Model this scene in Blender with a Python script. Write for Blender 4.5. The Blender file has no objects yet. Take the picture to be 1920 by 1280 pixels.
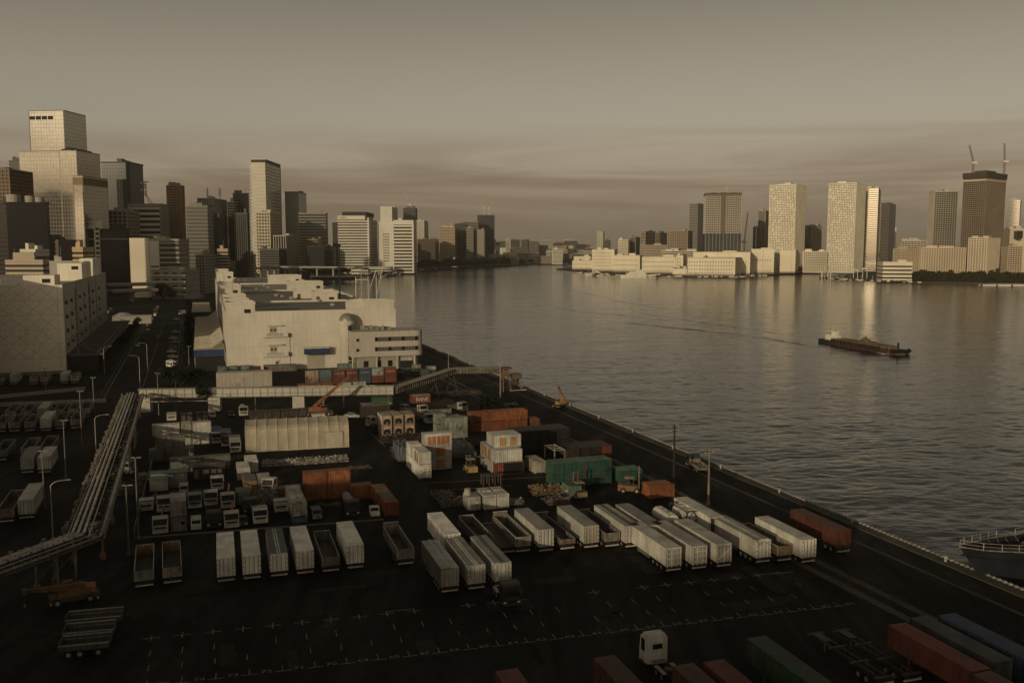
import bpy, math, random
from mathutils import Vector, Matrix

S = bpy.context.scene
COL = S.collection
rad = math.radians

# ------------------------------------------------------------------ camera, sky, sun, exposure
cam_data = bpy.data.cameras.new("camera")
cam_data.sensor_width = 36.0
cam_data.lens = 36.0 * 1700.0 / 1920.0
cam_data.clip_start = 1.0
cam_data.clip_end = 60000.0
cam = bpy.data.objects.new("camera", cam_data)
COL.objects.link(cam)
cam.location = (0.0, 0.0, 47.0)
cam.rotation_euler = (rad(90.0 - 5.844), 0.0, 0.0)
S.camera = cam

SUN_AZ = rad(-155.0)      # clockwise from the view direction (+Y)
SUN_EL = rad(9.5)
world = bpy.data.worlds.new("World")
S.world = world
world.use_nodes = True
wn, wl = world.node_tree.nodes, world.node_tree.links
for n in list(wn):
    wn.remove(n)
def wnode(t, **kw):
    n = wn.new(t)
    for k, v in kw.items():
        setattr(n, k, v)
    return n
sky = wnode("ShaderNodeTexSky", sky_type="NISHITA", sun_disc=False)
sky.sun_elevation = SUN_EL
sky.sun_rotation = SUN_AZ
sky.altitude = 0.0
sky.air_density = 1.0
sky.dust_density = 3.5
sky.ozone_density = 1.0
bw = wnode("ShaderNodeRGBToBW")
wl.new(sky.outputs[0], bw.inputs[0])
mixs = wnode("ShaderNodeMixRGB"); mixs.inputs[0].default_value = 0.86
wl.new(sky.outputs[0], mixs.inputs[1]); wl.new(bw.outputs[0], mixs.inputs[2])
tint = wnode("ShaderNodeMixRGB", blend_type="MULTIPLY"); tint.inputs[0].default_value = 1.0
tint.inputs[2].default_value = (1.0, 0.87, 0.655, 1.0)
wl.new(mixs.outputs[0], tint.inputs[1])
# a thin, even veil of high cloud, with long streaks of darker cloud low over the horizon
tc = wnode("ShaderNodeTexCoord")
sep = wnode("ShaderNodeSeparateXYZ"); wl.new(tc.outputs["Generated"], sep.inputs[0])
mp = wnode("ShaderNodeMapping"); mp.inputs["Scale"].default_value = (1.7, 1.7, 21.0)
wl.new(tc.outputs["Generated"], mp.inputs[0])
nz = wnode("ShaderNodeTexNoise"); nz.inputs["Scale"].default_value = 1.15
nz.inputs["Detail"].default_value = 9.0; nz.inputs["Roughness"].default_value = 0.58; nz.inputs["Distortion"].default_value = 0.9
wl.new(mp.outputs[0], nz.inputs["Vector"])
cr = wnode("ShaderNodeValToRGB")
cr.color_ramp.elements[0].position = 0.42; cr.color_ramp.elements[1].position = 0.62
wl.new(nz.outputs[0], cr.inputs[0])
lowr = wnode("ShaderNodeMapRange"); lowr.interpolation_type = "SMOOTHSTEP"
lowr.inputs[1].default_value = 0.15; lowr.inputs[2].default_value = 0.06
lowr.inputs[3].default_value = 0.0; lowr.inputs[4].default_value = 1.0
wl.new(sep.outputs[2], lowr.inputs[0])
low2 = wnode("ShaderNodeMapRange"); low2.interpolation_type = "SMOOTHSTEP"
low2.inputs[1].default_value = 0.0; low2.inputs[2].default_value = 0.045
low2.inputs[3].default_value = 0.35; low2.inputs[4].default_value = 1.0
wl.new(sep.outputs[2], low2.inputs[0])
cm0 = wnode("ShaderNodeMath", operation="MULTIPLY")
wl.new(lowr.outputs[0], cm0.inputs[0]); wl.new(low2.outputs[0], cm0.inputs[1])
cm = wnode("ShaderNodeMath", operation="MULTIPLY")
wl.new(cr.outputs[0], cm.inputs[0]); wl.new(cm0.outputs[0], cm.inputs[1])
cm2 = wnode("ShaderNodeMath", operation="MULTIPLY"); cm2.inputs[1].default_value = 0.80
wl.new(cm.outputs[0], cm2.inputs[0])
veil = wnode("ShaderNodeMixRGB"); veil.inputs[0].default_value = 0.45
veil.inputs[2].default_value = (2.75, 2.43, 1.90, 1.0)
wl.new(tint.outputs[0], veil.inputs[1])
cloud = wnode("ShaderNodeMixRGB")
cloud.inputs[2].default_value = (1.42, 1.12, 0.80, 1.0)
wl.new(cm2.outputs[0], cloud.inputs[0]); wl.new(veil.outputs[0], cloud.inputs[1])
bg = wnode("ShaderNodeBackground"); bg.inputs[1].default_value = 0.132
# thicker, greyer veil towards the zenith
thick = wnode("ShaderNodeMapRange"); thick.interpolation_type = "SMOOTHSTEP"
thick.inputs[1].default_value = 0.11; thick.inputs[2].default_value = 0.33
thick.inputs[3].default_value = 1.0; thick.inputs[4].default_value = 0.52
wl.new(sep.outputs[2], thick.inputs[0])
dim = wnode("ShaderNodeMixRGB", blend_type="MULTIPLY"); dim.inputs[0].default_value = 1.0
wl.new(cloud.outputs[0], dim.inputs[1]); wl.new(thick.outputs[0], dim.inputs[2])
warm = wnode("ShaderNodeMixRGB", blend_type="MULTIPLY"); warm.inputs[2].default_value = (1.02, 0.93, 0.86, 1.0)
wl.new(lowr.outputs[0], warm.inputs[0]); wl.new(dim.outputs[0], warm.inputs[1])
wl.new(warm.outputs[0], bg.inputs[0])
wo = wnode("ShaderNodeOutputWorld"); wl.new(bg.outputs[0], wo.inputs[0])

sun_data = bpy.data.lights.new("sun", "SUN")
sun_data.energy = 2.2
sun_data.angle = rad(0.55)
sun_data.color = (1.0, 0.83, 0.57)
sun = bpy.data.objects.new("sun", sun_data)
COL.objects.link(sun)
sd = Vector((math.sin(SUN_AZ) * math.cos(SUN_EL), math.cos(SUN_AZ) * math.cos(SUN_EL), math.sin(SUN_EL)))
sun.rotation_euler = sd.to_track_quat("Z", "Y").to_euler()
sun.location = (-200, -150, 200)

vs = S.view_settings
vs.view_transform = "Standard"
vs.look = "None"
vs.exposure = 0.0
vs.gamma = 1.0
S.render.film_transparent = False
S.cycles.max_bounces = 6
S.cycles.diffuse_bounces = 2
S.cycles.glossy_bounces = 4
S.cycles.transmission_bounces = 2
S.cycles.volume_bounces = 0
S.cycles.sample_clamp_indirect = 6.0
S.cycles.use_denoising = True

# ------------------------------------------------------------------ axes of the wharf: u runs along the quay away from the bridge, v towards the water
ANG = math.atan(604.0 / 1700.0)
CA, SA = math.cos(ANG), math.sin(ANG)
def wx(u, v):
    return (-SA * u + CA * v, CA * u + SA * v)

# ------------------------------------------------------------------ materials
MATS = {}
def new_mat(name):
    m = bpy.data.materials.new(name)
    m.use_nodes = True
    nt = m.node_tree
    b = nt.nodes["Principled BSDF"]
    MATS[name] = m
    return m, nt.nodes, nt.links, b

def pos_noise(N, L, scale, detail=4.0, stretch=(1, 1, 1), rough=0.55):
    g = N.new("ShaderNodeNewGeometry")
    mpn = N.new("ShaderNodeMapping"); mpn.inputs["Scale"].default_value = stretch
    L.new(g.outputs["Position"], mpn.inputs[0])
    n = N.new("ShaderNodeTexNoise"); n.inputs["Scale"].default_value = scale
    n.inputs["Detail"].default_value = detail; n.inputs["Roughness"].default_value = rough
    L.new(mpn.outputs[0], n.inputs["Vector"])
    return n

def ramp(N, L, src, stops):
    r = N.new("ShaderNodeValToRGB")
    e = r.color_ramp.elements
    while len(e) < len(stops):
        e.new(0.5)
    for q, (p, c) in zip(e, stops):
        q.position = p
        q.color = (c, c, c, 1) if isinstance(c, (int, float)) else tuple(c) + (1,)
    L.new(src, r.inputs[0])
    return r

def mul(N, L, a, b, fac=1.0):
    m = N.new("ShaderNodeMixRGB"); m.blend_type = "MULTIPLY"; m.inputs[0].default_value = fac
    L.new(a, m.inputs[1]); L.new(b, m.inputs[2])
    return m

def obj_paint(name, rough=0.6, dirt=0.5, rust=0.0, scale=0.35, metallic=0.0, streak=True, spec=0.35):
    """paint or cladding in the colour of its object, with dirt, rain streaks and rust"""
    m, N, L, b = new_mat(name)
    oi = N.new("ShaderNodeObjectInfo")
    n1 = pos_noise(N, L, scale, 5.0)
    r1 = ramp(N, L, n1.outputs[0], [(0.30, 1.0 - dirt), (0.62, 1.0)])
    out = mul(N, L, oi.outputs["Color"], r1.outputs[0])
    if streak:
        n2 = pos_noise(N, L, 1.0, 3.0, (3.2, 3.2, 0.16))
        r2 = ramp(N, L, n2.outputs[0], [(0.34, 1.0 - dirt * 0.7), (0.56, 1.0)])
        out = mul(N, L, out.outputs[0], r2.outputs[0])
    if rust > 0:
        n3 = pos_noise(N, L, 1.4, 8.0, (1, 1, 0.45), 0.68)
        r3 = ramp(N, L, n3.outputs[0], [(0.63 - 0.16 * rust, 0.0), (0.70 - 0.10 * rust, 0.9)])
        mx = N.new("ShaderNodeMixRGB"); mx.inputs[2].default_value = (0.085, 0.035, 0.016, 1)
        L.new(r3.outputs[0], mx.inputs[0]); L.new(out.outputs[0], mx.inputs[1])
        out = mx
    L.new(out.outputs[0], b.inputs["Base Color"])
    b.inputs["Roughness"].default_value = rough
    b.inputs["Metallic"].default_value = metallic
    b.inputs["Specular IOR Level"].default_value = spec
    return m

obj_paint("paint", 0.55, 0.42, 0.0)
obj_paint("rusty", 0.62, 0.5, 0.75)
obj_paint("wall", 0.85, 0.20, 0.0, 0.06, streak=True, spec=0.2)
obj_paint("far_wall", 0.8, 0.16, 0.0, 0.03, streak=False, spec=0.25)
obj_paint("dull_metal", 0.45, 0.4, 0.2, metallic=0.35)
obj_paint("tarp", 0.5, 0.22, 0.0, 0.5, streak=True)
obj_paint("leaf", 0.75, 0.55, 0.0, 0.8, streak=False, spec=0.15)
obj_paint("rubber", 0.85, 0.3, 0.0, streak=False, spec=0.15)
obj_paint("ground_paint", 0.8, 0.75, 0.0, 1.7, streak=False, spec=0.1)

def glass_mat(name, rough, metallic, spec):
    m, N, L, b = new_mat(name)
    oi = N.new("ShaderNodeObjectInfo")
    n1 = pos_noise(N, L, 0.22, 2.0, (1, 1, 1.6))
    r1 = ramp(N, L, n1.outputs[0], [(0.35, 0.86), (0.65, 1.0)])
    out = mul(N, L, oi.outputs["Color"], r1.outputs[0])
    L.new(out.outputs[0], b.inputs["Base Color"])
    b.inputs["Roughness"].default_value = rough
    b.inputs["Metallic"].default_value = metallic
    b.inputs["Specular IOR Level"].default_value = spec
    return m
glass_mat("glass", 0.16, 0.0, 0.12)
glass_mat("auto_glass", 0.08, 0.0, 0.14)
glass_mat("pale_glass", 0.17, 0.0, 0.55)
glass_mat("mirror_glass", 0.10, 0.92, 0.5)
glass_mat("tower_glass", 0.07, 0.85, 0.5)
glass_mat("sun_glass", 0.055, 0.95, 0.5)

# asphalt: worn, patched, oil-stained
m, N, L, b = new_mat("asphalt")
n1 = pos_noise(N, L, 0.05, 6.0)
r1 = ramp(N, L, n1.outputs[0], [(0.3, (0.008, 0.0071, 0.0059)), (0.5, (0.0165, 0.0148, 0.0122)), (0.72, (0.034, 0.0305, 0.0255))])
n2 = pos_noise(N, L, 0.9, 8.0, (1, 1, 1), 0.7)
r2 = ramp(N, L, n2.outputs[0], [(0.36, 0.55), (0.55, 1.0)])
o = mul(N, L, r1.outputs[0], r2.outputs[0])
g = N.new("ShaderNodeNewGeometry"); mpp = N.new("ShaderNodeMapping")
mpp.inputs["Rotation"].default_value = (0, 0, -ANG); mpp.inputs["Scale"].default_value = (0.21, 0.055, 1)
L.new(g.outputs["Position"], mpp.inputs[0])
br = N.new("ShaderNodeTexVoronoi"); br.distance = "CHEBYCHEV"; br.inputs["Scale"].default_value = 1.0
L.new(mpp.outputs[0], br.inputs["Vector"])
r3 = ramp(N, L, br.outputs["Color"], [(0.1, 0.62), (0.9, 1.2)])
o2 = mul(N, L, o.outputs[0], r3.outputs[0])
# long wheel tracks
n4 = pos_noise(N, L, 1.0, 3.0)
n4m = [n for n in N if n.type == "MAPPING"][-1]
n4m.inputs["Rotation"].default_value = (0, 0, -ANG); n4m.inputs["Scale"].default_value = (0.42, 0.022, 1)
r4 = ramp(N, L, n4.outputs[0], [(0.36, 0.5), (0.6, 1.12)])
o3 = mul(N, L, o2.outputs[0], r4.outputs[0])
L.new(o3.outputs[0], b.inputs["Base Color"])
b.inputs["Roughness"].default_value = 0.82
b.inputs["Specular IOR Level"].default_value = 0.10
bm_ = N.new("ShaderNodeBump"); bm_.inputs["Strength"].default_value = 0.25; bm_.inputs["Distance"].default_value = 0.03
L.new(n2.outputs[0], bm_.inputs["Height"]); L.new(bm_.outputs[0], b.inputs["Normal"])

def flat_stone(name, c0, c1, scale):
    m, N, L, b = new_mat(name)
    n1 = pos_noise(N, L, scale, 6.0)
    r1 = ramp(N, L, n1.outputs[0], [(0.32, c0), (0.66, c1)])
    n2 = pos_noise(N, L, scale * 9, 5.0)
    r2 = ramp(N, L, n2.outputs[0], [(0.3, 0.7), (0.6, 1.0)])
    o = mul(N, L, r1.outputs[0], r2.outputs[0])
    L.new(o.outputs[0], b.inputs["Base Color"]); b.inputs["Roughness"].default_value = 0.85
    b.inputs["Specular IOR Level"].default_value = 0.2
flat_stone("concrete", (0.036, 0.032, 0.026), (0.085, 0.076, 0.060), 0.12)
flat_stone("soil", (0.022, 0.020, 0.014), (0.05, 0.044, 0.032), 0.06)
flat_stone("far_ground", (0.03, 0.028, 0.02), (0.07, 0.062, 0.048), 0.01)
flat_stone("sand", (0.10, 0.066, 0.034), (0.17, 0.12, 0.065), 0.5)

# water: wind ripples and longer swell, finer and choppier near the quay
m, N, L, b = new_mat("water")
b.inputs["Base Color"].default_value = (0.011, 0.012, 0.0095, 1)
b.inputs["Roughness"].default_value = 0.10
b.inputs["IOR"].default_value = 1.333
def wave_noise(scale, stretch, rot, detail, rough=0.55):
    n = pos_noise(N, L, scale, detail, stretch, rough)
    [q for q in N if q.type == "MAPPING"][-1].inputs["Rotation"].default_value = (0, 0, rad(rot))
    return n
wa = wave_noise(0.34, (0.5, 1.2, 1), 14, 3.0, 0.5)
wb = wave_noise(0.075, (0.45, 1.3, 1), -6, 3.0)
wc = wave_noise(0.012, (0.5, 1.4, 1), 8, 4.0)
add1 = N.new("ShaderNodeMath"); add1.operation = "MULTIPLY_ADD"; add1.inputs[1].default_value = 1.9
L.new(wb.outputs[0], add1.inputs[0])
# calm slicks: patches where the ripple is weaker
sl = ramp(N, L, wc.outputs[0], [(0.38, 0.45), (0.62, 1.0)])
rip = N.new("ShaderNodeMath"); rip.operation = "MULTIPLY"
L.new(wa.outputs[0], rip.inputs[0]); L.new(sl.outputs[0], rip.inputs[1])
L.new(rip.outputs[0], add1.inputs[2])
bp = N.new("ShaderNodeBump"); bp.inputs["Strength"].default_value = 1.0; bp.inputs["Distance"].default_value = 0.50
L.new(add1.outputs[0], bp.inputs["Height"]); L.new(bp.outputs[0], b.inputs["Normal"])

# the same water for the modelled waves: only the finest ripple is left to the material
m, N, L, b = new_mat("near_water")
b.inputs["Base Color"].default_value = (0.011, 0.012, 0.0095, 1); b.inputs["Roughness"].default_value = 0.08; b.inputs["IOR"].default_value = 1.333
wa2 = wave_noise(1.1, (0.6, 1.2, 1), 20, 2.0, 0.5)
bp2 = N.new("ShaderNodeBump"); bp2.inputs["Strength"].default_value = 1.0; bp2.inputs["Distance"].default_value = 0.09
L.new(wa2.outputs[0], bp2.inputs["Height"]); L.new(bp2.outputs[0], b.inputs["Normal"])

# foam
m, N, L, b = new_mat("foam")
b.inputs["Base Color"].default_value = (0.6, 0.58, 0.5, 1); b.inputs["Roughness"].default_value = 0.8

# ------------------------------------------------------------------ mesh helpers
class MB:
    """collects boxes, tubes and faces and links them as one mesh"""
    def __init__(self):
        self.v, self.f = [], []
    def face(self, pts):
        n = len(self.v); self.v += [tuple(p) for p in pts]; self.f.append(tuple(range(n, n + len(pts))))
    def box(self, x0, x1, y0, y1, z0, z1):
        n = len(self.v)
        self.v += [(x0, y0, z0), (x1, y0, z0), (x1, y1, z0), (x0, y1, z0), (x0, y0, z1), (x1, y0, z1), (x1, y1, z1), (x0, y1, z1)]
        self.f += [(n, n+3, n+2, n+1), (n+4, n+5, n+6, n+7), (n, n+1, n+5, n+4), (n+1, n+2, n+6, n+5), (n+2, n+3, n+7, n+6), (n+3, n, n+4, n+7)]
    def prism(self, poly, z0, z1):
        """upright prism over a counter-clockwise outline"""
        n = len(self.v); k = len(poly)
        self.v += [(x, y, z0) for x, y in poly] + [(x, y, z1) for x, y in poly]
        self.f.append(tuple(range(n + k - 1, n - 1, -1))); self.f.append(tuple(range(n + k, n + 2 * k)))
        for i in range(k):
            j = (i + 1) % k
            self.f.append((n + i, n + j, n + k + j, n + k + i))
    def profile(self, poly, x0, x1):
        """outline in y,z pushed along x"""
        n = len(self.v); k = len(poly)
        self.v += [(x0, y, z) for y, z in poly] + [(x1, y, z) for y, z in poly]
        self.f.append(tuple(range(n + k - 1, n - 1, -1))); self.f.append(tuple(range(n + k, n + 2 * k)))
        for i in range(k):
            j = (i + 1) % k
            self.f.append((n + i, n + j, n + k + j, n + k + i))
    def tube(self, p0, p1, r0, r1=None, n=8):
        r1 = r0 if r1 is None else r1
        p0, p1 = Vector(p0), Vector(p1)
        q = (p1 - p0).to_track_quat("Z", "Y")
        s = len(self.v)
        for p, r in ((p0, r0), (p1, r1)):
            for i in range(n):
                a = 2 * math.pi * i / n
                self.v.append(tuple(p + q @ Vector((r * math.cos(a), r * math.sin(a), 0))))
        for i in range(n):
            j = (i + 1) % n
            self.f.append((s + i, s + j, s + n + j, s + n + i))
        self.f.append(tuple(range(s + n - 1, s - 1, -1))); self.f.append(tuple(range(s + n, s + 2 * n)))
    def path(self, pts, r, n=8):
        for a, b_ in zip(pts, pts[1:]):
            self.tube(a, b_, r, None, n)
    def mesh(self, name, mat):
        me = bpy.data.meshes.new(name)
        me.from_pydata(self.v, [], self.f)
        me.materials.append(MATS[mat])
        me.update()
        return me

CACHE = {}
def cached(key, mat, fn):
    k = (key, mat)
    if k not in CACHE:
        mb = MB(); fn(mb)
        CACHE[k] = mb.mesh(str(key if isinstance(key, str) else key[0]), mat)
    return CACHE[k]

def rgba(c):
    return (c[0], c[1], c[2], 1.0)

def put(name, mesh, par=None, loc=(0, 0, 0), rot=(0, 0, 0), scale=(1, 1, 1), col=(0.5, 0.5, 0.5), kind=None):
    o = bpy.data.objects.new(name, mesh)
    COL.objects.link(o)
    o.location = loc
    o.rotation_euler = rot
    o.scale = scale
    o.color = rgba(col)
    if par is not None:
        o.parent = par
    if kind:
        o["kind"] = kind
    return o

def thing(name, label, cat, u=None, v=None, z=0.0, rot=0.0, group=None, xy=None):
    """an Empty at the base of a thing; rot in degrees, on top of the wharf's own direction (or of the world's for xy)"""
    o = bpy.data.objects.new(name, None)
    COL.objects.link(o)
    if xy is None:
        x, y = wx(u, v); r = ANG
    else:
        x, y = xy; r = 0.0
    o.location = (x, y, z)
    o.rotation_euler = (0, 0, r + rad(rot))
    o.empty_display_size = 0.2
    tag(o, label, cat, group)
    return o

def tag(o, label=None, cat=None, group=None, kind=None):
    if label: o["label"] = label
    if cat: o["category"] = cat
    if group: o["group"] = group
    if kind: o["kind"] = kind
    return o

def box(par, name, x0, x1, y0, y1, z0, z1, col, mat="paint", rot=(0, 0, 0), kind=None):
    me = cached("cube", mat, lambda mb: mb.box(-.5, .5, -.5, .5, -.5, .5))
    return put(name, me, par, ((x0 + x1) / 2, (y0 + y1) / 2, (z0 + z1) / 2), rot, (x1 - x0, y1 - y0, z1 - z0), col, kind)

def cyl(par, name, p0, p1, r, col, mat="paint", n=10):
    me = cached(("cylinder", n), mat, lambda mb: mb.tube((0, 0, 0), (0, 0, 1), 1.0, None, n))
    p0, p1 = Vector(p0), Vector(p1)
    d = p1 - p0
    o = put(name, me, par, p0, (0, 0, 0), (r, r, d.length), col)
    o.rotation_euler = d.to_track_quat("Z", "Y").to_euler()
    return o

def sub(par, name, x0, x1, y0, y1, z0, z1, col, mat="paint"):
    """a box that belongs to a scaled box part: placed in the frame of the part's own thing"""
    me = cached("cube", mat, lambda mb: mb.box(-.5, .5, -.5, .5, -.5, .5))
    o = put(name, me, par, (0, 0, 0), (0, 0, 0), (1, 1, 1), col)
    m_thing = Matrix.Translation(((x0 + x1) / 2, (y0 + y1) / 2, (z0 + z1) / 2)) @ Matrix.Diagonal((x1 - x0, y1 - y0, z1 - z0, 1))
    mp_ = Matrix.LocRotScale(par.location, par.rotation_euler, par.scale)
    o.matrix_local = mp_.inverted() @ m_thing
    return o

def made(name, mat, fn, par=None, loc=(0, 0, 0), rot=(0, 0, 0), col=(0.5, 0.5, 0.5), kind=None, key=None, scale=(1, 1, 1)):
    if key is None:
        mb = MB(); fn(mb); me = mb.mesh(name, mat)
    else:
        me = cached(key, mat, fn)
    return put(name, me, par, loc, rot, scale, col, kind)

WHITE = (0.62, 0.59, 0.52)
OFFWHITE = (0.52, 0.48, 0.40)
GREY = (0.24, 0.225, 0.195)
DARK = (0.035, 0.032, 0.028)
BLACK = (0.014, 0.013, 0.012)
def text_mesh(body, size=1.0, extrude=.01, align="LEFT"):
    """lettering as a real mesh"""
    k = ("text", body, size, extrude, align)
    if k not in CACHE:
        fc = bpy.data.curves.new("lettering", "FONT"); fc.body = body; fc.size = size; fc.extrude = extrude; fc.align_x = align; fc.resolution_u = 2
        tmp = bpy.data.objects.new("lettering_tmp", fc); COL.objects.link(tmp)
        dg = bpy.context.evaluated_depsgraph_get()
        CACHE[k] = bpy.data.meshes.new_from_object(tmp.evaluated_get(dg))
        bpy.data.objects.remove(tmp); bpy.data.curves.remove(fc)
    return CACHE[k]
def text(body, mat, par, loc, rot, size, scale=(1, 1, 1), col=(.5, .5, .5), name="lettering", extrude=.01, align="LEFT"):
    me = text_mesh(body, size, extrude, align)
    if not me.materials: me.materials.append(MATS[mat])
    return put(name, me, par, loc, rot, scale, col, "stuff")
for body_, size_, ex_, al_ in [(str(k), 1.15, .003, "CENTER") for k in range(50, 77)] + [("NACX", 1.9, .05, "LEFT"), ("IIIIIIIIIII", 3.2, .1, "LEFT"), ("BANE", 1.55, .01, "LEFT")]:
    text_mesh(body_, size_, ex_, al_)
ORD = ["first", "second", "third", "fourth", "fifth", "sixth", "seventh", "eighth", "ninth", "tenth", "eleventh", "twelfth", "thirteenth", "fourteenth", "fifteenth"]

# ------------------------------------------------------------------ the setting: water, wharf, far shores, roads
ZW = -3.2
made("water", "water", lambda mb: mb.face([(-6000, -800, ZW), (9000, -800, ZW), (9000, 30000, ZW), (-6000, 30000, ZW)]), kind="structure")

# the near reach of the river as real waves, finer towards the quay, dying out into the flat far water
def wave_patch(mb):
    from mathutils import noise
    rows = []; y = 112.0
    while y < 1750:
        rows.append(y); y += max(0.62, y * 0.0034)
    M = 300
    c14, s14 = math.cos(rad(12)), math.sin(rad(12)); c2, s2 = math.cos(rad(-9)), math.sin(rad(-9))
    for y in rows:
        xa = (106.4 - SA * y) / CA; xb = max(y * 0.66, xa + 12)
        k = 1.0 if y < 420 else max(0.0, 1 - (y - 420) / 1340.0) ** 1.3
        for j in range(M + 1):
            x = xa + (xb - xa) * j / M
            p, q = x * c14 + y * s14, y * c14 - x * s14
            p2, q2 = x * c2 + y * s2, y * c2 - x * s2
            n1 = noise.noise((p * 0.15, q * 0.34, 0.0)); n2 = noise.noise((p2 * 0.30, q2 * 0.62, 7.3)); n3 = noise.noise((p * 0.035, q * 0.085, 3.1))
            g_ = 0.55 + 0.9 * (0.5 + 0.5 * noise.noise((x * 0.012, y * 0.02, 11.0)))
            n1 = 1 - 2 * abs(n1) if n1 > 0 else 1 + 2 * n1 * .6      # sharper crests
            h = g_ * (0.16 * n1 + 0.075 * n2) + 0.22 * n3
            mb.v.append((x, y, ZW + 0.03 + k * (0.62 + h)))
    w = M + 1
    for i in range(len(rows) - 1):
        b_ = i * w
        for j in range(M): mb.f.append((b_ + j, b_ + j + 1, b_ + j + 1 + w, b_ + j + w))
wp = made("water_waves", "near_water", wave_patch, kind="structure")
wp.data.polygons.foreach_set("use_smooth", [True] * len(wp.data.polygons))

def land(name, pts, z, mat, zb=ZW - 1.5):
    return made(name, mat, lambda mb: mb.prism(pts, zb, z), kind="structure")

QV = 106.7
# the wharf on the near side: straight quay, then the canal mouth beyond the long warehouse, then the far left bank
wharf = land("wharf_ground", [(-2500, -300), wx(-300, QV), wx(905, QV), wx(905, -40), (-405.35, 1408.53), (-900, 1750), (-2500, 1750)], 0.0, "asphalt")
left_bank = land("left_bank_ground", [(-5200, 1500), (-900, 1500), (-401.83, 1591.79), (-300.83, 1653.21), (-230.96, 1653.21), (-217.38, 1890.12), (-156.70, 2264.18), (-15.29, 2608.01), (90.48, 2968.45), (249.09, 3664.40), (1100, 5200), (5000, 6000), (5000, 26000), (-5200, 26000)], -0.4, "far_ground")
spit = land("right_bank_ground", [(106.03, 2178.00), (164.55, 1869.51), (205.77, 1669.31), (387.18, 1562.75), (470.33, 1669.31), (720.89, 2048.05), (916.29, 2264.18), (1900, 3600), (500, 3600)], -0.6, "far_ground")
island = land("island_ground", [(523.72, 1548.63), (525.47, 1420.22), (601.67, 1321.54), (671.57, 1291.61), (753.28, 1244.63), (2600, 1400), (2600, 2800), (900, 2600), (679.70, 1754.74)], -0.8, "far_ground")

# quay: concrete cap along the edge and the two crane-rail strips
def strip(name, u0, u1, v0, v1, z, mat, col=(.5, .5, .5), par=None):
    def fn(mb):
        mb.prism([wx(u0, v0), wx(u0, v1), wx(u1, v1), wx(u1, v0)], -0.3, z)
    return made(name, mat, fn, par, col=col, kind=None if par else "structure")
strip("quay_cap", -300, 905.01, QV - 1.9, QV + 0.25, 0.16, "concrete")
strip("quay_rail_strip", 20, 560, 99.6, 100.3, 0.006, "concrete")
strip("rail_strip", 20, 620, 84.3, 85.7, 0.008, "concrete")
strip("rail_strip", 20, 620, 87.4, 88.7, 0.008, "concrete")
strip("yard_slab", 236, 330, 66.0, 76.0, 0.006, "soil")

# fender blocks that stud the quay edge
def fend(mb):
    for i in range(470):
        u = 60 + i * 0.95
        if (i // 13) % 4 == 3 and u > 260: continue
        a = wx(u, QV + 0.05); b_ = wx(u + 0.42, QV + 0.5)
        mb.box(min(a[0], b_[0]) - .1, max(a[0], b_[0]) + .1, min(a[1], b_[1]), max(a[1], b_[1]), 0.10, 0.42)
tag(made("fender_studs", "paint", fend, col=(0.26, 0.24, 0.20)), "pale studs lining the water edge of the quay", "fender", kind="stuff")

# ---- road between the two warehouses
strip("road", 286, 905, -28.0, -4.5, 0.006, "asphalt")
strip("kerb", 300, 640, -28.4, -28.0, 0.13, "concrete")
strip("kerb", 300, 640, -4.5, -4.1, 0.13, "concrete")
strip("road", 640, 668, -60, -28.0, 0.006, "asphalt")
PAINT = (0.25, 0.235, 0.20)
road_lines = made("lane_line", "ground_paint", lambda mb: [mb.prism([wx(u, -16.3), wx(u, -16.05), wx(u + 9, -16.05), wx(u + 9, -16.3)], 0, 0.012) for u in range(300, 640, 11)], col=PAINT, kind="stuff")
road_lines["kind"] = "structure"
strip("lane_edge_line", 300, 636, -26.9, -26.6, 0.012, "ground_paint", PAINT)
strip("lane_edge_line", 300, 636, -5.9, -5.6, 0.012, "ground_paint", PAINT)

# ---- painted bay marks and numbers of the trailer park, drawn on the asphalt
def mark(name, u, v, du, dv, z=0.008, rot=-4.6):
    x, y = wx(u, v)
    me = cached("cube", "ground_paint", lambda mb: mb.box(-.5, .5, -.5, .5, -.5, .5))
    o = put(name, me, wharf, (x, y, z - 0.02), (0, 0, ANG + rad(rot)), (dv, du, 0.04), PAINT)
    return o
bay0 = Vector((100.98, -0.50)); bay1 = Vector((94.74, 77.83))
st = (bay1 - bay0) / 22.0
for i in range(-1, 24):
    p = bay0 + st * i
    text(str(74 - i), "ground_paint", wharf, (*wx(p.x, p.y), 0.010), (0, 0, ANG - rad(4.6)), 1.15, (1.15, 0.85, 1), (0.25, 0.235, 0.20), "bay_number", .003, "CENTER")
    q = p - st * 0.5
    mark("bay_line", q.x, q.y, 0.11, 1.75); mark("bay_line", q.x + 0.75, q.y, 1.4, 0.10, 0.011)
    if i % 5 != 3:
        mark("bay_dash", q.x + 4.6, q.y, 1.5, 0.11)
    if i % 4 != 2:
        mark("bay_dash", q.x + 8.6, q.y + 0.02, 1.7, 0.11)
    if i not in (9, 13, 14, 16):
        mark("bay_cross", q.x + 13.0, q.y, 0.13, 1.9); mark("bay_cross", q.x + 13.0, q.y, 1.7, 0.15, 0.011)
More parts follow.
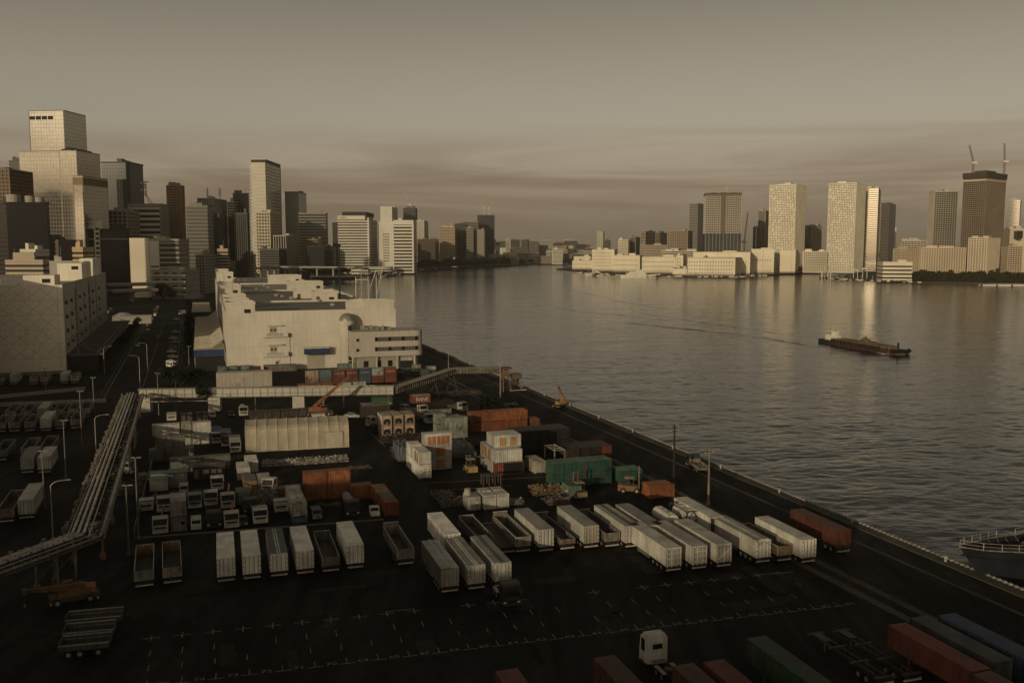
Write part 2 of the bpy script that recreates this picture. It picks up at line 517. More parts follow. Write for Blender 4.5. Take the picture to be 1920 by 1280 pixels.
# longer painted lines in the middle of the yard
for a, b_ in (((174.53, 43.74), (171.04, 68.99)), ((168.40, 42.83), (166.81, 59.27)), ((168.40, 42.83), (156.74, 42.74)), ((231.00, 42.67), (210.68, 42.69)), ((164.98, 61.99), (164.08, 73.14)), ((108.20, 75.78), (107.36, 82.07)), ((112.79, 22.82), (112.58, 26.03))):
    a, b_ = Vector(a), Vector(b_); d = b_ - a
    x, y = wx(*((a + b_) / 2))
    me = cached("cube", "ground_paint", lambda mb: mb.box(-.5, .5, -.5, .5, -.5, .5))
    put("yard_line", me, wharf, (x, y, -0.01), (0, 0, ANG + math.atan2(d.x, d.y)), (d.length, 0.14, 0.04), PAINT)

# repair patches and worn strips, each its own piece of asphalt
ra = random.Random(77)
for k in range(34):
    u, v = ra.uniform(96, 128), ra.uniform(-8, 84)
    a_, b_ = (ra.uniform(1.0, 2.6), ra.uniform(4, 11)) if k % 3 else (ra.uniform(3, 8), ra.uniform(1.0, 3.0))
    x, y = wx(u, v); g_ = ra.choice((.006, .008, .022, .027, .032))
    me = cached("cube", "ground_paint", lambda mb: mb.box(-.5, .5, -.5, .5, -.5, .5))
    put("asphalt_patch", me, wharf, (x, y, .0021 - .02 + .00015 * k), (0, 0, ANG - rad(4.6)), (a_, b_, .04), (g_, g_ * .9, g_ * .76))

# oil stains and tyre-rubber patches on the asphalt, each with a shape of its own
rs = random.Random(5)
def stain(u, v, r, k):
    pts = []
    for i in range(14):
        a = 2 * math.pi * i / 14; q = r * (0.6 + 0.7 * rs.random())
        pts.append((v + q * math.cos(a) * k, u + q * math.sin(a)))
    return made("oil_stain", "rubber", lambda mb: mb.face([(*wx(u_, v_), 0.0062) for v_, u_ in pts]), wharf, col=(0.009, 0.008, 0.007))
for u, v, r, k in ((112, 13.8, .9, 1), (103.6, 3.2, .7, 1.4), (103.2, 9, .5, 1.5), (102.8, 14.2, .6, 1.5), (102.7, 20.3, .55, 1.3), (102.9, 23, .8, 1.2), (101, 34, 1.4, 2.6), (102.3, 38.5, 1.6, 1.6), (104, 44.5, .5, 1.4), (101.8, 49.6, .9, 2.4), (102.6, 52.0, .7, 2.6), (102.0, 56, .5, 1.5), (101.5, 60.5, .5, 1.5), (101.0, 65, .6, 1.4), (107, 20, .8, .6), (104.5, 71, .5, 1.5), (98.5, 31.5, 1.1, 2.8), (114, 33, .5, 2), (116, 47, .6, 2), (110, 58, .45, 1.2), (120, 54, .9, .4), (118, 62, 1.0, .4), (124, 36, 1.3, .5), (127, 90, 1.5, 1.5), (121, 93, 2.2, .8)):
    stain(u, v, r, k)

# ------------------------------------------------------------------ buildings of the two banks
GLASS_D = (0.022, 0.021, 0.019)
def slabs(mb, w, d, z0, z1, fl, frac, first=0.0):
    n = int(round((z1 - z0) / fl)); fl = (z1 - z0) / max(n, 1)
    for k in range(n + 1):
        a = z0 + k * fl
        b_ = min(a + fl * frac, z1 + fl * 0.4)
        mb.box(-w / 2, w / 2, -d / 2, d / 2, a, b_)

def piers(mb, w, d, z0, z1, bay, pw, out=0.0):
    nx = max(1, int(round(w / bay))); ny = max(1, int(round(d / bay)))
    e = 0.03 + out
    for i in range(nx + 1):
        x = -w / 2 + w * i / nx; x = min(max(x, -w / 2 + pw / 2), w / 2 - pw / 2)
        for s in (-1, 1):
            y = s * (d / 2 + e)
            mb.box(x - pw / 2, x + pw / 2, min(y, y - s * 1.0), max(y, y - s * 1.0), z0, z1)
    for i in range(ny + 1):
        y = -d / 2 + d * i / ny; y = min(max(y, -d / 2 + pw / 2), d / 2 - pw / 2)
        for s in (-1, 1):
            x = s * (w / 2 + e)
            mb.box(min(x, x - s * 1.0), max(x, x - s * 1.0), y - pw / 2, y + pw / 2, z0, z1)

def mass(t, w, d, z0, z1, style, col, gcol=GLASS_D, fl=3.6, bay=4.0, frac=0.45, pw=0.9, x=0.0, y=0.0, gmat="glass", sep=False, cap=True, wallmat="far_wall"):
    """one block of a building: its glazing or wall and the storeys that stand proud of it"""
    L_ = (x, y, 0)
    if style == "plain":
        box(t, "wall", x - w / 2, x + w / 2, y - d / 2, y + d / 2, z0, z1, col, wallmat)
    else:
        i = 0.55
        box(t, "glazing", x - w / 2 + i, x + w / 2 - i, y - d / 2 + i, y + d / 2 - i, z0, z1 - 0.2, gcol, gmat)
        if style in ("bands", "grid"):
            if sep:
                n = int(round((z1 - z0) / fl)); f2 = (z1 - z0) / n
                for k in range(n):
                    box(t, "spandrel", x - w / 2, x + w / 2, y - d / 2, y + d / 2, z0 + k * f2, z0 + k * f2 + f2 * frac, col, wallmat)
            else:
                made("storey_bands", wallmat, lambda mb: slabs(mb, w, d, z0, z1 - fl * 0.5, fl, frac), t, L_, col=col, kind="stuff")
        if style in ("grid", "ribs"):
            made("pier_lines", wallmat, lambda mb: piers(mb, w, d, z0, z1, bay, pw, 0.12), t, L_, col=col, kind="stuff")
        if style == "curtain":
            made("mullion_lines", wallmat, lambda mb: (slabs(mb, w - 0.95, d - 0.95, z0, z1 - 1, fl, 0.10), piers(mb, w - 1.2, d - 1.2, z0, z1 - 1, bay, 0.22, 0.1)), t, L_, col=col, kind="stuff")
        if cap:
            box(t, "roof", x - w / 2 - .05, x + w / 2 + .05, y - d / 2 - .05, y + d / 2 + .05, z1 - fl * 0.45, z1, col, wallmat)

def rooftop(t, w, d, h, col, seed, n=3):
    r = random.Random(seed)
    for i in range(n):
        a = w * r.uniform(.16, .34); b_ = d * r.uniform(.2, .45); hh = r.uniform(2.2, 5.0)
        x = r.uniform(-w / 2 + a / 2 + 1, w / 2 - a / 2 - 1); y = r.uniform(-d / 2 + b_ / 2 + 1, d / 2 - b_ / 2 - 1)
        box(t, "plant_room", x - a / 2, x + a / 2, y - b_ / 2, y + b_ / 2, h - .3, h + hh + i * .07, col, "far_wall")
    x = r.uniform(-w / 3, w / 3)
    cyl(t, "antenna", (x, 0, h), (x, 0, h + r.uniform(5, 10)), 0.12, GREY, "far_wall", 6)

def bld(label, geo, style="bands", col=OFFWHITE, rot=0.0, name="office_building", cat="building", seed=None, group=None, roof=2, **kw):
    cx, cy, w, d, h = geo
    t = thing(name, label, cat, xy=(cx, cy), z=-0.4, rot=rot, group=group)
    mass(t, w, d, 0, h + .4, style, col, **kw)
    if roof:
        rooftop(t, w, d, h + .4, col, seed if seed is not None else int(abs(cx) * 7 + cy), roof)
    return t

BEIGE = (0.40, 0.33, 0.24); BROWN = (0.20, 0.135, 0.085); SLATE = (0.10, 0.095, 0.085); CONC = (0.30, 0.275, 0.23); PALE = (0.56, 0.52, 0.44)

# --- the stepped mirror-glass tower
MG = (0.36, 0.34, 0.29)
cx, cy, w, d, h = (-477.41, 971.77, 38.29, 39.75, 187.52)
t = thing("glass_tower", "tall stepped mirror-glass tower, the highest building on the left bank", "skyscraper", xy=(cx, cy), z=-.4, rot=-6)
def tier(nm, geo, zt=None):
    a, b_, w_, d_, h_ = geo
    dx, dy = a - cx, b_ - cy; q6 = rad(6)
    x, y = dx * math.cos(q6) - dy * math.sin(q6), dx * math.sin(q6) + dy * math.cos(q6)
    o = box(t, nm, x - w_ / 2, x + w_ / 2, y - d_ / 2, y + d_ / 2, 0, h_ + .4, MG, "tower_glass")
    made("mullion_lines", "far_wall", lambda mb: (slabs(mb, w_ + .12, d_ + .12, 0, h_ - 1, 3.9, 0.06), piers(mb, w_, d_, 0, h_, 3.2, 0.14, 0.05)), t, (x, y, 0), col=(0.34, 0.315, 0.26), kind="stuff")
    box(t, "coping", x - w_ / 2 - .15, x + w_ / 2 + .15, y - d_ / 2 - .15, y + d_ / 2 + .15, h_ + .4, h_ + 1.4, GREY, "far_wall")
    return x, y, w_, d_, h_
x, y, w_, d_, h_ = tier("upper_tier", (cx, cy, w, d, h))
for k in range(4):
    box(t, "louvre_opening", x - w_ / 2 + 1.2 + k * 6.6, x - w_ / 2 + 6.6 + k * 6.6, y - d_ / 2 - .35, y - d_ / 2 + 2, h_ - 8.0, h_ - 4.6, BLACK, "far_wall")
tier("middle_tier", (-485.15, 961.85, 46.68, 24.95, 146.26))
x, y, w_, d_, h_ = tier("side_wing", (-452.01, 963.48, 18.57, 43.26, 146.16))
made("roof_planting", "leaf", lambda mb: [mb.tube((x + random.Random(i).uniform(-w_ / 2, w_ / 2), y - d_ / 2 + i * d_ / 40, h_ + 1.4), (x, y - d_ / 2 + i * d_ / 40, h_ + 2.6 + (i % 3)), 1.2, .4, 5) for i in range(40)], t, col=(.03, .035, .015), kind="stuff")
x, y, w_, d_, h_ = tier("low_wing", (-439.37, 957.38, 10.66, 45.90, 119.82))
box(t, "dark_storey", x - w_ / 2 - .2, x + w_ / 2 + .2, y - d_ / 2 - .2, y + d_ / 2 + .2, h_ - 8, h_ - .5, BROWN, "far_wall")

# --- left edge and around the glass tower
bld("brown balcony apartment tower at the left edge of the picture", (-460.57, 840.00, 24.16, 40.00, 117.97), "grid", BROWN, fl=3.2, bay=3.6, frac=.4, name="apartment_tower", roof=1)
bld("dark banded office slab just left of the stepped glass tower", (-586.53, 1093.00, 19.70, 6.00, 150.68), "bands", SLATE, frac=.4)
bld("black glass block with pale rooftop drums at the far left", (-381.18, 720.56, 30.79, 6.00, 83.28), "curtain", (.014, .013, .012), gcol=(.008, .008, .0075), fl=4, bay=5, roof=0, rot=9)
t = [o for o in bpy.data.objects if o.get("label", "").startswith("black glass block")][0]
for k, (a, r_) in enumerate(((-10, 5.2), (2, 3.6), (9, 3.2))):
    cyl(t, "roof_drum", (a, 0, 83.5), (a, 0, 89.5 - k), r_, CONC, "far_wall", 16)
bld("narrow black annex beside the black glass block", (-406.05, 737.00, 15.99, 30.00, 83.17), "bands", (.05, .04, .03), gcol=BLACK, roof=1)
bld("grey tower with a deep dark slot right of the glass tower", (-465.81, 1100.00, 34.06, 40.00, 148.49), "curtain", SLATE, gcol=(.05, .047, .043), fl=3.8, bay=3.2, roof=2, name="slot_tower")
t = [o for o in bpy.data.objects if o.get("label", "").startswith("grey tower with a deep")][0]
box(t, "slot", 0.5, 7.5, -19.5, 12, 30, 128, BLACK, "far_wall")
bld("office block with a pale square window grid behind the white stair tower", (-433.88, 1016.46, 26.38, 32.93, 88.73), "grid", CONC, fl=4.2, bay=5.0, frac=.3, pw=1.2)
# front-left dark office with white stair shaft
geo = (-421.08, 947.30, 44.30, 10.88, 67.31); t = bld("dark glass office with a white stair shaft and white roof box", geo, "curtain", (.028, .026, .022), gcol=(.010, .010, .009), fl=5.2, bay=4.2, roof=1, rot=8)
w, d, h = geo[2:]
box(t, "stair_shaft", -w / 2 + 12.0, -w / 2 + 17.4, -d / 2 - .9, -d / 2 + 2, 0, h + 1, PALE, "far_wall")
for k in range(14):
    box(t, "stair_window", -w / 2 + 13.4, -w / 2 + 16.8, -d / 2 - 1.0, -d / 2 + 1, 2.5 + k * 4.9, 5.0 + k * 4.9, BLACK, "glass")
box(t, "sign_box", -w / 2 + 4.6, -w / 2 + 20, -d / 2 + 1, -d / 2 + 5.5, h, h + 8.4, PALE, "far_wall")
box(t, "balcony_slab", -w / 2 - .3, w / 2 + .3, -d / 2 - .4, -d / 2 + 1, h - 10.4, h - 9.9, PALE, "far_wall")
text("NACX", "far_wall", t, (-w / 2 + 5.4, -d / 2 + .9, h + 4.6), (rad(90), 0, 0), 1.9, (1.4, 1.4, 1), BLACK, "sign_letters", .05)
# antenna building
geo = (-421.43, 1059.60, 38.24, 19.21, 97.48); t = bld("striped telecom building with a red and white lattice mast on its roof", geo, "bands", PALE, fl=6.0, frac=.52, sep=True, roof=0, name="telecom_building")
w, d, h = geo[2:]
box(t, "service_core", w / 2 - 2, w / 2 + .8, -d / 2 - .4, d / 2 + .6, 0, h + 1, GREY, "far_wall")
box(t, "attic_wall", -w / 2 - .3, w / 2 + .1, -d / 2 - .3, d / 2 + .1, h - 3, h + 1.2, CONC, "far_wall")
mast = made("lattice_mast", "far_wall", lambda mb: ([mb.tube((sx * 8, sy * 5, h), (sx * 1.6, sy * 1.6, h + 11), .42, .35, 5) for sx in (-1, 1) for sy in (-1, 1)], [mb.tube((sx * 1.6, sy * 1.6, h + 10), (sx * 1.0, sy * 1.0, h + 27), .3, .25, 5) for sx in (-1, 1) for sy in (-1, 1)], [mb.box(-2.2, 2.2, -2.2, 2.2, h + z, h + z + .6) for z in (11, 15, 19, 23)], mb.box(-4.6, 4.6, -2, 2, h + 26, h + 26.7)), t, (-3, 0, 0), col=(.34, .16, .10), kind="stuff")
for k in range(4):
    cyl(t, "dish_antenna", (-3 + (-1) ** k * 2.4, -2.5, h + 13 + 4 * k), (-3 + (-1) ** k * 2.4, -3.4, h + 13 + 4 * k), 1.3, PALE, "far_wall", 10)
# white laboratory-like building in front
geo = (-344.58, 893.00, 48.25, 26.00, 56.72); cx, cy, w, d, h = geo
t = thing("white_office", "white office block with one blank sunlit wall beside glazed floors", "building", xy=(cx, cy), z=-.4)
mass(t, w, d, 0, h, "bands", CONC, gcol=(.06, .058, .05), fl=4.6, frac=.35, sep=True)
box(t, "blank_wall", -w / 2 - .3, -w / 2 + 18.4, -d / 2 - .5, d / 2 + .3, 0, h + .8, (.62, .55, .42), "far_wall")
box(t, "stair_bay", -w / 2 + 18.8, -w / 2 + 28.0, -d / 2 - .3, -d / 2 + 3, 0, h - 2, PALE, "far_wall")
for k in range(7):
    box(t, "stair_opening", -w / 2 + 19.6, -w / 2 + 27.2, -d / 2 - .35, -d / 2 + 1, 3 + k * 4.4, 4.4 + k * 4.4, DARK, "glass")
box(t, "plant_room", -4, 8, -6, 6, h - .2, h + 2.5, CONC, "far_wall")
# concrete ramp building at the end of the road
geo = (-321.93, 870.55, 30.62, 41.10, 27.66); cx, cy, w, d, h = geo
t = thing("ramp_warehouse", "low concrete storehouse with outside ramps at the end of the road", "warehouse", xy=(cx, cy), z=-.4)
box(t, "wall", -w / 2, w / 2, -d / 2, d / 2, 0, h, CONC, "far_wall")
for k in range(4):
    z = 4 + k * (h - 4) / 4
    box(t, "gallery", -w / 2 - 1.2, w / 2 + 1.0, -d / 2 - 1.4, -d / 2 + .5, z, z + 1.3, PALE, "far_wall")
    for j in range(4):
        box(t, "window", -w / 2 + 3 + j * 8.2, -w / 2 + 7.5 + j * 8.2, -d / 2 - .15, -d / 2 + 1, z + 2.1, z + 3.3, BLACK, "glass")
    for j in range(6):
        box(t, "window", w / 2 - 1, w / 2 + .15, -d / 2 + 4 + j * 6, -d / 2 + 6.5 + j * 6, z + 2.0, z + 3.2, BLACK, "glass")
box(t, "roof_hut", -6, 4, -5, 4, h - .2, h + 3, CONC, "far_wall"); box(t, "roof_hut", 6, 10, -8, -2, h - .2, h + 2, PALE, "far_wall")

bld("slender brown apartment tower with a notched crown", (-405.73, 1105.98, 17.62, 11.95, 122.67), "grid", (.30, .20, .125), fl=3.1, bay=3.0, frac=.42, name="apartment_tower", roof=3)
bld("grey glass office block under the slender apartment tower", (-344.75, 1010.11, 24.43, 20.21, 93.93), "bands", (.20, .185, .155), gcol=(.07, .066, .055), fl=4, frac=.3)
geo = (-384.88, 1176.86, 20.29, 53.71, 110.24); t = bld("apartment tower with twin rooftop masts", geo, "grid", (.36, .33, .28), fl=3.2, bay=3.0, frac=.35, name="apartment_tower", roof=2)
for x in (-6, 10):
    cyl(t, "roof_mast", (x, 0, geo[4]), (x, 0, geo[4] + 15), .5, GREY, "far_wall", 6)
    for k in range(3): box(t, "mast_platform", x - 1.6, x + 1.6, -1.6, 1.6, geo[4] + 5 + 3 * k, geo[4] + 5.5 + 3 * k, GREY, "far_wall")
bld("dark grey block in front of the twin-mast apartment tower", (-339.01, 1053.76, 13.34, 27.53, 82.59), "plain", SLATE)
bld("narrow beige tower between two dark blocks", (-362.62, 1187.50, 9.47, 15.00, 107.13), "bands", BEIGE, fl=3.4, frac=.5)
bld("dark tower with a ragged top left of the tall banded tower", (-356.00, 1203.61, 19.70, 7.21, 119.20), "bands", SLATE, gcol=(.03, .028, .025), roof=3)
bld("tower with a pale crown and dark ribs below", (-308.56, 1044.26, 14.59, 8.52, 87.40), "ribs", (.11, .10, .09), gcol=(.03, .028, .025), bay=2.6, pw=.6, roof=1)
bld("low dark brown office under the beige tower", (-325.71, 1064.31, 8.57, 8.62, 83.28), "bands", (.08, .055, .04), roof=1)
# the tall banded tower
geo = (-523.93, 1960.00, 30.63, 120.00, 229.89); cx, cy, w, d, h = geo
t = thing("banded_tower", "tall tower with bright horizontal bands and a dark side, left of centre", "skyscraper", xy=(cx, cy), z=-.4)
mass(t, w, d, 0, h - 5, "bands", (.52, .46, .34), gcol=(.30, .28, .23), gmat="pale_glass", fl=7.0, frac=.45, cap=False)
box(t, "crown", -w / 2 + .3, w / 2 - .3, -d / 2 + .3, d / 2 - .3, h - 8, h, DARK, "far_wall")
box(t, "roof_rim", -w / 2 - .1, w / 2 + .1, -d / 2 - .1, d / 2 + .1, h, h + 1, PALE, "far_wall")
made("edge_ladder", "far_wall", lambda mb: (mb.box(-w / 2 - 3.6, -w / 2 - 3.0, -d / 2 + 4, -d / 2 + 4.6, 0, h), [mb.box(-w / 2 - 3.6, -w / 2 + .2, -d / 2 + 3.2, -d / 2 + 9, 3 + k * 7.0, 6.0 + k * 7.0) for k in range(int(h / 7.0) - 1)]), t, col=PALE, kind="stuff")
for s in (-1, 1):
    box(t, "corner_pier", w / 2 - 1, w / 2 + .25, s * d / 2 - .5, s * d / 2 + .5, 0, h, DARK, "far_wall")
bld("curved grey glass tower behind the tall banded tower", (-492.72, 2088.71, 31.83, 77.43, 173.88), "curtain", (.16, .15, .125), gcol=(.20, .19, .16), gmat="pale_glass", fl=7, bay=6, roof=1)
bld("ornate pale tower with a turreted roof", (-474.05, 1776.37, 27.35, 72.73, 116.61), "grid", (.44, .38, .28), fl=6, bay=5.5, frac=.45, pw=1.8, roof=4)
bld("dark office with close white vertical ribs", (-427.83, 1729.08, 23.23, 98.15, 71.41), "ribs", (.42, .38, .31), gcol=(.016, .015, .014), bay=4.6, pw=1.0, roof=1)
bld("low dark banded office in front of the ribbed office", (-431.81, 1648.79, 35.08, 57.58, 47.00), "bands", (.11, .10, .085), gcol=(.016, .015, .014), fl=4.4, frac=.4, sep=True, roof=1)
bld("wide banded office with a blank grey penthouse storey", (-415.06, 1909.98, 57.13, 19.95, 120.81), "bands", (.22, .205, .17), gcol=(.03, .028, .025), fl=6, frac=.4, roof=1)
bld("dark glass box beside the canal mouth", (-366.53, 1760.00, 32.93, 120.00, 51.95), "curtain", (.05, .047, .04), gcol=(.016, .015, .014), roof=1)
bld("small brick-toned block with pale ledges behind the dark glass box", (-390.92, 1819.92, 24.36, 79.84, 65.63), "bands", (.22, .16, .105), fl=4, roof=2)
bld("black shaft between the banded office and the curved white office", (-368.05, 1917.96, 11.06, 35.91, 101.04), "plain", (.045, .042, .036), roof=0)
# curved white waterfront office
geo = (-305.38, 1812.43, 60.75, 104.86, 110.29); cx, cy, w, d, h = geo
t = thing("waterfront_office", "broad white banded office with a dark roof storey by the pier", "building", xy=(cx, cy), z=-.4)
mass(t, w, d, 0, h - 6.5, "bands", PALE, gcol=(.05, .045, .036), fl=5.2, frac=.5, sep=True, cap=False)
box(t, "attic_wall", -w / 2 - .1, w / 2 - 8, -d / 2 - .1, d / 2 + .1, h - 7.5, h, (.56, .50, .40), "far_wall")
box(t, "corner_pier", w / 2 - 3.5, w / 2 - .6, -d / 2 - .5, -d / 2 + 2, 0, h - 4, PALE, "far_wall")
box(t, "roof_storey", -w / 2 + 8, w / 2 - 6, -d / 2 + 5, d / 2 - 4, h, h + 7.5, DARK, "far_wall")
box(t, "podium", -w / 2 - 1, w / 2 - 14, -d / 2 - 6, -d / 2 + 2, 0, 13, BEIGE, "far_wall")
made("podium_windows", "glass", lambda mb: [mb.box(-w / 2 + k * 2.6, -w / 2 + 1.1 + k * 2.6, -d / 2 - 6.3, -d / 2 - 5, z, z + 2.8) for k in range(12) for z in (3, 8)], t, col=BLACK, kind="stuff")
text("IIIIIIIIIII", "far_wall", t, (-w / 2 + 4, -d / 2 - .3, h - 5), (rad(90), 0, 0), 3.2, (1.4, 1.2, 1), DARK, "sign_letters", .1)
t2 = thing("pier_terminal", "low rounded white pier terminal with ribbon windows at the waterfront", "building", xy=(cx + 34, cy - 75), z=-.4)
def rounded(mb, z0, z1, g):
    n = 18; pts = [(-26 - g, 14 + g)]
    pts += [(26 + (18 + g) * math.cos(a), (14 + g) * math.sin(a)) for a in [-math.pi / 2 + math.pi * i / n for i in range(n + 1)]]
    pts = [(-26 - g, -14 - g)] + pts[1:] + [(-26 - g, 14 + g)]
    mb.prism(pts, z0, z1)
made("glazing", "glass", lambda mb: rounded(mb, 0, 12.5, 0), t2, col=DARK)
for k, (a, b_) in enumerate(((4.0, 6.6), (9.0, 11.2), (12.5, 13.4))):
    made("ledge_ring", "far_wall", lambda mb: rounded(mb, a, b_, .7), t2, col=PALE)
bld("white windowless slab with a grid of tiny openings", (-247.37, 1799.51, 31.08, 19.02, 99.98), "plain", PALE, roof=1)
t = [o for o in bpy.data.objects if o.get("label", "").startswith("white windowless")][0]
made("small_windows", "glass", lambda mb: [mb.box(-5 + k * 3.2, -3.2 + k * 3.2, -((-247.37, 1799.51, 31.08, 19.02, 99.98)[3]) / 2 - .12, 0, 22 + j * 5.2, 24.4 + j * 5.2) for k in range(4) for j in range(11)], t, col=BLACK, kind="stuff")
geo = (-210.48, 1801.91, 38.93, 63.82, 101.44); t = bld("white striped office with a blank top wall by the pier", geo, "bands", (.58, .53, .43), gcol=(.035, .032, .028), fl=6.2, frac=.5, sep=True, roof=1)
w, d, h = geo[2:]
box(t, "attic_wall", -w / 2 - .2, w / 2 + .2, -d / 2 - .2, d / 2 + .2, h - 8, h + .8, PALE, "far_wall")
box(t, "corner_pier", w / 2 - 3, w / 2 + .4, -d / 2 - .4, -d / 2 + 2.4, 0, h - 7.6, PALE, "far_wall")

# --- hazier buildings behind
bld("pale twin-slab tower standing behind the white striped office", (-343.75, 2560.00, 32.26, 120.00, 161.43), "plain", PALE, name="office_tower")
geo = (-280.29, 2522.49, 33.38, 44.97, 157.11); tw1 = bld("tower under construction with a crane, behind the striped office", geo, "grid", SLATE, bay=4, name="office_tower"); tw1h = geo[4]
bld("pale vertical-ribbed tower right of the striped office", (-241.90, 2460.00, 21.80, 120.00, 120.81), "ribs", PALE, gcol=CONC, bay=3.5, pw=1.2, name="office_tower")
bld("grey-brown office in the gap beside the striped office", (-211.88, 2310.00, 44.97, 120.00, 70.55), "bands", (.17, .13, .095), fl=4)
bld("warm beige banded office with a toothed parapet", (-171.88, 2463.93, 41.44, 87.85, 104.62), "bands", (.46, .36, .24), gcol=(.12, .09, .06), fl=4, roof=4)
bld("dark office beside the toothed beige one", (-145.31, 2610.00, 31.70, 120.00, 116.57), "bands", (.11, .10, .085), fl=4)
bld("stepped grey office left of the tall dark glass tower", (-124.57, 2810.00, 46.97, 120.00, 126.81), "bands", (.22, .195, .16), fl=4)
bld("slim pale-striped office in front of the tall dark glass tower", (-114.53, 2540.00, 20.56, 120.00, 103.17), "bands", (.33, .29, .23), fl=4, roof=1)
bld("small grey office at the foot of the tall dark glass tower", (-87.70, 2560.00, 23.57, 120.00, 99.28), "plain", (.24, .21, .17), roof=1)
geo = (-83.89, 2960.00, 52.82, 120.00, 152.96); tw2 = bld("tall dark glass tower with two cranes on its roof", geo, "curtain", (.08, .08, .078), gcol=(.04, .042, .042), fl=4.2, bay=4, name="office_tower", roof=0); tw2h = geo[4]
def lattice_crane(label, xy, z, mh, jl, ang, tilt, col=(.42, .20, .13), sc=1.0, cat="crane"):
    t = thing("tower_crane", label, cat, xy=xy, z=z, rot=ang)
    def trus(mb, L_, r):
        for sx in (-1, 1):
            for sy in (-1, 1): mb.tube((sx * r, sy * r, 0), (sx * r * .6, sy * r * .6, L_), .16 * sc, .13 * sc, 4)
        n = max(3, int(L_ / (r * 3)))
        for k in range(n):
            a, b_ = L_ * k / n, L_ * (k + 1) / n; s = 1 if k % 2 else -1
            for q in (-1, 1):
                mb.tube((s * r, q * r, a), (-s * r, q * r, b_), .10 * sc, None, 4); mb.tube((q * r, s * r, a), (q * r, -s * r, b_), .10 * sc, None, 4)
    made("mast", "far_wall", lambda mb: trus(mb, mh, 1.0 * sc), t, col=col)
    box(t, "machine_deck", -2.2 * sc, 2.2 * sc, -3.6 * sc, 2.4 * sc, mh, mh + 2.4 * sc, PALE, "far_wall")
    made("jib", "far_wall", lambda mb: trus(mb, jl, .8 * sc), t, (0, 0, mh + 2 * sc), (rad(tilt), 0, 0), col=tuple(c * .9 + .03 for c in col))
    return t
x, y = tw1.location[:2]
lattice_crane("pale luffing crane on the tower behind the striped office", (x, y), tw1h, 8, 36, 70, -28, PALE, 1.4)
x, y = tw2.location[:2]
lattice_crane("left of two cranes on the tall dark glass tower", (x - 6, y - 5), tw2h, 22, 28, -80, 42, PALE, 1.3)
lattice_crane("right of two cranes on the tall dark glass tower", (x + 9, y - 5), tw2h, 22, 28, -80, -40, PALE, 1.3)

# --- low buildings in front of the left bank
lo = [("long beige low-rise with a sawtooth roof behind the left warehouse", (-332.53, 623.00, 25.72, 6.00, 39.41), "bands", BEIGE, 3.4),
      ("white cube block with black window slots behind the sawtooth roof", (-361.52, 690.21, 11.52, 20.41, 46.60), "bands", PALE, 5.0),
      ("grey workshop with a white roof hut near the dark glass office", (-302.37, 613.00, 15.66, 6.00, 38.82), "plain", CONC, 4),
      ("slim orange-beige apartment block with balcony bands", (-286.13, 608.00, 7.07, 16.00, 48.05), "bands", (.46, .34, .20), 3.3),
      ("dark brown office slab below the stepped glass tower", (-382.73, 780.39, 11.94, 40.78, 54.51), "plain", (.13, .11, .09), 4),
      ("small square-windowed office right of the ramp building", (-329.02, 980.26, 9.34, 40.51, 40.85), "grid", CONC, 3.4),
      ("little cream office with a flat roof near the expressway", (-317.75, 1003.00, 11.70, 6.00, 47.00), "bands", BEIGE, 3.5),
      ("cream roof-top block near the tall banded tower", (-315.18, 1106.06, 5.61, 12.12, 40.59), "bands", BEIGE, 3.4),
      ("flat cream depot roof beside the elevated expressway", (-315.11, 1053.00, 24.78, 6.00, 32.92), "plain", BEIGE, 4),
      ("pale three-storey harbour office beside the moored survey ship", (-167.79, 2350.00, 68.01, 40.00, 19.84), "bands", BEIGE, 5.0)]
for lb, geo, stl, c, fl in lo:
    bld(lb, geo, stl, c, fl=fl, bay=fl, sep=(stl == "bands"), frac=.5, roof=2, name="low_building")

# --- the small hazy blocks on the horizon
rf = random.Random(11)
FARX = [(936, 958), (950, 974), (975, 990), (984, 1010), (992, 1012), (1008, 1036), (1020, 1042), (1036, 1060), (1046, 1066), (1058, 1080), (1070, 1092), (1080, 1112), (860, 880), (880, 900), (905, 925), (925, 945), (840, 860), (1090, 1118), (1062, 1078), (998, 1020), (945, 962), (968, 988)]
i = 0
for row, (yt, dd) in enumerate(((452, 4600), (463, 3900), (472, 3300), (479, 2950))):
    for a, b_ in FARX:
        if rf.random() < .12: continue
        a2 = a + rf.uniform(-9, 9); b2 = b_ + rf.uniform(-6, 6)
        if b2 - a2 < 6: b2 = a2 + 9
        yy = yt + rf.uniform(-5, 6)
        # world numbers from angular measurements
        dist = dd + rf.uniform(-180, 180)
        x0, x1 = (a2 - 960) / 1709 * dist, (b2 - 960) / 1709 * dist
        h = 47 - (yy - 466) / 1709 * dist
        if h < 9: h = 9 + rf.uniform(0, 10)
        c = rf.choice([PALE, CONC, BEIGE, (.20, .17, .13), SLATE, (.5, .46, .38)])
        t = thing("distant_block", "small hazy block in the crowded low skyline at the head of the harbour", "building", xy=((x0 + x1) / 2, dist), z=-.4, rot=rf.uniform(-30, 30), group="far low-rise skyline")
        mass(t, x1 - x0, rf.uniform(15, 35), 0, h, rf.choice(["bands", "bands", "plain", "grid"]), c, fl=4.5, bay=5, frac=.5)
        i += 1
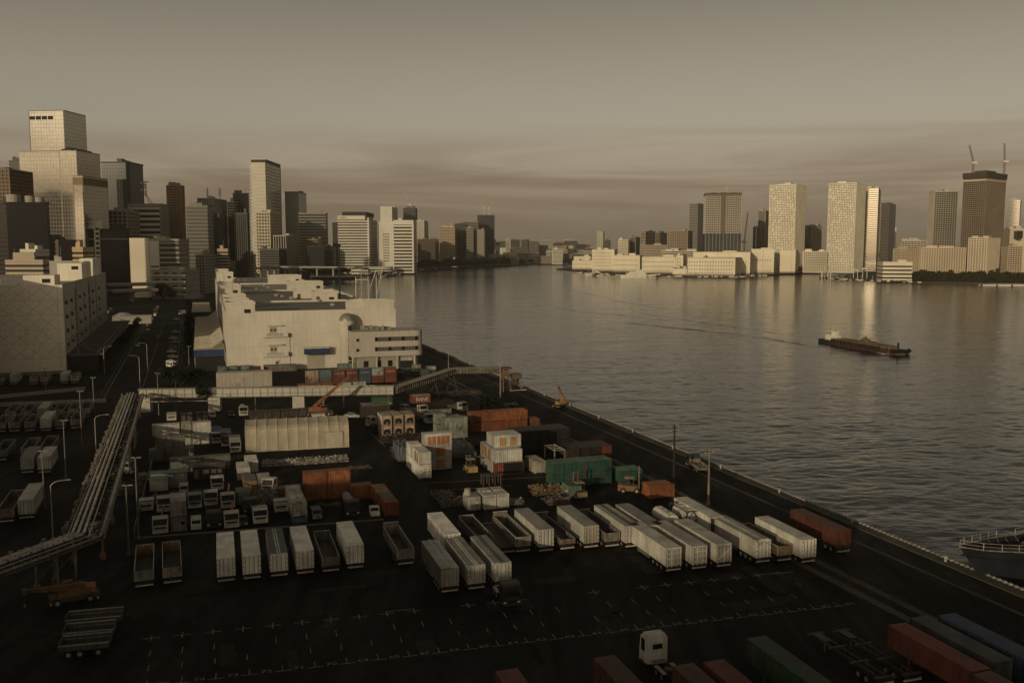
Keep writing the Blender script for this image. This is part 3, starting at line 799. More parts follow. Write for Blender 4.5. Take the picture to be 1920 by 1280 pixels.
for lb, geo, c in (("flat dark-fronted office on the horizon left of centre", (13.33, 3820.00, 39.99, 40.00, 84.57), SLATE), ("slim pale tower on the horizon left of centre", (-21.39, 3860.00, 11.28, 20.00, 87.30), PALE), ("grey and dark twin block with a mast on the horizon", (88.73, 3720.00, 38.88, 40.00, 77.13), (.2, .18, .15)), ("faint pale block on the horizon near the picture centre", (203.58, 4815.00, 30.77, 30.00, 74.93), CONC), ("white apartment slab at the harbour head", (137.60, 2765.63, 30.36, 22.22, 45.40), PALE), ("low white shed with arches along the harbour-head shore", (-22.11, 2710.00, 82.18, 20.00, 21.83), BEIGE)):
    bld(lb, geo, "grid" if "slab" in lb else "bands", c, fl=4, bay=4, roof=1)

# ------------------------------------------------------------------ right bank: white warehouses, housing towers, ships
CREAM = (.66, .58, .43)
def ware(label, geo, rot=-30, col=CREAM, rows=5, seed=1, wins=True, name="dock_warehouse"):
    cx, cy, w, d, h = geo
    t = thing(name, label, "warehouse", xy=(cx, cy), z=-.6, rot=rot)
    box(t, "wall", -w / 2, w / 2, -d / 2, d / 2, 0, h + .6, col, "far_wall")
    box(t, "parapet", -w / 2 - .3, w / 2 + .3, -d / 2 - .3, d / 2 + .3, h + .1, h + 1.3, (.5, .45, .35), "far_wall")
    if wins:
        made("small_openings", "glass", lambda mb: [mb.box(-w / 2 + 2 + i * 4.6, -w / 2 + 3.4 + i * 4.6, -d / 2 - .12, -d / 2 + .4, 4 + j * (h - 5) / rows, 6.2 + j * (h - 5) / rows) for i in range(int((w - 3) / 4.6)) for j in range(rows)], t, col=(.02, .017, .013), kind="stuff")
    for k in range(1, max(2, int(w / 22))): box(t, "wall_joint", -w / 2 + k * 22 - .25, -w / 2 + k * 22 + .25, -d / 2 - .1, -d / 2 + .4, 0, h, (.36, .31, .22), "far_wall")
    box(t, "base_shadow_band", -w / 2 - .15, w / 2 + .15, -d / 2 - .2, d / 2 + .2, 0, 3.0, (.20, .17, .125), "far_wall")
    rooftop(t, w, d, h + .6, col, seed, 2)
    return t
ware("tallest white warehouse of the row on the far quay", (195.78, 1926.34, 47.12, 42.55, 44.79), -14, rows=6, seed=3)
ware("white warehouse with dark loading slots behind the patrol ship", (239.73, 1876.26, 54.19, 61.23, 33.06), -14, rows=3, seed=4)
ware("long plain white warehouse right of the patrol ship", (281.70, 1745.17, 63.10, 40.00, 30.96), -10, rows=3, seed=5)
ware("narrow white stair block between two white warehouses", (324.10, 1739.77, 12.85, 120.00, 34.28), -14, rows=5, seed=6)
ware("big white warehouse with a shaded end at the tip of the far quay", (367.49, 1640.36, 81.71, 120.00, 30.53), -20, rows=4, seed=7)
ware("wide pale roof storehouse rising behind the big tip warehouse", (401.68, 1731.80, 102.47, 120.00, 40.23), -16, rows=2, seed=8)
ware("white warehouse with a dark ladder of windows right of the tip", (480.61, 1745.00, 41.90, 40.00, 46.00), -16, rows=2, seed=9)
ware("second white block right of the tip with a shaded side", (557.10, 1821.04, 28.88, 120.00, 43.93), -22, rows=2, seed=10, wins=False)
bld("cream low apartment slab between the two white housing towers", (602.65, 1814.75, 44.16, 40.00, 41.79), "grid", CREAM, -14, fl=3.4, bay=3.6, frac=.4, name="apartment_block")
bld("long pale low office behind the white warehouses", (375.05, 2027.30, 75.05, 120.00, 42.43), "bands", (.56, .5, .39), -14, fl=4, roof=3)
ware("small two-storey white quay office at the left tip of the right bank", (165.55, 2083.85, 47.42, 59.14, 19.51), -12, rows=2, seed=12, name="quay_office")
ware("grey-white shed behind the small quay office", (170.63, 2173.92, 40.74, 40.25, 28.21), -12, rows=1, seed=13, wins=False, name="quay_office")
t = ware("small dark-based quay shed in front of the stair block", (308.21, 1661.25, 24.67, 120.00, 11.53), -12, rows=1, seed=14, wins=False, name="quay_shed")
t = thing("quay_canopy", "long low white canopy along the far quay below the big tip warehouse", "canopy", xy=(330.22, 1541.42), z=-.6, rot=-6)
box(t, "roof", -34, 34, -5, 5, 4.6, 5.8, PALE, "far_wall")
for k in range(9): box(t, "post", -33 + k * 8.2, -32.4 + k * 8.2, -4.4, -3.8, 0, 4.6, GREY, "far_wall")
# back row
bld("single slender grey tower standing alone on the skyline right of centre", (263.74, 2714.65, 18.58, 25.57, 97.20), "ribs", (.46, .42, .35), -14, gcol=CONC, bay=4, name="office_tower", roof=1)
bld("short dark block at the foot of the lone slender tower", (279.05, 2663.75, 15.33, 24.51, 70.12), "bands", SLATE, -14)
bld("cream office with a black roof tank on the right bank", (285.33, 2321.12, 25.31, 37.23, 69.74), "grid", CREAM, -14, fl=4, bay=3)
bld("grey office right of the cream one with the roof tank", (323.90, 2404.38, 16.06, 108.08, 77.06), "ribs", (.3, .27, .22), -14, bay=3)
bld("two-tone office, cream left and dark right, on the right bank", (340.78, 2282.33, 13.37, 66.95, 90.14), "bands", (.36, .3, .22), -30)
bld("dark brown office beside the red-brown apartment block", (372.85, 2274.79, 11.85, 50.41, 86.22), "bands", (.2, .15, .1), -30)
bld("beige apartment base below the two-tone office", (334.78, 2140.14, 61.03, 67.53, 55.55), "grid", BEIGE, -14, fl=3.6, bay=4, name="apartment_block")
bld("red-brown apartment block with white vertical piers", (389.69, 2113.96, 45.61, 120.00, 87.49), "grid", (.33, .25, .18), -16, fl=3.4, bay=4.2, pw=1.0, frac=.35, name="apartment_block", roof=1)
bld("hazy grey sculpted tower left of the construction tower", (515.50, 2544.54, 24.04, 87.07, 170.08), "bands", (.3, .27, .23), -25, fl=4.4, name="office_tower", roof=3)
# construction tower with pale grid
geo = (432.13, 1882.21, 71.47, 55.00, 159.38); cx, cy, w, d, h = geo
t = thing("housing_tower", "round-shouldered housing tower under construction, dark sheeting on its base", "apartment tower", xy=(cx, cy), z=-.6, rot=-8)
mass(t, w, d, 0, h, "grid", (.40, .36, .295), gcol=(.03, .027, .022), fl=3.6, bay=4.2, frac=.42, pw=.8, cap=False)
box(t, "roof_collar", -w / 2 - .4, w / 2 + .4, -d / 2 - .4, d / 2 + .4, h - 4.5, h + .3, (.10, .075, .055), "far_wall")
box(t, "dark_bay", -4.5, 4.5, -d / 2 - .5, -d / 2 + 2, 40, h - 4, (.13, .10, .075), "far_wall")
box(t, "dust_sheet", -w / 2 - .8, w / 2 + .8, -d / 2 - .8, d / 2 + .8, 2, 78, (.045, .05, .05), "far_wall")
for k in range(11): box(t, "sheet_pole", -w / 2 + 1 + k * 7.1, -w / 2 + 1.8 + k * 7.1, -d / 2 - 1.1, -d / 2 + 1, 2, 79, (.3, .27, .22), "far_wall")
cyl(t, "antenna", (8, 0, h), (8, 0, h + 15), .5, PALE, "far_wall", 6)
for k in range(3): box(t, "plant_room", -24 + k * 20, -12 + k * 20, -8, 8, h, h + 2.6, BROWN, "far_wall")
lattice_crane("red and white luffing crane beside the round-shouldered tower", (cx + 55, cy + 30), -.6, 60, 60, -80, -6, (.2, .11, .08), 1.4)
bld("rounded grey tower peeping out left of the first white housing tower", (607.83, 2206.54, 17.03, 114.14, 136.73), "ribs", (.34, .3, .24), -20, bay=3, name="office_tower", roof=1)
def white_tower(label, geo, rot):
    t = bld(label, geo, "grid", (.68, .61, .47), rot, fl=3.35, bay=3.3, frac=.46, pw=1.15, gcol=(.07, .06, .045), name="housing_tower", cat="apartment tower", roof=2)
    w, d, h = geo[2:]
    made("bright_panels", "far_wall", lambda mb: [mb.box(-w / 2 + 1 + 3.3 * i, -w / 2 + 3.6 + 3.3 * i, -d / 2 - .1, -d / 2 + .2, 3.35 * j, 3.35 * j + 3) for j in range(2, int(h / 3.35) - 1) for i in range(int(w / 3.3)) if (i * 7 + j * 3 + (i * j) % 5) % 11 < 2], t, col=(.66, .6, .47), kind="stuff")
    return t
white_tower("left of the twin tall white housing towers across the water", (549.55, 1825.83, 51.39, 75.97, 171.48), -32)
white_tower("right of the twin tall white housing towers across the water", (670.12, 1832.34, 51.79, 91.07, 174.55), -32)
bld("beige and grey office between the twin white towers", (744.82, 2255.89, 15.72, 120.00, 103.20), "ribs", BEIGE, -30, bay=3)
bld("dark little tower left of the first white housing tower", (539.26, 2020.71, 7.82, 41.23, 94.62), "plain", SLATE, -20, roof=1)
bld("tall pale balcony tower close behind the right white tower", (772.63, 1959.96, 25.30, 120.00, 172.24), "bands", (.5, .42, .3), -24, fl=4.4, gcol=(.50, .47, .40), gmat="sun_glass", frac=.56, name="apartment_tower", roof=4)
bld("darker balcony tower stepping down to the right of the pale one", (844.08, 2050.98, 16.87, 108.00, 146.62), "bands", (.2, .17, .13), -30, fl=3.3, name="apartment_tower")
bld("thin white sliver of a tower beside the darker balcony tower", (1014.41, 2419.74, 5.56, 40.00, 102.75), "plain", PALE, -20, roof=0)
bld("dark gridded housing tower left of the crane-topped tower", (786.98, 1673.13, 39.58, 40.00, 150.07), "grid", (.42, .37, .29), -10, fl=3.4, bay=3.8, frac=.24, pw=.5, name="housing_tower", cat="apartment tower", roof=1)
# crane-topped tower
geo = (824.62, 1600.80, 38.00, 81.66, 176.66); cx, cy, w, d, h = geo
t = thing("housing_tower", "brown housing tower under construction crowned by two cranes at far right", "apartment tower", xy=(cx, cy), z=-.8, rot=-50)
mass(t, w, d, 0, h, "grid", (.21, .165, .12), gcol=(.025, .02, .016), fl=3.4, bay=3.6, frac=.42, pw=.8, cap=False)
box(t, "dark_collar", -w / 2 - 1.2, w / 2 + 1.2, -d / 2 - 1.2, d / 2 + 1.2, h - 9, h + .4, (.055, .045, .036), "far_wall")
box(t, "pale_ledge", -w / 2 - .6, w / 2 + .6, -d / 2 - .6, d / 2 + .6, h - 14, h - 11.5, (.5, .42, .32), "far_wall")
box(t, "core_top", -w / 4, w / 4, -d / 4, d / 4, h, h + 5, (.07, .055, .04), "far_wall")
lattice_crane("left of two red cranes on the crane-topped brown tower", (cx - 25, cy - 6), h, 16, 30, 90, -16, (.15, .075, .05), 1.5)
lattice_crane("right of two red cranes on the crane-topped brown tower", (cx + 27, cy - 10), h - 4, 22, 30, 90, -4, (.15, .075, .05), 1.5)
bld("plain pale slab standing behind the crane-topped brown tower", (971.13, 1820.86, 12.09, 40.00, 182.17), "plain", (.46, .42, .35), -20, name="office_tower", roof=0)
bld("shiny banded tower at the right edge of the picture", (1076.07, 1957.03, 20.27, 120.00, 149.30), "bands", (.44, .4, .32), -30, gcol=(.4, .38, .33), gmat="mirror_glass", fl=4.5, frac=.3, name="office_tower")
bld("cream office with a dark square opening at the right edge", (952.70, 1722.96, 37.60, 40.00, 84.52), "plain", (.5, .43, .32), -10)
t = [o for o in bpy.data.objects if o.get("label", "").startswith("cream office with a dark square")][0]
box(t, "square_opening", -12, -5, -45, 10, 66, 80, DARK, "glass")
bld("brown-windowed apartment block below the cream right-edge office", (821.10, 1496.70, 22.24, 30.00, 51.31), "grid", (.46, .36, .25), -10, fl=3.3, bay=4, name="apartment_block")
bld("long cream housing slab on the far-right shore", (676.35, 1433.52, 66.22, 18.00, 48.65), "grid", (.52, .43, .30), -8, fl=3.1, bay=3.6, frac=.48, pw=1.2, gcol=(.06, .048, .034), name="apartment_block", cat="apartment block")
bld("cream housing wing angled left of the long shore slab", (625.43, 1442.68, 38.07, 18.00, 47.00), "grid", (.48, .39, .28), 18, fl=3.1, bay=3.4, frac=.48, pw=1.1, gcol=(.06, .048, .034), name="apartment_block", cat="apartment block")
bld("stepped rear housing block rising behind the shore slab", (681.63, 1551.74, 40.61, 18.00, 60.44), "grid", (.44, .37, .27), -8, fl=3.3, bay=5, frac=.5, name="apartment_block", cat="apartment block", roof=4)
bld("cream housing block with a dark stepped side right of the shore slab", (746.80, 1441.22, 27.03, 84.93, 64.09), "grid", (.56, .47, .34), -40, fl=3.1, bay=3.8, frac=.48, pw=1.3, gcol=(.06, .048, .034), name="apartment_block", cat="apartment block")
bld("white four-storey depot office at the water's edge with outside stairs", (568.83, 1353.22, 40.64, 40.00, 27.62), "bands", (.62, .55, .42), -10, fl=5.2, frac=.6, sep=True, roof=1, name="depot_office")
t = thing("low_white_hall", "low plain white hall in front of the four-storey depot office", "hall", xy=(627.08, 1463.14), z=-.8, rot=-8)
box(t, "wall", -22, 22, -6, 6, 0, 7, CREAM, "far_wall"); box(t, "roof", -22.4, 22.4, -6.4, 6.4, 7, 7.6, PALE, "far_wall")
# bridge deck at the inlet and pontoon
t = thing("inlet_bridge", "low flat bridge across the inlet behind the white depot", "bridge", xy=(759.35, 1991.97), z=-1, rot=-4)
box(t, "deck", -75, 110, -6, 6, 6, 8, CONC, "far_wall")
for k in range(7): box(t, "pier", -70 + 28 * k, -67 + 28 * k, -4, 4, -4, 6, CONC, "far_wall")
t = thing("pontoon", "long low white pontoon moored at the far-right shore", "pontoon", xy=(670.03, 1232.82), z=-3.4, rot=-3)
box(t, "hull", -34, 34, -4, 4, 0, 2.2, PALE, "far_wall")
for k in range(3): box(t, "tyre_fender", -34 + 20 * k, -32 + 20 * k, -4.6, -4, .4, 2.0, BLACK, "rubber")
# gantry frames on the jetty
t = thing("boat_hoist", "pair of white portal frames on the small jetty by the inlet", "hoist", xy=(560.07, 1463.14), z=-.8, rot=-20)
for k in range(2):
    for s in (-1, 1): box(t, "leg", -7 + k * 14 + s * 3.2, -6.2 + k * 14 + s * 3.2, -1, 0, 0, 14 + 2 * k, PALE, "far_wall")
    box(t, "beam", -11 + k * 14, -2.6 + k * 14, -1.2, .2, 13 + 2 * k, 15 + 2 * k, PALE, "far_wall")
for i_, (px_, c) in enumerate((((509.70, 1494.27), PALE), ((514.09, 1494.27), GREY), ((519.35, 1494.27), PALE), ((523.74, 1494.27), PALE))):
    t = thing("mooring_post", "one of four pale mooring posts at the tip of the small jetty", "post", xy=px_, z=-4, group="jetty mooring posts")
    cyl(t, "shaft", (0, 0, 0), (0, 0, 13), .9, c, "far_wall", 8); cyl(t, "cap", (0, 0, 13), (0, 0, 13.6), 1.2, c, "far_wall", 8)

# ---------------------------------------------------------------- ships
def ship(label, xy, rot, L_, W_, hh, col, cabin, name="ship", dark=None):
    t = thing(name, label, "ship", xy=xy, z=ZW - .3, rot=rot)
    def hull(mb):
        n = 10; up, lo_ = [], []
        for i in range(n + 1):
            s = i / n; x = -L_ / 2 + L_ * s
            k = 1 - max(0, (s - .62) / .38) ** 2.2; b_ = 1 - max(0, (.12 - s) / .12) * .25
            rise = hh * (1 + .45 * max(0, (s - .55) / .45) ** 2)
            ww = W_ / 2 * k * b_
            up.append((x + (1.5 if i == n else 0), ww, rise)); lo_.append((x - L_ * .05 * (s > .8) * (s - .8) * 5, ww * .82, 0))
        for i in range(n):
            for sg in (1, -1):
                q = [lo_[i], lo_[i + 1], up[i + 1], up[i]]
                mb.face([(a, b_ * sg, c) for a, b_, c in q])
            mb.face([(up[i][0], up[i][1], up[i][2] - .7), (up[i + 1][0], up[i + 1][1], up[i + 1][2] - .7), (up[i + 1][0], -up[i + 1][1], up[i + 1][2] - .7), (up[i][0], -up[i][1], up[i][2] - .7)])
        mb.face([(lo_[0][0], lo_[0][1], 0), (lo_[0][0], -lo_[0][1], 0), (up[0][0], -up[0][1], up[0][2]), (up[0][0], up[0][1], up[0][2])])
    made("hull", "paint", hull, t, col=dark or col)
    for k, (x0, x1, z0, z1, f) in enumerate(cabin):
        o = box(t, "deckhouse", x0 * L_, x1 * L_, -W_ * f / 2, W_ * f / 2, hh + z0, hh + z1, col)
        n = max(2, int((x1 - x0) * L_ / 3))
        for j in range(n):
            xx = x0 * L_ + (j + .25) * (x1 - x0) * L_ / n
            box(t, "porthole", xx, xx + .9, -W_ * f / 2 - .06, W_ * f / 2 + .06, hh + z0 + (z1 - z0) * .45, hh + z0 + (z1 - z0) * .75, DARK, "glass")
    x = cabin[-1][0] * L_ + 1.5; zt = hh + cabin[-1][3]
    cyl(t, "mast", (x, 0, zt), (x, 0, zt + hh * 1.6), .28, col); box(t, "mast_yard", x - .2, x + .2, -2.4, 2.4, zt + hh, zt + hh + .3, col)
    cyl(t, "funnel", (x - L_ * .1, 0, zt - 2), (x - L_ * .1, 0, zt + 2.0), 1.2, col)
    return t
ship("large white patrol ship moored at the far quay, bow to the right", (218.22, 1548.63), -4, 66, 11, 5.6, (.72, .66, .52), [(-.36, .16, 0, 3.6, .8), (-.28, .10, 3.6, 6.6, .7), (-.12, .06, 6.6, 9.4, .6)])
ship("smaller white patrol boat moored left of the large one", (158.88, 1702.47), -4, 42, 8, 3.4, (.72, .66, .52), [(-.30, .16, 0, 2.8, .75), (-.1, .10, 2.8, 5.2, .6)])
ship("white survey ship with tall upperworks moored at the left bank", (-185.45, 2150.71), 14, 46, 12, 5.5, (.60, .55, .45), [(-.42, -.02, 0, 5, .85), (-.40, -.14, 5, 11, .7), (-.34, -.2, 11, 15, .6)], dark=(.05, .05, .048))
ship("small white tug moored in the canal beyond the road", (-312.62, 854.09), 74, 20, 7, 3.0, (.66, .6, .48), [(-.2, .2, 0, 3.2, .7), (-.1, .15, 3.2, 6.4, .55)], name="tug")
for lb, px_ in (("small excursion boat nearest the tip of the pier on the left bank", (-225.54, 1754.74)), ("second excursion boat along the left-bank pier", (-235.81, 1653.21)), ("third excursion boat along the left-bank pier", (-247.55, 1621.92))):
    ship(lb, px_, 12, 20, 5, 2.2, (.62, .57, .47), [(-.3, .25, 0, 2.4, .8)], name="excursion_boat")

# barge under way
bx_, by_ = (175.15, 451.13)
t = thing("barge", "long rusty barge loaded with gravel under way on the river", "barge", xy=(bx_, by_), z=ZW + .15, rot=-75)
BL, BWd = 54.0, 10.0
def bhull(mb):
    mb.prism([(-20, -5), (26, -5), (30, -3.6), (32, 0), (30, 3.6), (26, 5), (-20, 5)], 0, 2.5)
made("hull", "rusty", bhull, t, col=(.085, .045, .03))
for s in (-1, 1):
    box(t, "coaming", -19.5, 20, s * 4.2 - .2, s * 4.2 + .2, 2.5, 3.7, (.15, .115, .08), "rusty")
    for k in range(20): box(t, "coaming_rib", -19 + k * 2.0, -18.1 + k * 2.0, s * 4.75 - .3, s * 4.75 + .3, 1.1, 3.3, (.02, .018, .015), "rubber")
box(t, "coaming", 19.8, 20.2, -4.2, 4.2, 2.5, 3.7, (.15, .115, .08), "rusty"); box(t, "coaming", -19.8, -19.4, -4.2, 4.2, 2.5, 3.7, (.15, .115, .08), "rusty")
def heap(mb):
    r = random.Random(3); nx_, ny_ = 46, 12; g_ = {}
    for i in range(nx_ + 1):
        for j in range(ny_ + 1):
            x = -19 + 38 * i / nx_; y = -4 + 8 * j / ny_
            z = 2.7 + sum(hh * max(0, 1 - math.hypot(x - a, y * 1.1) / rr) for a, hh, rr in ((-12, 1.2, 6), (-5, 1.4, 6), (2.5, 4.0, 5.2), (8, 2.2, 4), (12, 1.6, 4), (17, .8, 4))) + r.uniform(0, .25)
            g_[i, j] = len(mb.v); mb.v.append((x, y, z))
    for i in range(nx_):
        for j in range(ny_): mb.f.append((g_[i, j], g_[i + 1, j], g_[i + 1, j + 1], g_[i, j + 1]))
made("gravel_load", "sand", heap, t)
made("bow_fenders", "rubber", lambda mb: [mb.tube((27 + 5 * math.cos(a) - .4, 4.6 * math.sin(a), 1.9), (27 + 5 * math.cos(a) + .4, 4.6 * math.sin(a) * 1.1, 2.7), .8, .8, 8) for a in [-1.3 + .26 * k for k in range(11)]], t, col=BLACK, kind="stuff")
cyl(t, "bow_post", (27, 0, 2.5), (27, 0, 6.0), .5, BLACK); box(t, "winch", 22, 25.5, -1.8, 1.8, 2.5, 3.6, (.2, .14, .07), "rusty")
tg = made("pusher_hull", "paint", lambda mb: mb.prism([(-33, -2.6), (-32, -3.6), (-20.4, -3.8), (-20.4, 3.8), (-32, 3.6), (-33, 2.6)], 0, 2.4), t, col=(.03, .03, .03))
box(t, "wheelhouse", -27.6, -21.6, -2.7, 2.7, 2.4, 4.8, (.74, .68, .56)); box(t, "wheelhouse", -26.6, -22.6, -2.2, 2.2, 4.8, 7.0, (.74, .68, .56))
for k in range(4): box(t, "wheelhouse_window", -26.3 + k * .95, -25.7 + k * .95, -2.28, 2.28, 5.6, 6.4, BLACK, "glass")
cyl(t, "funnel", (-28.6, 0, 2.4), (-28.6, 0, 5.6), .6, DARK); cyl(t, "mast", (-24.5, 0, 7), (-24.5, 0, 10), .12, PALE)
made("bow_wave", "foam", lambda mb: [mb.tube((32.3 - k * 1.3, -(.4 + 2.9 * (1 - math.exp(-k / 3))) - 2.4 * (k > 0), .42), (31.2 - k * 1.3, -(.4 + 2.9 * (1 - math.exp(-(k + 1) / 3))) - 2.4, .42), .30 - .012 * k, .28 - .012 * k, 6) for k in range(18)], t, kind="stuff")
# the wake: low ridges of water spreading behind the barge
def wake(name, p, q, h0, w0, n=60, wob=1.2, seed=1):
    """one low, meandering ridge that fades at both ends"""
    r = random.Random(seed); p, q = Vector(p), Vector(q); d = (q - p); nn = Vector((-d.y, d.x)).normalized()
    ph = r.uniform(0, 6)
    def fn(mb):
        prof = (-1, -.55, -.2, .15, .5, 1); hz = (0, .25, .8, 1, .35, 0)
        for i in range(n + 1):
            s = i / n; c = p + d * s + nn * (wob * math.sin(s * 9 + ph) + wob * .5 * math.sin(s * 23 + ph))
            a = math.sin(math.pi * min(1, s * 1.04)) ** .6 * (.8 + .2 * math.sin(s * 40))
            for k, z in zip(prof, hz):
                mb.v.append((c.x + nn.x * k * w0, c.y + nn.y * k * w0, ZW + .03 + .62 * (1.0 if c.y < 420 else max(0.0, 1 - (c.y - 420) / 1340.0) ** 1.3) - .25 * (z == 0) + (h0 + .06) * a * z))
        for i in range(n):
            for k in range(5):
                b_ = i * 6 + k; mb.f.append((b_, b_ + 6, b_ + 7, b_ + 1))
    o = made(name, "water", fn, kind="structure")
    for f_ in o.data.polygons: f_.use_smooth = True
    return o
wake("wake_ridge", (163.93, 471.29), (63.08, 628.94), .32, 1.6, seed=2)
wake("wake_ridge", (168.69, 487.63), (93.29, 719.52), .26, 1.6, seed=3)
wake("wake_ridge", (163.11, 430.39), (122.92, 547.64), .3, 1.5, seed=4)
wake("wake_ridge", (131.20, 569.76), (-32.21, 912.25), .22, 2.0, wob=4, seed=5)
wake("wake_ridge", (138.36, 690.30), (54.55, 1160.19), .2, 2.2, wob=5, seed=6)

# parked vehicles, crates and posts along the far quays, too small to tell apart
def clutter(name, label, pts, n, sd, cols, hmax=4.0):
    r = random.Random(sd)
    for c in range(len(cols)):
        def fn(mb):
            for i in range(n):
                s = r.random() * (len(pts) - 1); k = min(int(s), len(pts) - 2); f = s - k
                x = pts[k][0] * (1 - f) + pts[k + 1][0] * f; y = pts[k][1] * (1 - f) + pts[k + 1][1] * f + r.uniform(2, 16)
                a, b_, h = r.uniform(.6, 3.4), r.uniform(.6, 2.5), r.uniform(1.0, hmax) * r.uniform(.4, 1)
                mb.box(x - a, x + a, y - b_, y + b_, -.7, -.6 + h)
                if r.random() < .12: mb.box(x - .15, x + .15, y - .15, y + .15, -.7, h + 6)
        o = made(name, "far_wall", fn, col=cols[c], kind="stuff"); tag(o, label % ("dark", "pale")[c % 2], "clutter", None, "stuff")
clutter("quay_clutter", "%s parked vehicles and crates crowding the far white quay", [(128.38, 1750.34), (170.08, 1609.93), (195.34, 1547.82), (367.47, 1490.32), (444.66, 1578.27)], 150, 3, [(.035, .03, .024), (.45, .41, .33)])
clutter("quay_clutter", "%s boats and sheds crowding the small jetty on the right shore", [(497.32, 1411.63), (503.95, 1340.81), (572.11, 1256.71)], 70, 4, [(.05, .042, .032), (.5, .45, .36)])
clutter("quay_clutter", "%s parked vehicles and kiosks crowding the left-bank pier", [(-302.37, 1609.93), (-224.89, 1609.93), (-208.76, 1872.80), (-166.00, 2177.27)], 120, 5, [(.03, .027, .022), (.4, .37, .3)])

# ------------------------------------------------------------------ kit: containers, trailers, vehicles, lamps, trees
def corrugated(mb, L_, W_, H_, amp=.045, pitch=.42):
    """closed box whose long sides and blind end are folded into ribs; x = width, y = length (doors at y = 0)"""
    def wave(n):
        out = []
        for i in range(n):
            out += [(i / n, 0), ((i + .38) / n, 0), ((i + .5) / n, 1), ((i + .88) / n, 1)]
        return out + [(1, 0)]
    ny, nx = max(3, int(L_ / pitch)), max(3, int(W_ / pitch))
    ring = []
    w = W_ / 2
    for s, a in wave(ny): ring.append((w - amp * a, L_ * s))
    for s, a in wave(nx): ring.append((w - W_ * s, L_ - amp * a))
    for s, a in wave(ny): ring.append((-w + amp * a, L_ * (1 - s)))
    ring += [(-w, 0.06), (w, 0.06)]
    mb.prism(ring, 0.14, H_ - .07)

SIZES = {"20": (6.06, 2.44, 2.59), "40": (12.19, 2.44, 2.59), "40h": (12.19, 2.44, 2.9), "12": (3.7, 2.45, 2.5), "14": (4.25, 2.45, 2.6), "10": (3.0, 2.44, 2.6)}
def container(label, u, v, size, col, z=0.0, rot=0.0, mat="rusty", group=None, roofcol=None, doors=True, detail=True, name="container", doorcol=None):
    """u,v = near-left bottom corner; the length runs away along u (rot 0, doors to the viewer) or along v (rot -90, blind side to the viewer)"""
    L_, W_, H_ = SIZES[size]
    if rot == 0: uu, vv = u, v + W_ / 2
    elif rot == -90: uu, vv = u + W_ / 2, v
    elif rot == 90: uu, vv = u + W_ / 2, v + L_
    else: uu, vv = u, v
    t = thing(name, label, "container", uu, vv, z, rot, group)
    made("side_walls", mat, lambda mb: corrugated(mb, L_, W_, H_), t, col=col, key=("walls", size))
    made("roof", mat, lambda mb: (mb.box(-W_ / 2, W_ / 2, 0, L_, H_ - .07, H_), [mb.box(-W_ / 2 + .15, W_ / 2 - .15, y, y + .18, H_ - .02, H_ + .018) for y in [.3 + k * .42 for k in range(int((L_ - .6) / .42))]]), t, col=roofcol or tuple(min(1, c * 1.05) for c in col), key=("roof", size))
    for sx in (-1, 1):
        for y in (.08, L_ - .08):
            x = sx * (W_ / 2 - .06)
            made("corner_post", mat, lambda mb: mb.box(-.075, .075, -.085, .085, 0, H_ + .012), t, (x + sx * .012, y, 0), col=tuple(c * .8 for c in col), key=("post", size))
        made("bottom_rail", mat, lambda mb: mb.box(-.05, .05, .16, L_ - .16, 0.0, .16), t, (sx * (W_ / 2 - .045), 0, 0), col=tuple(c * .7 for c in col), key=("rail", size))
    if doors and detail:
        dc = doorcol or col
        for sx in (-1, 1):
            d = box(t, "door", min(sx * .02, sx * (W_ / 2 - .14)), max(sx * .02, sx * (W_ / 2 - .14)), -.01, .055, .18, H_ - .12, dc, mat)
            for q in (.30, .82):
                sub(d, "locking_bar", sx * q - .032, sx * q + .032, -.06, -.012, .12, H_ - .1, tuple(c * .45 + .02 for c in dc))
    return t

def panel_on(t, name, x0, x1, z0, z1, y, col, mat="paint"):
    return box(t, name, x0, x1, y - .05, y + .02, z0, z1, col, mat)

def wheel(t, x, y, z, r=.5, w=.28, rim=True, axis="x"):
    d = (w / 2, 0, 0) if axis == "x" else (0, w / 2, 0)
    o = made("wheel", "rubber", lambda mb: mb.tube((-.5, 0, 0), (.5, 0, 0), 1, None, 14), t, (x, y, z), (0, 0, 0 if axis == "x" else rad(90)), col=(.013, .012, .011), key="tyre", scale=(w, r, r))
    if rim:
        made("rim", "dull_metal", lambda mb: mb.tube((-.53, 0, 0), (.53, 0, 0), .55, None, 10), o, col=(.33, .31, .27), key="rim")
    return o

def chassis(t, L_, axles=3, z=1.05, col=(.03, .028, .025), rear=.9, rims=True, legs=True):
    for s in (-1, 1):
        box(t, "chassis_rail", s * .48 - .07, s * .48 + .07, .2, L_ - .3, z - .38, z - .02, col, "rusty")
    for k in range(axles):
        y = rear + .7 + k * 1.3
        for s in (-1, 1): wheel(t, s * 1.0, y, .5, .5, .42, rims)
        cyl(t, "axle", (-1.0, y, .5), (1.0, y, .5), .08, col)
    box(t, "rear_bumper", -1.15, 1.15, .05, .17, .42, .62, (.42, .40, .35))
    box(t, "plate_panel", -.42, .42, .10, .2, .64, .96, (.02, .02, .018))
    for s in (-1, 1):
        box(t, "tail_lamp", s * .86 - .2, s * .86 + .2, .04, .12, .72, .9, (.13, .02, .014))
        if legs: box(t, "landing_leg", s * .75 - .07, s * .75 + .07, L_ - 3.0, L_ - 2.86, .06, z - .1, (.12, .11, .1))

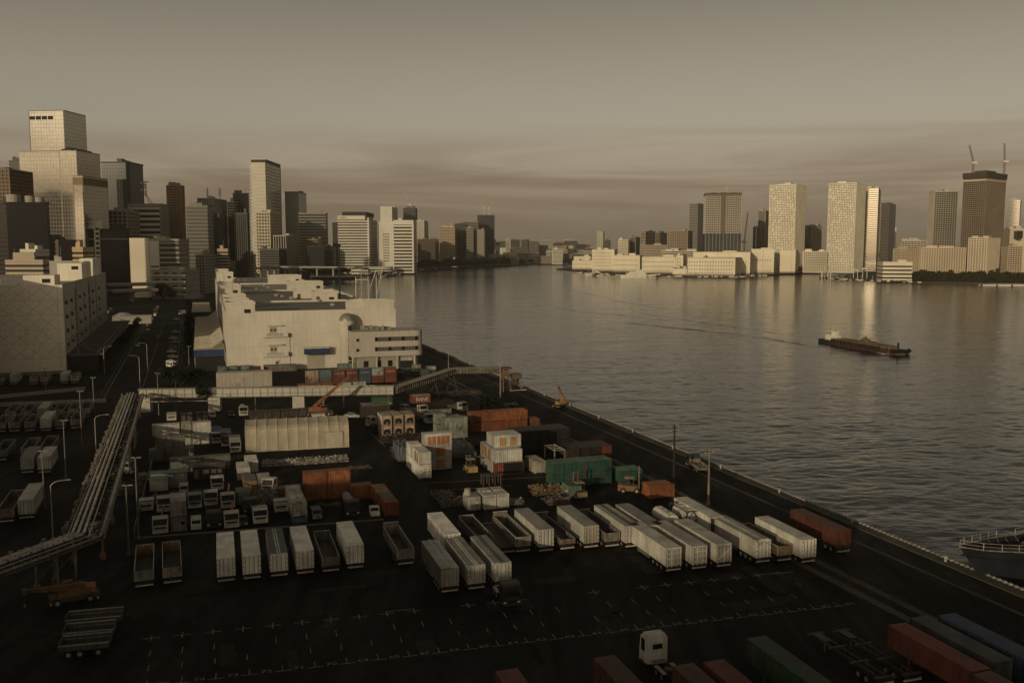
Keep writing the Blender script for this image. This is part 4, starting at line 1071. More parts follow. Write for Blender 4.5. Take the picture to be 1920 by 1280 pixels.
def trailer(label, u, v, L_=12.0, H_=3.8, col=WHITE, roofcol=None, style="van", rot=-1.5, name="box_trailer", sidecol=None, doorcol=None, group=None, rims=True):
    """box semi-trailer; u,v = middle of its rear end on the ground, rear towards the viewer"""
    t = thing(name, label, "trailer", u, v, 0, rot, group)
    W_, z0 = 2.49, 1.1
    w = W_ / 2
    sidecol = sidecol or col
    def body(mb):
        mb.box(-w + .03, w - .03, .05, L_ - .02, z0, H_ - .06)
        n = int(L_ / .62)
        for k in range(n + 1):
            y = .06 + (L_ - .14) * k / n
            mb.box(-w + .012, w - .012, y, y + .06, z0 + .1, H_ - .1)
        mb.box(-w, w, .02, L_, z0, z0 + .14); mb.box(-w, w, .02, L_, H_ - .16, H_ - .05)
    made("body", "paint", body, t, col=sidecol, key=("vanbody", L_, H_), kind="stuff")
    def roof(mb):
        mb.box(-w - .004, w + .004, .0, L_ + .01, H_ - .05, H_)
        for k in range(int(L_ / 1.22)): mb.box(-w + .05, w - .05, 1.2 + k * 1.22, 1.24 + k * 1.22, H_ - .01, H_ + .012)
    rf_ = made("roof", "paint", roof, t, col=roofcol or col, key=("vanroof", L_, H_), kind="stuff")
    if style == "wing":
        made("roof_ridge", "paint", lambda mb: (mb.box(-.28, -.08, .05, L_ - .05, H_ - .01, H_ + .05), mb.box(.08, .28, .05, L_ - .05, H_ - .01, H_ + .05)), rf_, col=(.5, .47, .4), key=("ridge", L_, H_), kind="stuff")
    if style == "gutter":
        box(t, "roof_gutter", -.3, .3, .06, L_ - .06, H_ - .01, H_ + .02, (.07, .068, .062))
    if style == "ridge":
        made("roof_ridge", "paint", lambda mb: mb.profile([(0.1, 0), (L_ - .1, 0), (L_ - .1, .2), (.1, .2)], -.12, .12), t, (0, 0, H_ - .02), col=roofcol or col)
    dc = doorcol or col
    for s in (-1, 1):
        d = box(t, "door", min(s * .015, s * (w - .09)), max(s * .015, s * (w - .09)), -.02, .055, z0 + .1, H_ - .14, dc)
        for q in (.33, .86): sub(d, "locking_bar", s * q - .035, s * q + .035, -.075, -.022, z0 + .02, H_ - .16, (.10, .092, .078))
        for q in range(4): sub(d, "hinge", s * (w - .1) - .09, s * (w - .1) + .09, -.06, -.015, z0 + .35 + q * .68, z0 + .45 + q * .68, (.07, .065, .056))
        box(t, "corner_post", s * (w - .045) - .05, s * (w - .045) + .05, -.035, .05, z0 - .02, H_ - .04, tuple(c * .9 for c in dc))
        box(t, "side_guard", s * (w - .1) - .03, s * (w - .1) + .03, 5.4, L_ - 3.4, .55, .95, (.16, .15, .13))
    chassis(t, L_, 2 if L_ < 10 else 3, 1.08, rims=rims)
    return t

def tall_doors(t, H_, kind):
    """dressings of the special rear ends"""
    if kind == "cage":
        for x in (-1.1, -.37, .37, 1.1): box(t, "rear_stile", x - .05, x + .05, -.12, -.03, .95, H_ - .2, (.44, .42, .36))
        for z in (1.5, 2.25, 3.0): box(t, "rear_bar", -1.15, 1.15, -.14, -.05, z - .05, z + .05, (.44, .42, .36))
    if kind == "diag":
        box(t, "rear_brace", -1.4, 1.4, -.10, -.04, 2.25, 2.4, (.4, .38, .33), rot=(0, rad(-38), 0))
        for x in (-1.1, 0, 1.1): box(t, "rear_stile", x - .05, x + .05, -.12, -.03, .95, H_ - .2, (.36, .34, .29))
    if kind == "ladder":
        for x in (-.36, .2): box(t, "ladder_stile", x - .03, x + .03, -.14, -.09, 1.2, H_ - .2, (.44, .42, .36))
        for k in range(7): box(t, "ladder_rung", -.36, .2, -.13, -.1, 1.35 + k * .34, 1.39 + k * .34, (.44, .42, .36))
    if kind == "post":
        box(t, "door_strip", -.42, .42, -.07, -.02, 1.25, H_ - .2, (.52, .49, .42)); box(t, "tool_box", -1.05, -.55, -.22, -.03, 1.25, 1.9, (.5, .47, .4))
    if kind == "gable":
        made("rear_gable", "paint", lambda mb: mb.profile([(-1.22, 3.1), (1.22, 3.1), (1.22, 3.55), (.7, 3.95), (-.7, 3.95), (-1.22, 3.55)], 0, .1), t, (0, -.02, 0), (0, 0, rad(90)), col=(.5, .47, .4))
        for s in (-1, 1): box(t, "rear_chevron", s * .62 - .5, s * .62 + .5, -.1, -.04, 3.2, 3.3, (.16, .15, .13), rot=(0, rad(s * 32), 0))

def open_trailer(label, u, v, L_=12.0, wall=1.5, col=(.16, .145, .12), floorcol=(.05, .045, .038), rot=-1.5, head=2.7, tail=None, headcol=None, n=7, name="open_trailer", group=None):
    """open-top semi-trailer with side walls, headboard and tailgate; u,v = rear middle"""
    t = thing(name, label, "trailer", u, v, 0, rot, group)
    z0 = 1.25; w = 1.23
    made("floor", "rusty", lambda mb: (mb.box(-w, w, 0, L_, z0 - .15, z0), [mb.box(-w + .1 + k * .3, -w + .16 + k * .3, .05, L_ - .05, z0, z0 + .02) for k in range(8)]), t, col=floorcol, key=("deck", L_), kind="stuff")
    seg = (L_ - .1) / n
    if wall > 0:
        for s in (-1, 1):
            for k in range(n):
                y = .05 + k * seg
                p_ = box(t, "side_panel", s * w - .03, s * w + .03, y + .05, y + seg - .05, z0, z0 + wall, col, "rusty")
                sub(p_, "panel_rail", s * w - .05, s * w + .05, y + .02, y + seg - .02, z0 + wall, z0 + wall + .08, (.36, .34, .29))
            for k in range(n + 1):
                box(t, "stake", s * w - .05, s * w + .05, .05 + k * seg - .045, .05 + k * seg + .045, z0 - .1, z0 + wall + .05, (.34, .32, .27))
    hb = box(t, "headboard", -w, w, L_ - .1, L_, z0, z0 + head - 1.0, headcol or col, "rusty")
    sub(hb, "headboard_rail", -w - .03, w + .03, L_ - .12, L_ + .02, z0 + head - 1.0, z0 + head - .9, (.34, .32, .27))
    if tail is None: tail = wall
    if tail:
        tg_ = box(t, "tailgate", -w, w, 0, .08, z0, z0 + tail, tuple(min(1, c * 1.5) for c in col), "rusty")
        sub(tg_, "tailgate_panel", -w + .35, w - .35, -.04, 0.0, z0 + .15, z0 + tail - .15, tuple(min(1, c * 1.2) for c in col), "rusty")
    chassis(t, L_, 3, z0 - .1)
    return t

def cab(t, y0, col, H_=2.9, L_=2.1, W_=2.45, z0=.55, roofcol=None, dark=False):
    """truck cab; front towards -y"""
    w = W_ / 2
    def shell(mb):
        mb.profile([(y0 + .12, z0), (y0, z0 + .5), (y0 + .03, z0 + 1.15), (y0 + .32, H_ - .12), (y0 + .5, H_), (y0 + L_, H_), (y0 + L_, z0)], -w, w)
    c = made("cab", "paint", shell, t, col=col, key=("cab", y0, H_, L_, W_, z0))
    g_ = made("windscreen", "auto_glass", lambda mb: mb.face([(-w + .12, y0 + .035, z0 + 1.12), (w - .12, y0 + .035, z0 + 1.12), (w - .16, y0 + .285, H_ - .26), (-w + .16, y0 + .285, H_ - .26)]), t, (0, -.02, 0), col=(.012, .012, .012), key=("screen", y0, H_, W_, z0))
    for s in (-1, 1):
        box(t, "side_window", s * w - .012, s * w + .012, y0 + .45, y0 + 1.35, z0 + 1.15, H_ - .35, (.012, .012, .012), "auto_glass")
        box(t, "headlamp", s * (w - .3) - .2, s * (w - .3) + .2, y0 - .03, y0 + .15, z0 + .18, z0 + .4, (.6, .58, .52))
        box(t, "mirror", s * (w + .18) - .06, s * (w + .18) + .06, y0 + .1, y0 + .2, z0 + 1.25, z0 + 1.75, DARK)
    box(t, "front_bumper", -w, w, y0 - .06, y0 + .2, z0 - .2, z0 + .12, (.5, .48, .42) if not dark else DARK)
    box(t, "grille", -w + .35, w - .35, y0 - .02, y0 + .1, z0 + .5, z0 + .85, DARK)
    box(t, "sun_visor", -w + .1, w - .1, y0 + .02, y0 + .3, H_ - .24, H_ - .16, DARK if not dark else BLACK)

def truck(label, u, v, rot=0, col=WHITE, bed="flat", L_=7.5, H_=2.8, bedcol=(.07, .065, .058), name="truck", dark=False):
    """rigid lorry facing the viewer (-u) at rot 0; u,v = middle of its front on the ground"""
    t = thing(name, label, "truck", u, v, 0, rot)
    cab(t, 0.0, col, H_, dark=dark)
    for s in (-1, 1):
        box(t, "chassis_rail", s * .42 - .06, s * .42 + .06, 2.0, L_ - .2, .62, .85, BLACK)
        for y in ((1.1, L_ - 2.4, L_ - 1.2) if L_ > 6 else (1.0, L_ - 1.3)): wheel(t, s * .98, y, .48, .48, .32)
    if bed == "flat":
        box(t, "load_bed", -1.2, 1.2, 2.3, L_, .95, 1.12, bedcol, "rusty")
        for s in (-1, 1): box(t, "drop_side", s * 1.2 - .03, s * 1.2 + .03, 2.35, L_ - .05, 1.12, 1.6, bedcol, "rusty")
        box(t, "headboard", -1.2, 1.2, 2.28, 2.36, 1.12, 2.0, bedcol, "rusty")
    if bed == "dump":
        made("dump_body", "rusty", lambda mb: [mb.box(*q) for q in ((-1.2, 1.2, 2.3, L_, .95, 1.1), (-1.2, -1.12, 2.3, L_, 1.1, 2.2), (1.12, 1.2, 2.3, L_, 1.1, 2.2), (-1.12, 1.12, 2.3, 2.38, 1.1, 2.4), (-1.12, 1.12, L_ - .08, L_, 1.1, 2.1))], t, col=bedcol, key=("dump", L_))
        made("cab_guard", "rusty", lambda mb: mb.box(-1.2, 1.2, 1.5, 2.3, 2.75, 2.85), t, col=tuple(min(1, c * 3) for c in bedcol), key="guard")
    if bed == "box":
        box(t, "cargo_box", -1.2, 1.2, 2.3, L_, .95, 3.2, bedcol)
        box(t, "box_roof", -1.22, 1.22, 2.28, L_ + .02, 3.2, 3.26, bedcol)
    if bed == "crane":
        box(t, "load_bed", -1.2, 1.2, 3.2, L_, .95, 1.12, bedcol, "rusty")
        box(t, "crane_base", -.5, .5, 2.35, 3.0, .95, 2.2, (.3, .08, .04)); cyl(t, "crane_boom", (.1, 2.7, 2.2), (.5, 6.6, 3.0), .16, (.34, .08, .05))
    if bed == "mixer":
        made("tank", "paint", lambda mb: mb.tube((0, 2.6, 1.9), (0, L_ - .5, 2.1), .95, .7, 14), t, col=bedcol, key=("drum", L_))
    if bed == "tractor":
        box(t, "deck_plate", -.8, .8, 2.1, 3.0, .9, .98, (.15, .14, .12)); cyl(t, "fifth_wheel", (0, L_ - 1.7, .95), (0, L_ - 1.7, 1.1), .5, (.06, .055, .05))
        for s in (-1, 1): box(t, "mudguard", s * .98 - .25, s * .98 + .25, L_ - 2.9, L_ - .6, 1.02, 1.07, (.3, .28, .24))
        cyl(t, "air_tank", (-.9, 2.4, .8), (.9, 2.4, .8), .16, (.4, .38, .33))
    return t

def car(label, u, v, rot=0, col=WHITE, kind="sedan", name="car", group=None, cat="car"):
    """car facing -u at rot 0; u,v = middle"""
    t = thing(name, label, cat, u, v, 0, rot, group)
    if kind == "van": prof = [(-1.7, .3), (-1.72, .85), (-1.35, 1.15), (-1.0, 1.75), (-.8, 1.85), (1.6, 1.85), (1.7, 1.5), (1.7, .3)]; H_ = 1.85
    else: prof = [(-2.1, .3), (-2.12, .72), (-1.2, .92), (-.45, 1.42), (.9, 1.45), (1.65, .98), (2.1, .92), (2.12, .3)]; H_ = 1.45
    made("body", "paint", lambda mb: mb.profile(prof, -.82, .82), t, col=col, key=("carbody", kind))
    if kind == "van":
        made("windscreen", "auto_glass", lambda mb: mb.face([(-.72, -1.33, 1.2), (.72, -1.33, 1.2), (.66, -1.02, 1.7), (-.66, -1.02, 1.7)]), t, (0, -.03, 0), col=(.012, .012, .012), key="vanscreen")
        for s in (-1, 1): box(t, "side_window", s * .82 - .01, s * .82 + .01, -.85, 1.5, 1.15, 1.65, (.012, .012, .012), "auto_glass")
    else:
        made("windscreen", "auto_glass", lambda mb: mb.face([(-.70, -1.12, .97), (.70, -1.12, .97), (.62, -.50, 1.39), (-.62, -.50, 1.39)]), t, (0, -.03, .02), col=(.012, .012, .012), key="carscreen")
        made("rear_window", "auto_glass", lambda mb: mb.face([(-.66, 1.55, 1.05), (.66, 1.55, 1.05), (.6, .98, 1.41), (-.6, .98, 1.41)]), t, (0, .04, .02), col=(.012, .012, .012), key="carrear")
        for s in (-1, 1): box(t, "side_window", s * .82 - .01, s * .82 + .01, -.55, 1.05, .98, 1.34, (.012, .012, .012), "auto_glass")
    for s in (-1, 1):
        for y in (-1.3, 1.25): wheel(t, s * .74, y, .31, .31, .2, True)
        box(t, "headlamp", s * .58 - .18, s * .58 + .18, -2.14 if kind != "van" else -1.74, -1.9 if kind != "van" else -1.6, .6, .76, (.6, .58, .52))
    return t

def lamp(label, u, v, h, heads=((1, 0),), arm=1.6, curved=False, col=(.30, .28, .24), rot=0, name="lamp_post", r=.11, cross=0):
    t = thing(name, label, "lamp post", u, v, 0, rot)
    made("pole", "dull_metal", lambda mb: mb.tube((0, 0, 0), (0, 0, h), r * 1.35, r * .8, 8), t, col=col, key=("pole", h, r))
    cyl(t, "base", (0, 0, 0), (0, 0, .5), r * 2, col)
    for k, (dx, dy) in enumerate(heads):
        if curved:
            def fn(mb): mb.path([(0, 0, h - .1), (dx * .12 * arm, dy * .12 * arm, h + .35), (dx * .35 * arm, dy * .35 * arm, h + .65), (dx * arm, dy * arm, h + .8)], r * .7, 6)
            made("arm", "dull_metal", fn, t, col=col, key=("arm", h, arm, dx, dy, r)); zt = h + .8
        else:
            cyl(t, "arm", (0, 0, h - .15), (dx * arm, dy * arm, h), r * .6, col); zt = h
        box(t, "lantern", dx * arm - .16 - abs(dx) * .22, dx * arm + .16 + abs(dx) * .22, dy * arm - .16 - abs(dy) * .22, dy * arm + .16 + abs(dy) * .22, zt - .10, zt + .05, (.26, .245, .21))
    for k in range(cross):
        box(t, "cross_arm", -1.0, 1.0, -.05, .05, h - .7 - .8 * k, h - .58 - .8 * k, col)
        for s in (-1, 0.2, 1): cyl(t, "insulator", (s * .85, 0, h - .58 - .8 * k), (s * .85, 0, h - .35 - .8 * k), .05, WHITE)
    return t

def leaf_cloud(mb, r, n, seed, clumps=9, flat=.75, size=.35):
    """leaf-sized faces scattered in clumps through the crown, with gaps between the clumps"""
    q = random.Random(seed)
    cs = []
    for i in range(clumps):
        a, e = q.uniform(0, 6.283), math.asin(q.uniform(-.6, 1))
        k = q.uniform(.35, .78)
        cs.append((Vector((math.cos(a) * math.cos(e), math.sin(a) * math.cos(e), math.sin(e) * flat)) * k * r, q.uniform(.26, .46) * r))
    cs.append((Vector((0, 0, 0)), r * .5))
    for i in range(n):
        c, cr_ = cs[i % len(cs)]
        d = Vector((q.gauss(0, 1), q.gauss(0, 1), q.gauss(0, 1))); d.normalize()
        p = c + d * cr_ * q.random() ** .35
        a = Vector((q.gauss(0, 1), q.gauss(0, 1), q.gauss(0, .7))); a.normalize()
        b_ = a.orthogonal().normalized(); b_.rotate(Matrix.Rotation(q.uniform(0, 6), 3, a))
        c2 = a.cross(b_); s = size * q.uniform(.6, 1.3)
        mb.face([p - b_ * s, p + c2 * s * .5, p + b_ * s, p - c2 * s * .5])

def tree(label, u=None, v=None, h=6.0, r=2.6, seed=1, col=(.035, .042, .018), n=900, xy=None, z=0.0, name="tree", group=None, size=.35, trunk=True, flat=.75, cat="tree"):
    t = thing(name, label, cat, u, v, z, 0, group, xy)
    k = seed % 4
    if trunk:
        def fn(mb):
            mb.tube((0, 0, 0), (.02 * h, 0, h * .45), .035 * h, .022 * h, 7)
            for i in range(5):
                a = 1.257 * i + k
                mb.tube((.015 * h, 0, h * (.32 + .03 * i)), (math.cos(a) * r * .55, math.sin(a) * r * .55, h * .72), .016 * h, .007 * h, 5)
        made("trunk", "rubber", fn, t, col=(.03, .022, .016), key=("trunk", round(h, 1), round(r, 1), k))
    made("crown", "leaf", lambda mb: leaf_cloud(mb, 1.0, n, k, 10, flat, size / r), t, (0, 0, max(h - r * flat, r * flat * .9)), (0, 0, seed * 1.7), col=col, key=("crown", n, k, round(size / r, 2), flat), scale=(r, r, r))
    return t

# ------------------------------------------------------------------ the warehouses of the wharf
# --- long white warehouse, front at u 362, running away along the quay
WU, WV0, WV1, WL, WH = 361.0, 12.4, 78.0, 430.0, 23.0
t = thing("long_warehouse", "very long white warehouse with flat grey roofs in the middle of the wharf", "warehouse", WU, WV0, 0, -1.0)
WC = (.57, .52, .43)
Wd = WV1 - WV0
box(t, "front_wall", 0, Wd, 0, 1.2, 0, WH, WC, "wall")
box(t, "left_wall", 0, 1.2, 1.2, WL, 0, WH, WC, "wall")
box(t, "right_wall", Wd - 1.2, Wd, 1.2, WL, 0, WH, WC, "wall")
box(t, "back_wall", 1.2, Wd - 1.2, WL - 1.2, WL, 0, WH, WC, "wall")
ROOFG = (.20, .185, .16)
edges = [1.2, 75, 190, 300, WL - 1.2]
for k in range(4):
    box(t, "roof_deck", 1.2, Wd - 1.2, edges[k], edges[k + 1], WH - 2, WH - 1.0, ROOFG if k < 2 else (.33, .305, .255), "wall")
    if k: box(t, "roof_kerb", 1.2, Wd - 1.2, edges[k] - .5, edges[k] + .5, WH - 1, WH - .1, WC, "wall")
box(t, "roof_gutter", 1.3, Wd - 1.3, 62, 62.8, WH - 1, WH - .86, (.05, .047, .04), "wall")
# panel joints of the cladding
for k in range(1, 13): box(t, "cladding_joint", k * 5.05, k * 5.05 + .07, -.012, .05, .3, WH - .2, (.40, .37, .31), "wall")
for k in range(1, 5): box(t, "cladding_joint", .1, Wd - .1, -.012, .05, k * 4.6, k * 4.6 + .07, (.40, .37, .31), "wall")
# stair heads on the left edge
def stairhead(x0, x1, y0, y1, h, win=True):
    o = box(t, "stair_head", x0, x1, y0, y1, WH - 2, WH + h, WC, "wall")
    made("roof_rim", "wall", lambda mb: [mb.box(*q) for q in ((x0 - .2, x1 + .2, y0 - .2, y0 + .5, WH + h, WH + h + .9), (x0 - .2, x1 + .2, y1 - .5, y1 + .2, WH + h, WH + h + .9), (x0 - .2, x0 + .5, y0 + .5, y1 - .5, WH + h, WH + h + .9), (x1 - .5, x1 + .2, y0 + .5, y1 - .5, WH + h, WH + h + .9))], t, col=WC)
    if win: box(t, "window", x1 - 4.0, x1 - 1.6, y0 - .06, y0 + .3, WH + h - 3.4, WH + h - 1.9, (.03, .027, .022), "glass")
stairhead(.4, 11.0, -.05, 12, 2.8)
stairhead(.6, 10.0, 30, 42, 2.6, False); stairhead(.6, 10.0, 62, 75, 2.8, False)
stairhead(.6, 11.0, 150, 175, 3.6); stairhead(.6, 9.0, 215, 232, 3.0, False); stairhead(.6, 12, 330, 352, 6.0); stairhead(.6, 10, 392, 412, 7.0, False)
# huts on the right edge
stairhead(Wd - 18, Wd - .6, 4, 14, 2.4); stairhead(Wd - 12.5, Wd - .7, -.06, 3.9, 2.7, False); stairhead(Wd - 24, Wd - 13, 75, 86, 3.0); stairhead(Wd - 30, Wd - 18, 105, 116, 2.6); stairhead(Wd - 26, Wd - 6, 190, 204, 3.8); stairhead(Wd - 30, Wd - 8, 300, 320, 4.4)
for x, y in ((Wd - 23, 74.9), (Wd - 29, 104.9)):
    box(t, "hut_door", x, x + 1.6, y - .05, y + .2, WH - 1, WH + 1.4, (.12, .09, .06), "wall")
for k in range(16):
    r_ = random.Random(k + 50)
    x, y = r_.uniform(14, Wd - 20), r_.uniform(20, WL - 20)
    box(t, "roof_vent", x, x + r_.uniform(.8, 2), y, y + 1.2, WH - 1, WH - .2 + r_.uniform(0, .6), CONC, "wall")
# escape balconies on the front
for z in (5.5, 13.0):
    b_ = box(t, "balcony", 13.0, 23.0, -1.7, 0, z, z + .5, (.56, .52, .43), "wall")
    made("balcony_parapet", "wall", lambda mb: [mb.box(*q) for q in ((13.0, 23.0, -1.75, -1.6, z + .5, z + 1.5), (13.0, 13.15, -1.6, 0, z + .5, z + 1.5), (22.85, 23.0, -1.6, 0, z + .5, z + 1.5))], t, col=(.56, .52, .43))
    for k in range(14): box(t, "baluster", 15 + k * .45, 15.08 + k * .45, -1.85, -1.76, z + .55, z + 1.45, DARK)
    box(t, "balcony_canopy", 15.0, 21.0, -1.3, 0, z + 4.3, z + 4.6, (.56, .52, .43), "wall")
    d = box(t, "escape_door", 16.2, 18.9, -.06, .1, z + .5, z + 3.9, (.33, .30, .24), "wall")
    for q in (16.5, 17.8): sub(d, "door_pane", q, q + .8, -.09, -.05, z + 2.2, z + 3.0, DARK, "glass")
box(t, "downpipe", 23.6, 23.8, -.16, -.02, .5, 14, (.3, .27, .22))
# loading door with blue canopy
box(t, "door_canopy", 29.0, 38.5, -3.0, 0, 5.9, 8.2, (.022, .045, .085))
box(t, "canopy_top", 28.8, 38.7, -3.2, 0, 8.2, 8.6, (.5, .46, .38))
box(t, "shutter", 30.2, 37.0, -.08, .1, .2, 5.8, (.36, .32, .25), "wall")
for k in range(9): box(t, "shutter_slat", 30.2, 37.0, -.14, -.06, .4 + k * .62, .5 + k * .62, (.28, .25, .2), "wall")
# glass stair tower with metal half-dome, and the curved office in front of the right corner
st_ = made("stair_tower", "wall", lambda mb: mb.tube((45.6, -2.6, 0), (45.6, -2.6, 17.5), 2.6, 2.6, 24), t, col=(.46, .42, .34))
made("tower_cornice", "wall", lambda mb: mb.tube((45.6, -2.6, 17.5), (45.6, -2.6, 18.8), 3.1, 3.1, 24), t, col=(.5, .46, .38))
def dome(mb):
    n, m_ = 24, 7
    for i in range(m_):
        a0, a1 = math.pi / 2 * i / m_, math.pi / 2 * (i + 1) / m_
        for j in range(n):
            b0, b1 = 2 * math.pi * j / n, 2 * math.pi * (j + 1) / n
            f = lambda a, b_: (45.6 + 3.0 * math.cos(a) * math.cos(b_), -2.6 + 3.0 * math.cos(a) * math.sin(b_), 18.8 + 3.0 * math.sin(a))
            mb.face([f(a0, b0), f(a0, b1), f(a1, b1), f(a1, b0)])
dm = made("metal_dome", "dull_metal", dome, t, col=(.30, .27, .22))
for f_ in dm.data.polygons: f_.use_smooth = True
for k in range(7):
    box(t, "stair_window", 45.6, 47.2, -5.3, -4.0, 1.0 + k * 2.35, 2.9 + k * 2.35, (.03, .03, .03), "glass")
# office
o = thing("curved_office", "low office with two long window bands at the front right corner of the warehouse", "building", WU - 13.0, WV0 + 46.5, 0, -1.0)
OW, OD = 27.5, 15.0
def orr(g, z0, z1, mb):
    pts = [(-1 - g, -g)] + [(OW - 3 + (3 + g) * math.cos(a), 3 + (3 + g) * math.sin(a)) for a in [-math.pi / 2 + math.pi / 2 * i / 6 for i in range(7)]] + [(OW + g, OD), (-1 - g, OD)]
    mb.prism(pts, z0, z1)
made("ground_floor", "wall", lambda mb: orr(-1.8, 0, 5.2, mb), o, col=(.30, .27, .22))
for z0, z1 in ((5.2, 7.2), (9.0, 11.0), (12.9, 15.0)):
    made("wall_band", "wall", lambda mb: orr(0, z0, z1, mb), o, col=(.42, .38, .31))
for z0, z1 in ((7.2, 9.0), (11.0, 12.9)):
    made("band_core", "wall", lambda mb: orr(-.05, z0, z1, mb), o, col=(.42, .38, .31))
    for k in range(13):
        w_ = box(o, "window", 8.2 + k * 1.32, 9.38 + k * 1.32, -.10, .15, z0 + .12, z1 - .12, (.10, .095, .08) if (k * 3) % 4 else (.02, .02, .018), "glass")
    for k in range(6):
        box(o, "window", OW - .1, OW + .08, 3.5 + k * 1.5, 4.8 + k * 1.5, z0 + .12, z1 - .12, (.03, .03, .027), "glass")
for z in (7.4, 11.3): box(o, "small_window", 1.0, 2.0, -.12, .1, z, z + 1.1, (.02, .02, .018), "glass")
box(o, "entrance", 18.5, 23.5, 1.6, 2.2, .2, 3.0, (.03, .028, .024), "glass"); box(o, "entrance_sign", 19, 23.2, 1.5, 1.8, 3.1, 4.2, (.45, .42, .36))
for x in (4, 9, 13.5): box(o, "ground_window", x, x + 1.8, 1.7, 2.0, 1.0, 3.4, (.02, .018, .016), "glass")
for x in (-.4, 9, 17, 24): cyl(o, "column", (x, .6, 0), (x, .6, 5.2), .3, (.42, .38, .31), "wall")
for k in range(10):
    r_ = random.Random(k + 9); x, y = r_.uniform(2, OW - 4), r_.uniform(2, OD - 3)
    box(o, "roof_unit", x, x + r_.uniform(.8, 2), y, y + 1.4, 15, 15.6 + r_.random() * 1.2, GREY, "wall")
made("roof_rail", "dull_metal", lambda mb: ([mb.box(OW * k / 26, OW * k / 26 + .06, .2, .26, 15, 16) for k in range(26)], mb.box(0, OW - 2, .2, .26, 15.95, 16.05), [mb.box(OW - .3, OW - .24, 2 + k * 1.2, 2.06 + k * 1.2, 15, 16) for k in range(11)], mb.box(OW - .3, OW - .24, 2, OD, 15.95, 16.05)), o, col=(.2, .19, .16), kind="stuff")
# rigging poles and derricks seen above the roof: cargo gear of a ship lying at the quay behind
t = thing("derrick_gear", "white derrick posts and booms rising behind the warehouse roof huts", "cargo gear", WU + 60, QV - 25, 0, 0)
for x, h in ((-9.0, 34), (-3.2, 34), (.6, 34.5)): cyl(t, "king_post", (x, 0, 0), (x, 0, h), .2, (.55, .5, .42))
box(t, "cross_tree", -9.0, -3.2, -.2, .2, 32.4, 32.9, (.5, .46, .38))
cyl(t, "boom", (-3.0, 0, 27), (0.6, 0, 37), .17, (.55, .5, .42)); cyl(t, "boom", (1.0, 0, 26), (4.2, 0, 41), .17, (.55, .5, .42)); cyl(t, "top_mast", (-6.4, 0, 22), (-6.4, 0, 36), .13, (.5, .46, .38))
t = thing("dark_mast", "black thin mast standing beside the white derrick posts", "mast", WU + 95, QV - 36, 0, 0)
cyl(t, "pole", (0, 0, 0), (0, 0, 49), .38, BLACK); box(t, "lamp_head", -.8, .8, -.4, .4, 48, 49.4, BLACK)
# loading canopy along the left side, two lengths with blue fascias
for lb, u0, u1 in (("near length of the ribbed loading canopy with a blue fascia", 366, 540), ("far length of the smooth loading canopy with a blue fascia", 585, 690)):
    t = thing("loading_canopy", lb, "canopy", u0, 0.6, 0, -.6)
    Lc = u1 - u0
    box(t, "roof_sheet", 0, 11.3, 0, Lc, 8.2, 8.5, (.42, .37, .28), "wall")
    box(t, "blue_fascia", 0, 11.3, -.35, 0, 5.6, 8.4, (.02, .045, .085))
    for k in range(int(Lc / 8)): cyl(t, "post", (.4, 4 + k * 8, 0), (.4, 4 + k * 8, 8.2), .18, (.3, .28, .24))
    if u0 < 500:
        for k in range(int(Lc / 3.0)):
            cyl(t, "truss_rib", (.3, 1 + k * 3.0, 8.7), (7.0, 1.6 + k * 3.0, 8.9), .16, (.52, .46, .35))
            cyl(t, "truss_tie", (6.6, 1.6 + k * 3.0, 8.8), (11.2, .4 + k * 3.0, 12.2), .12, (.52, .46, .35))
    else:
        for k in range(int(Lc / 8)): box(t, "sheet_seam", 0, 11.3, 4 + 8 * k, 4.3 + 8 * k, 8.5, 8.62, (.34, .3, .23), "wall")
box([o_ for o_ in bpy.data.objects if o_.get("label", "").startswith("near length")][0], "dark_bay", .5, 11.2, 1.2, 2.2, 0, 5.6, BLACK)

# --- left warehouse with the diamond wall pattern
t = thing("diamond_warehouse", "white multi-storey warehouse with engraved diamond patterns at the left edge", "warehouse", 377, -45, 0, 0)
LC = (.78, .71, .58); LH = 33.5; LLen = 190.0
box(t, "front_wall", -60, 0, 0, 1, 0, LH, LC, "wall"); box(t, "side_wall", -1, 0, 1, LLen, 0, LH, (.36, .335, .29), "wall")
box(t, "roof_deck", -60, -1, 1, LLen, LH - 2, LH - .8, (.36, .33, .28), "wall"); box(t, "base_band", -60.1, .1, -.12, 1, 0, 1.2, (.2, .18, .15), "wall")
GR = (.42, .38, .31)
for k in range(6): box(t, "floor_joint", -60, .02, -.03, .1, 6.0 + k * 5.4, 6.12 + k * 5.4, GR, "wall")
for x in (-1.8, -23.5): box(t, "wall_joint", x, x + .12, -.03, .1, .5, LH - .5, GR, "wall")
def diamond(mb):
    # crossing grooves of one storey-high panel
    for s in (-1, 1):
        for k in range(-1, 5):
            a = Vector((k * 5.0, 0, 0)); b_ = a + Vector((5.4 * s, 0, 4.8))
            if s < 0: a, b_ = Vector((k * 5.0 + 5.4, 0, 0)), Vector((k * 5.0, 0, 4.8))
            x0, x1 = a.x, b_.x
            if min(x0, x1) < -.01 or max(x0, x1) > 20.5: continue
            n = Vector((4.8, 0, -(x1 - x0))).normalized() * .07
            mb.face([a - n, a + n, b_ + n, b_ - n])
for k in range(5): made("engraved_diamonds", "wall", diamond, t, (-22.8, -.035, .6 + 5.4 * (k + 1)), col=GR, key="diamond", kind="stuff")
for k in range(5):
    z = 5.2 + 5.4 * k
    box(t, "balcony", -34, -25.4, -1.8, 0, z, z + .5, (.38, .35, .29), "wall"); box(t, "balcony_rail", -34, -25.4, -1.85, -1.7, z + .5, z + 1.5, (.38, .35, .29), "wall")
    box(t, "balcony_canopy", -34, -25.4, -1.4, 0, z + 3.4, z + 3.7, (.38, .35, .29), "wall")
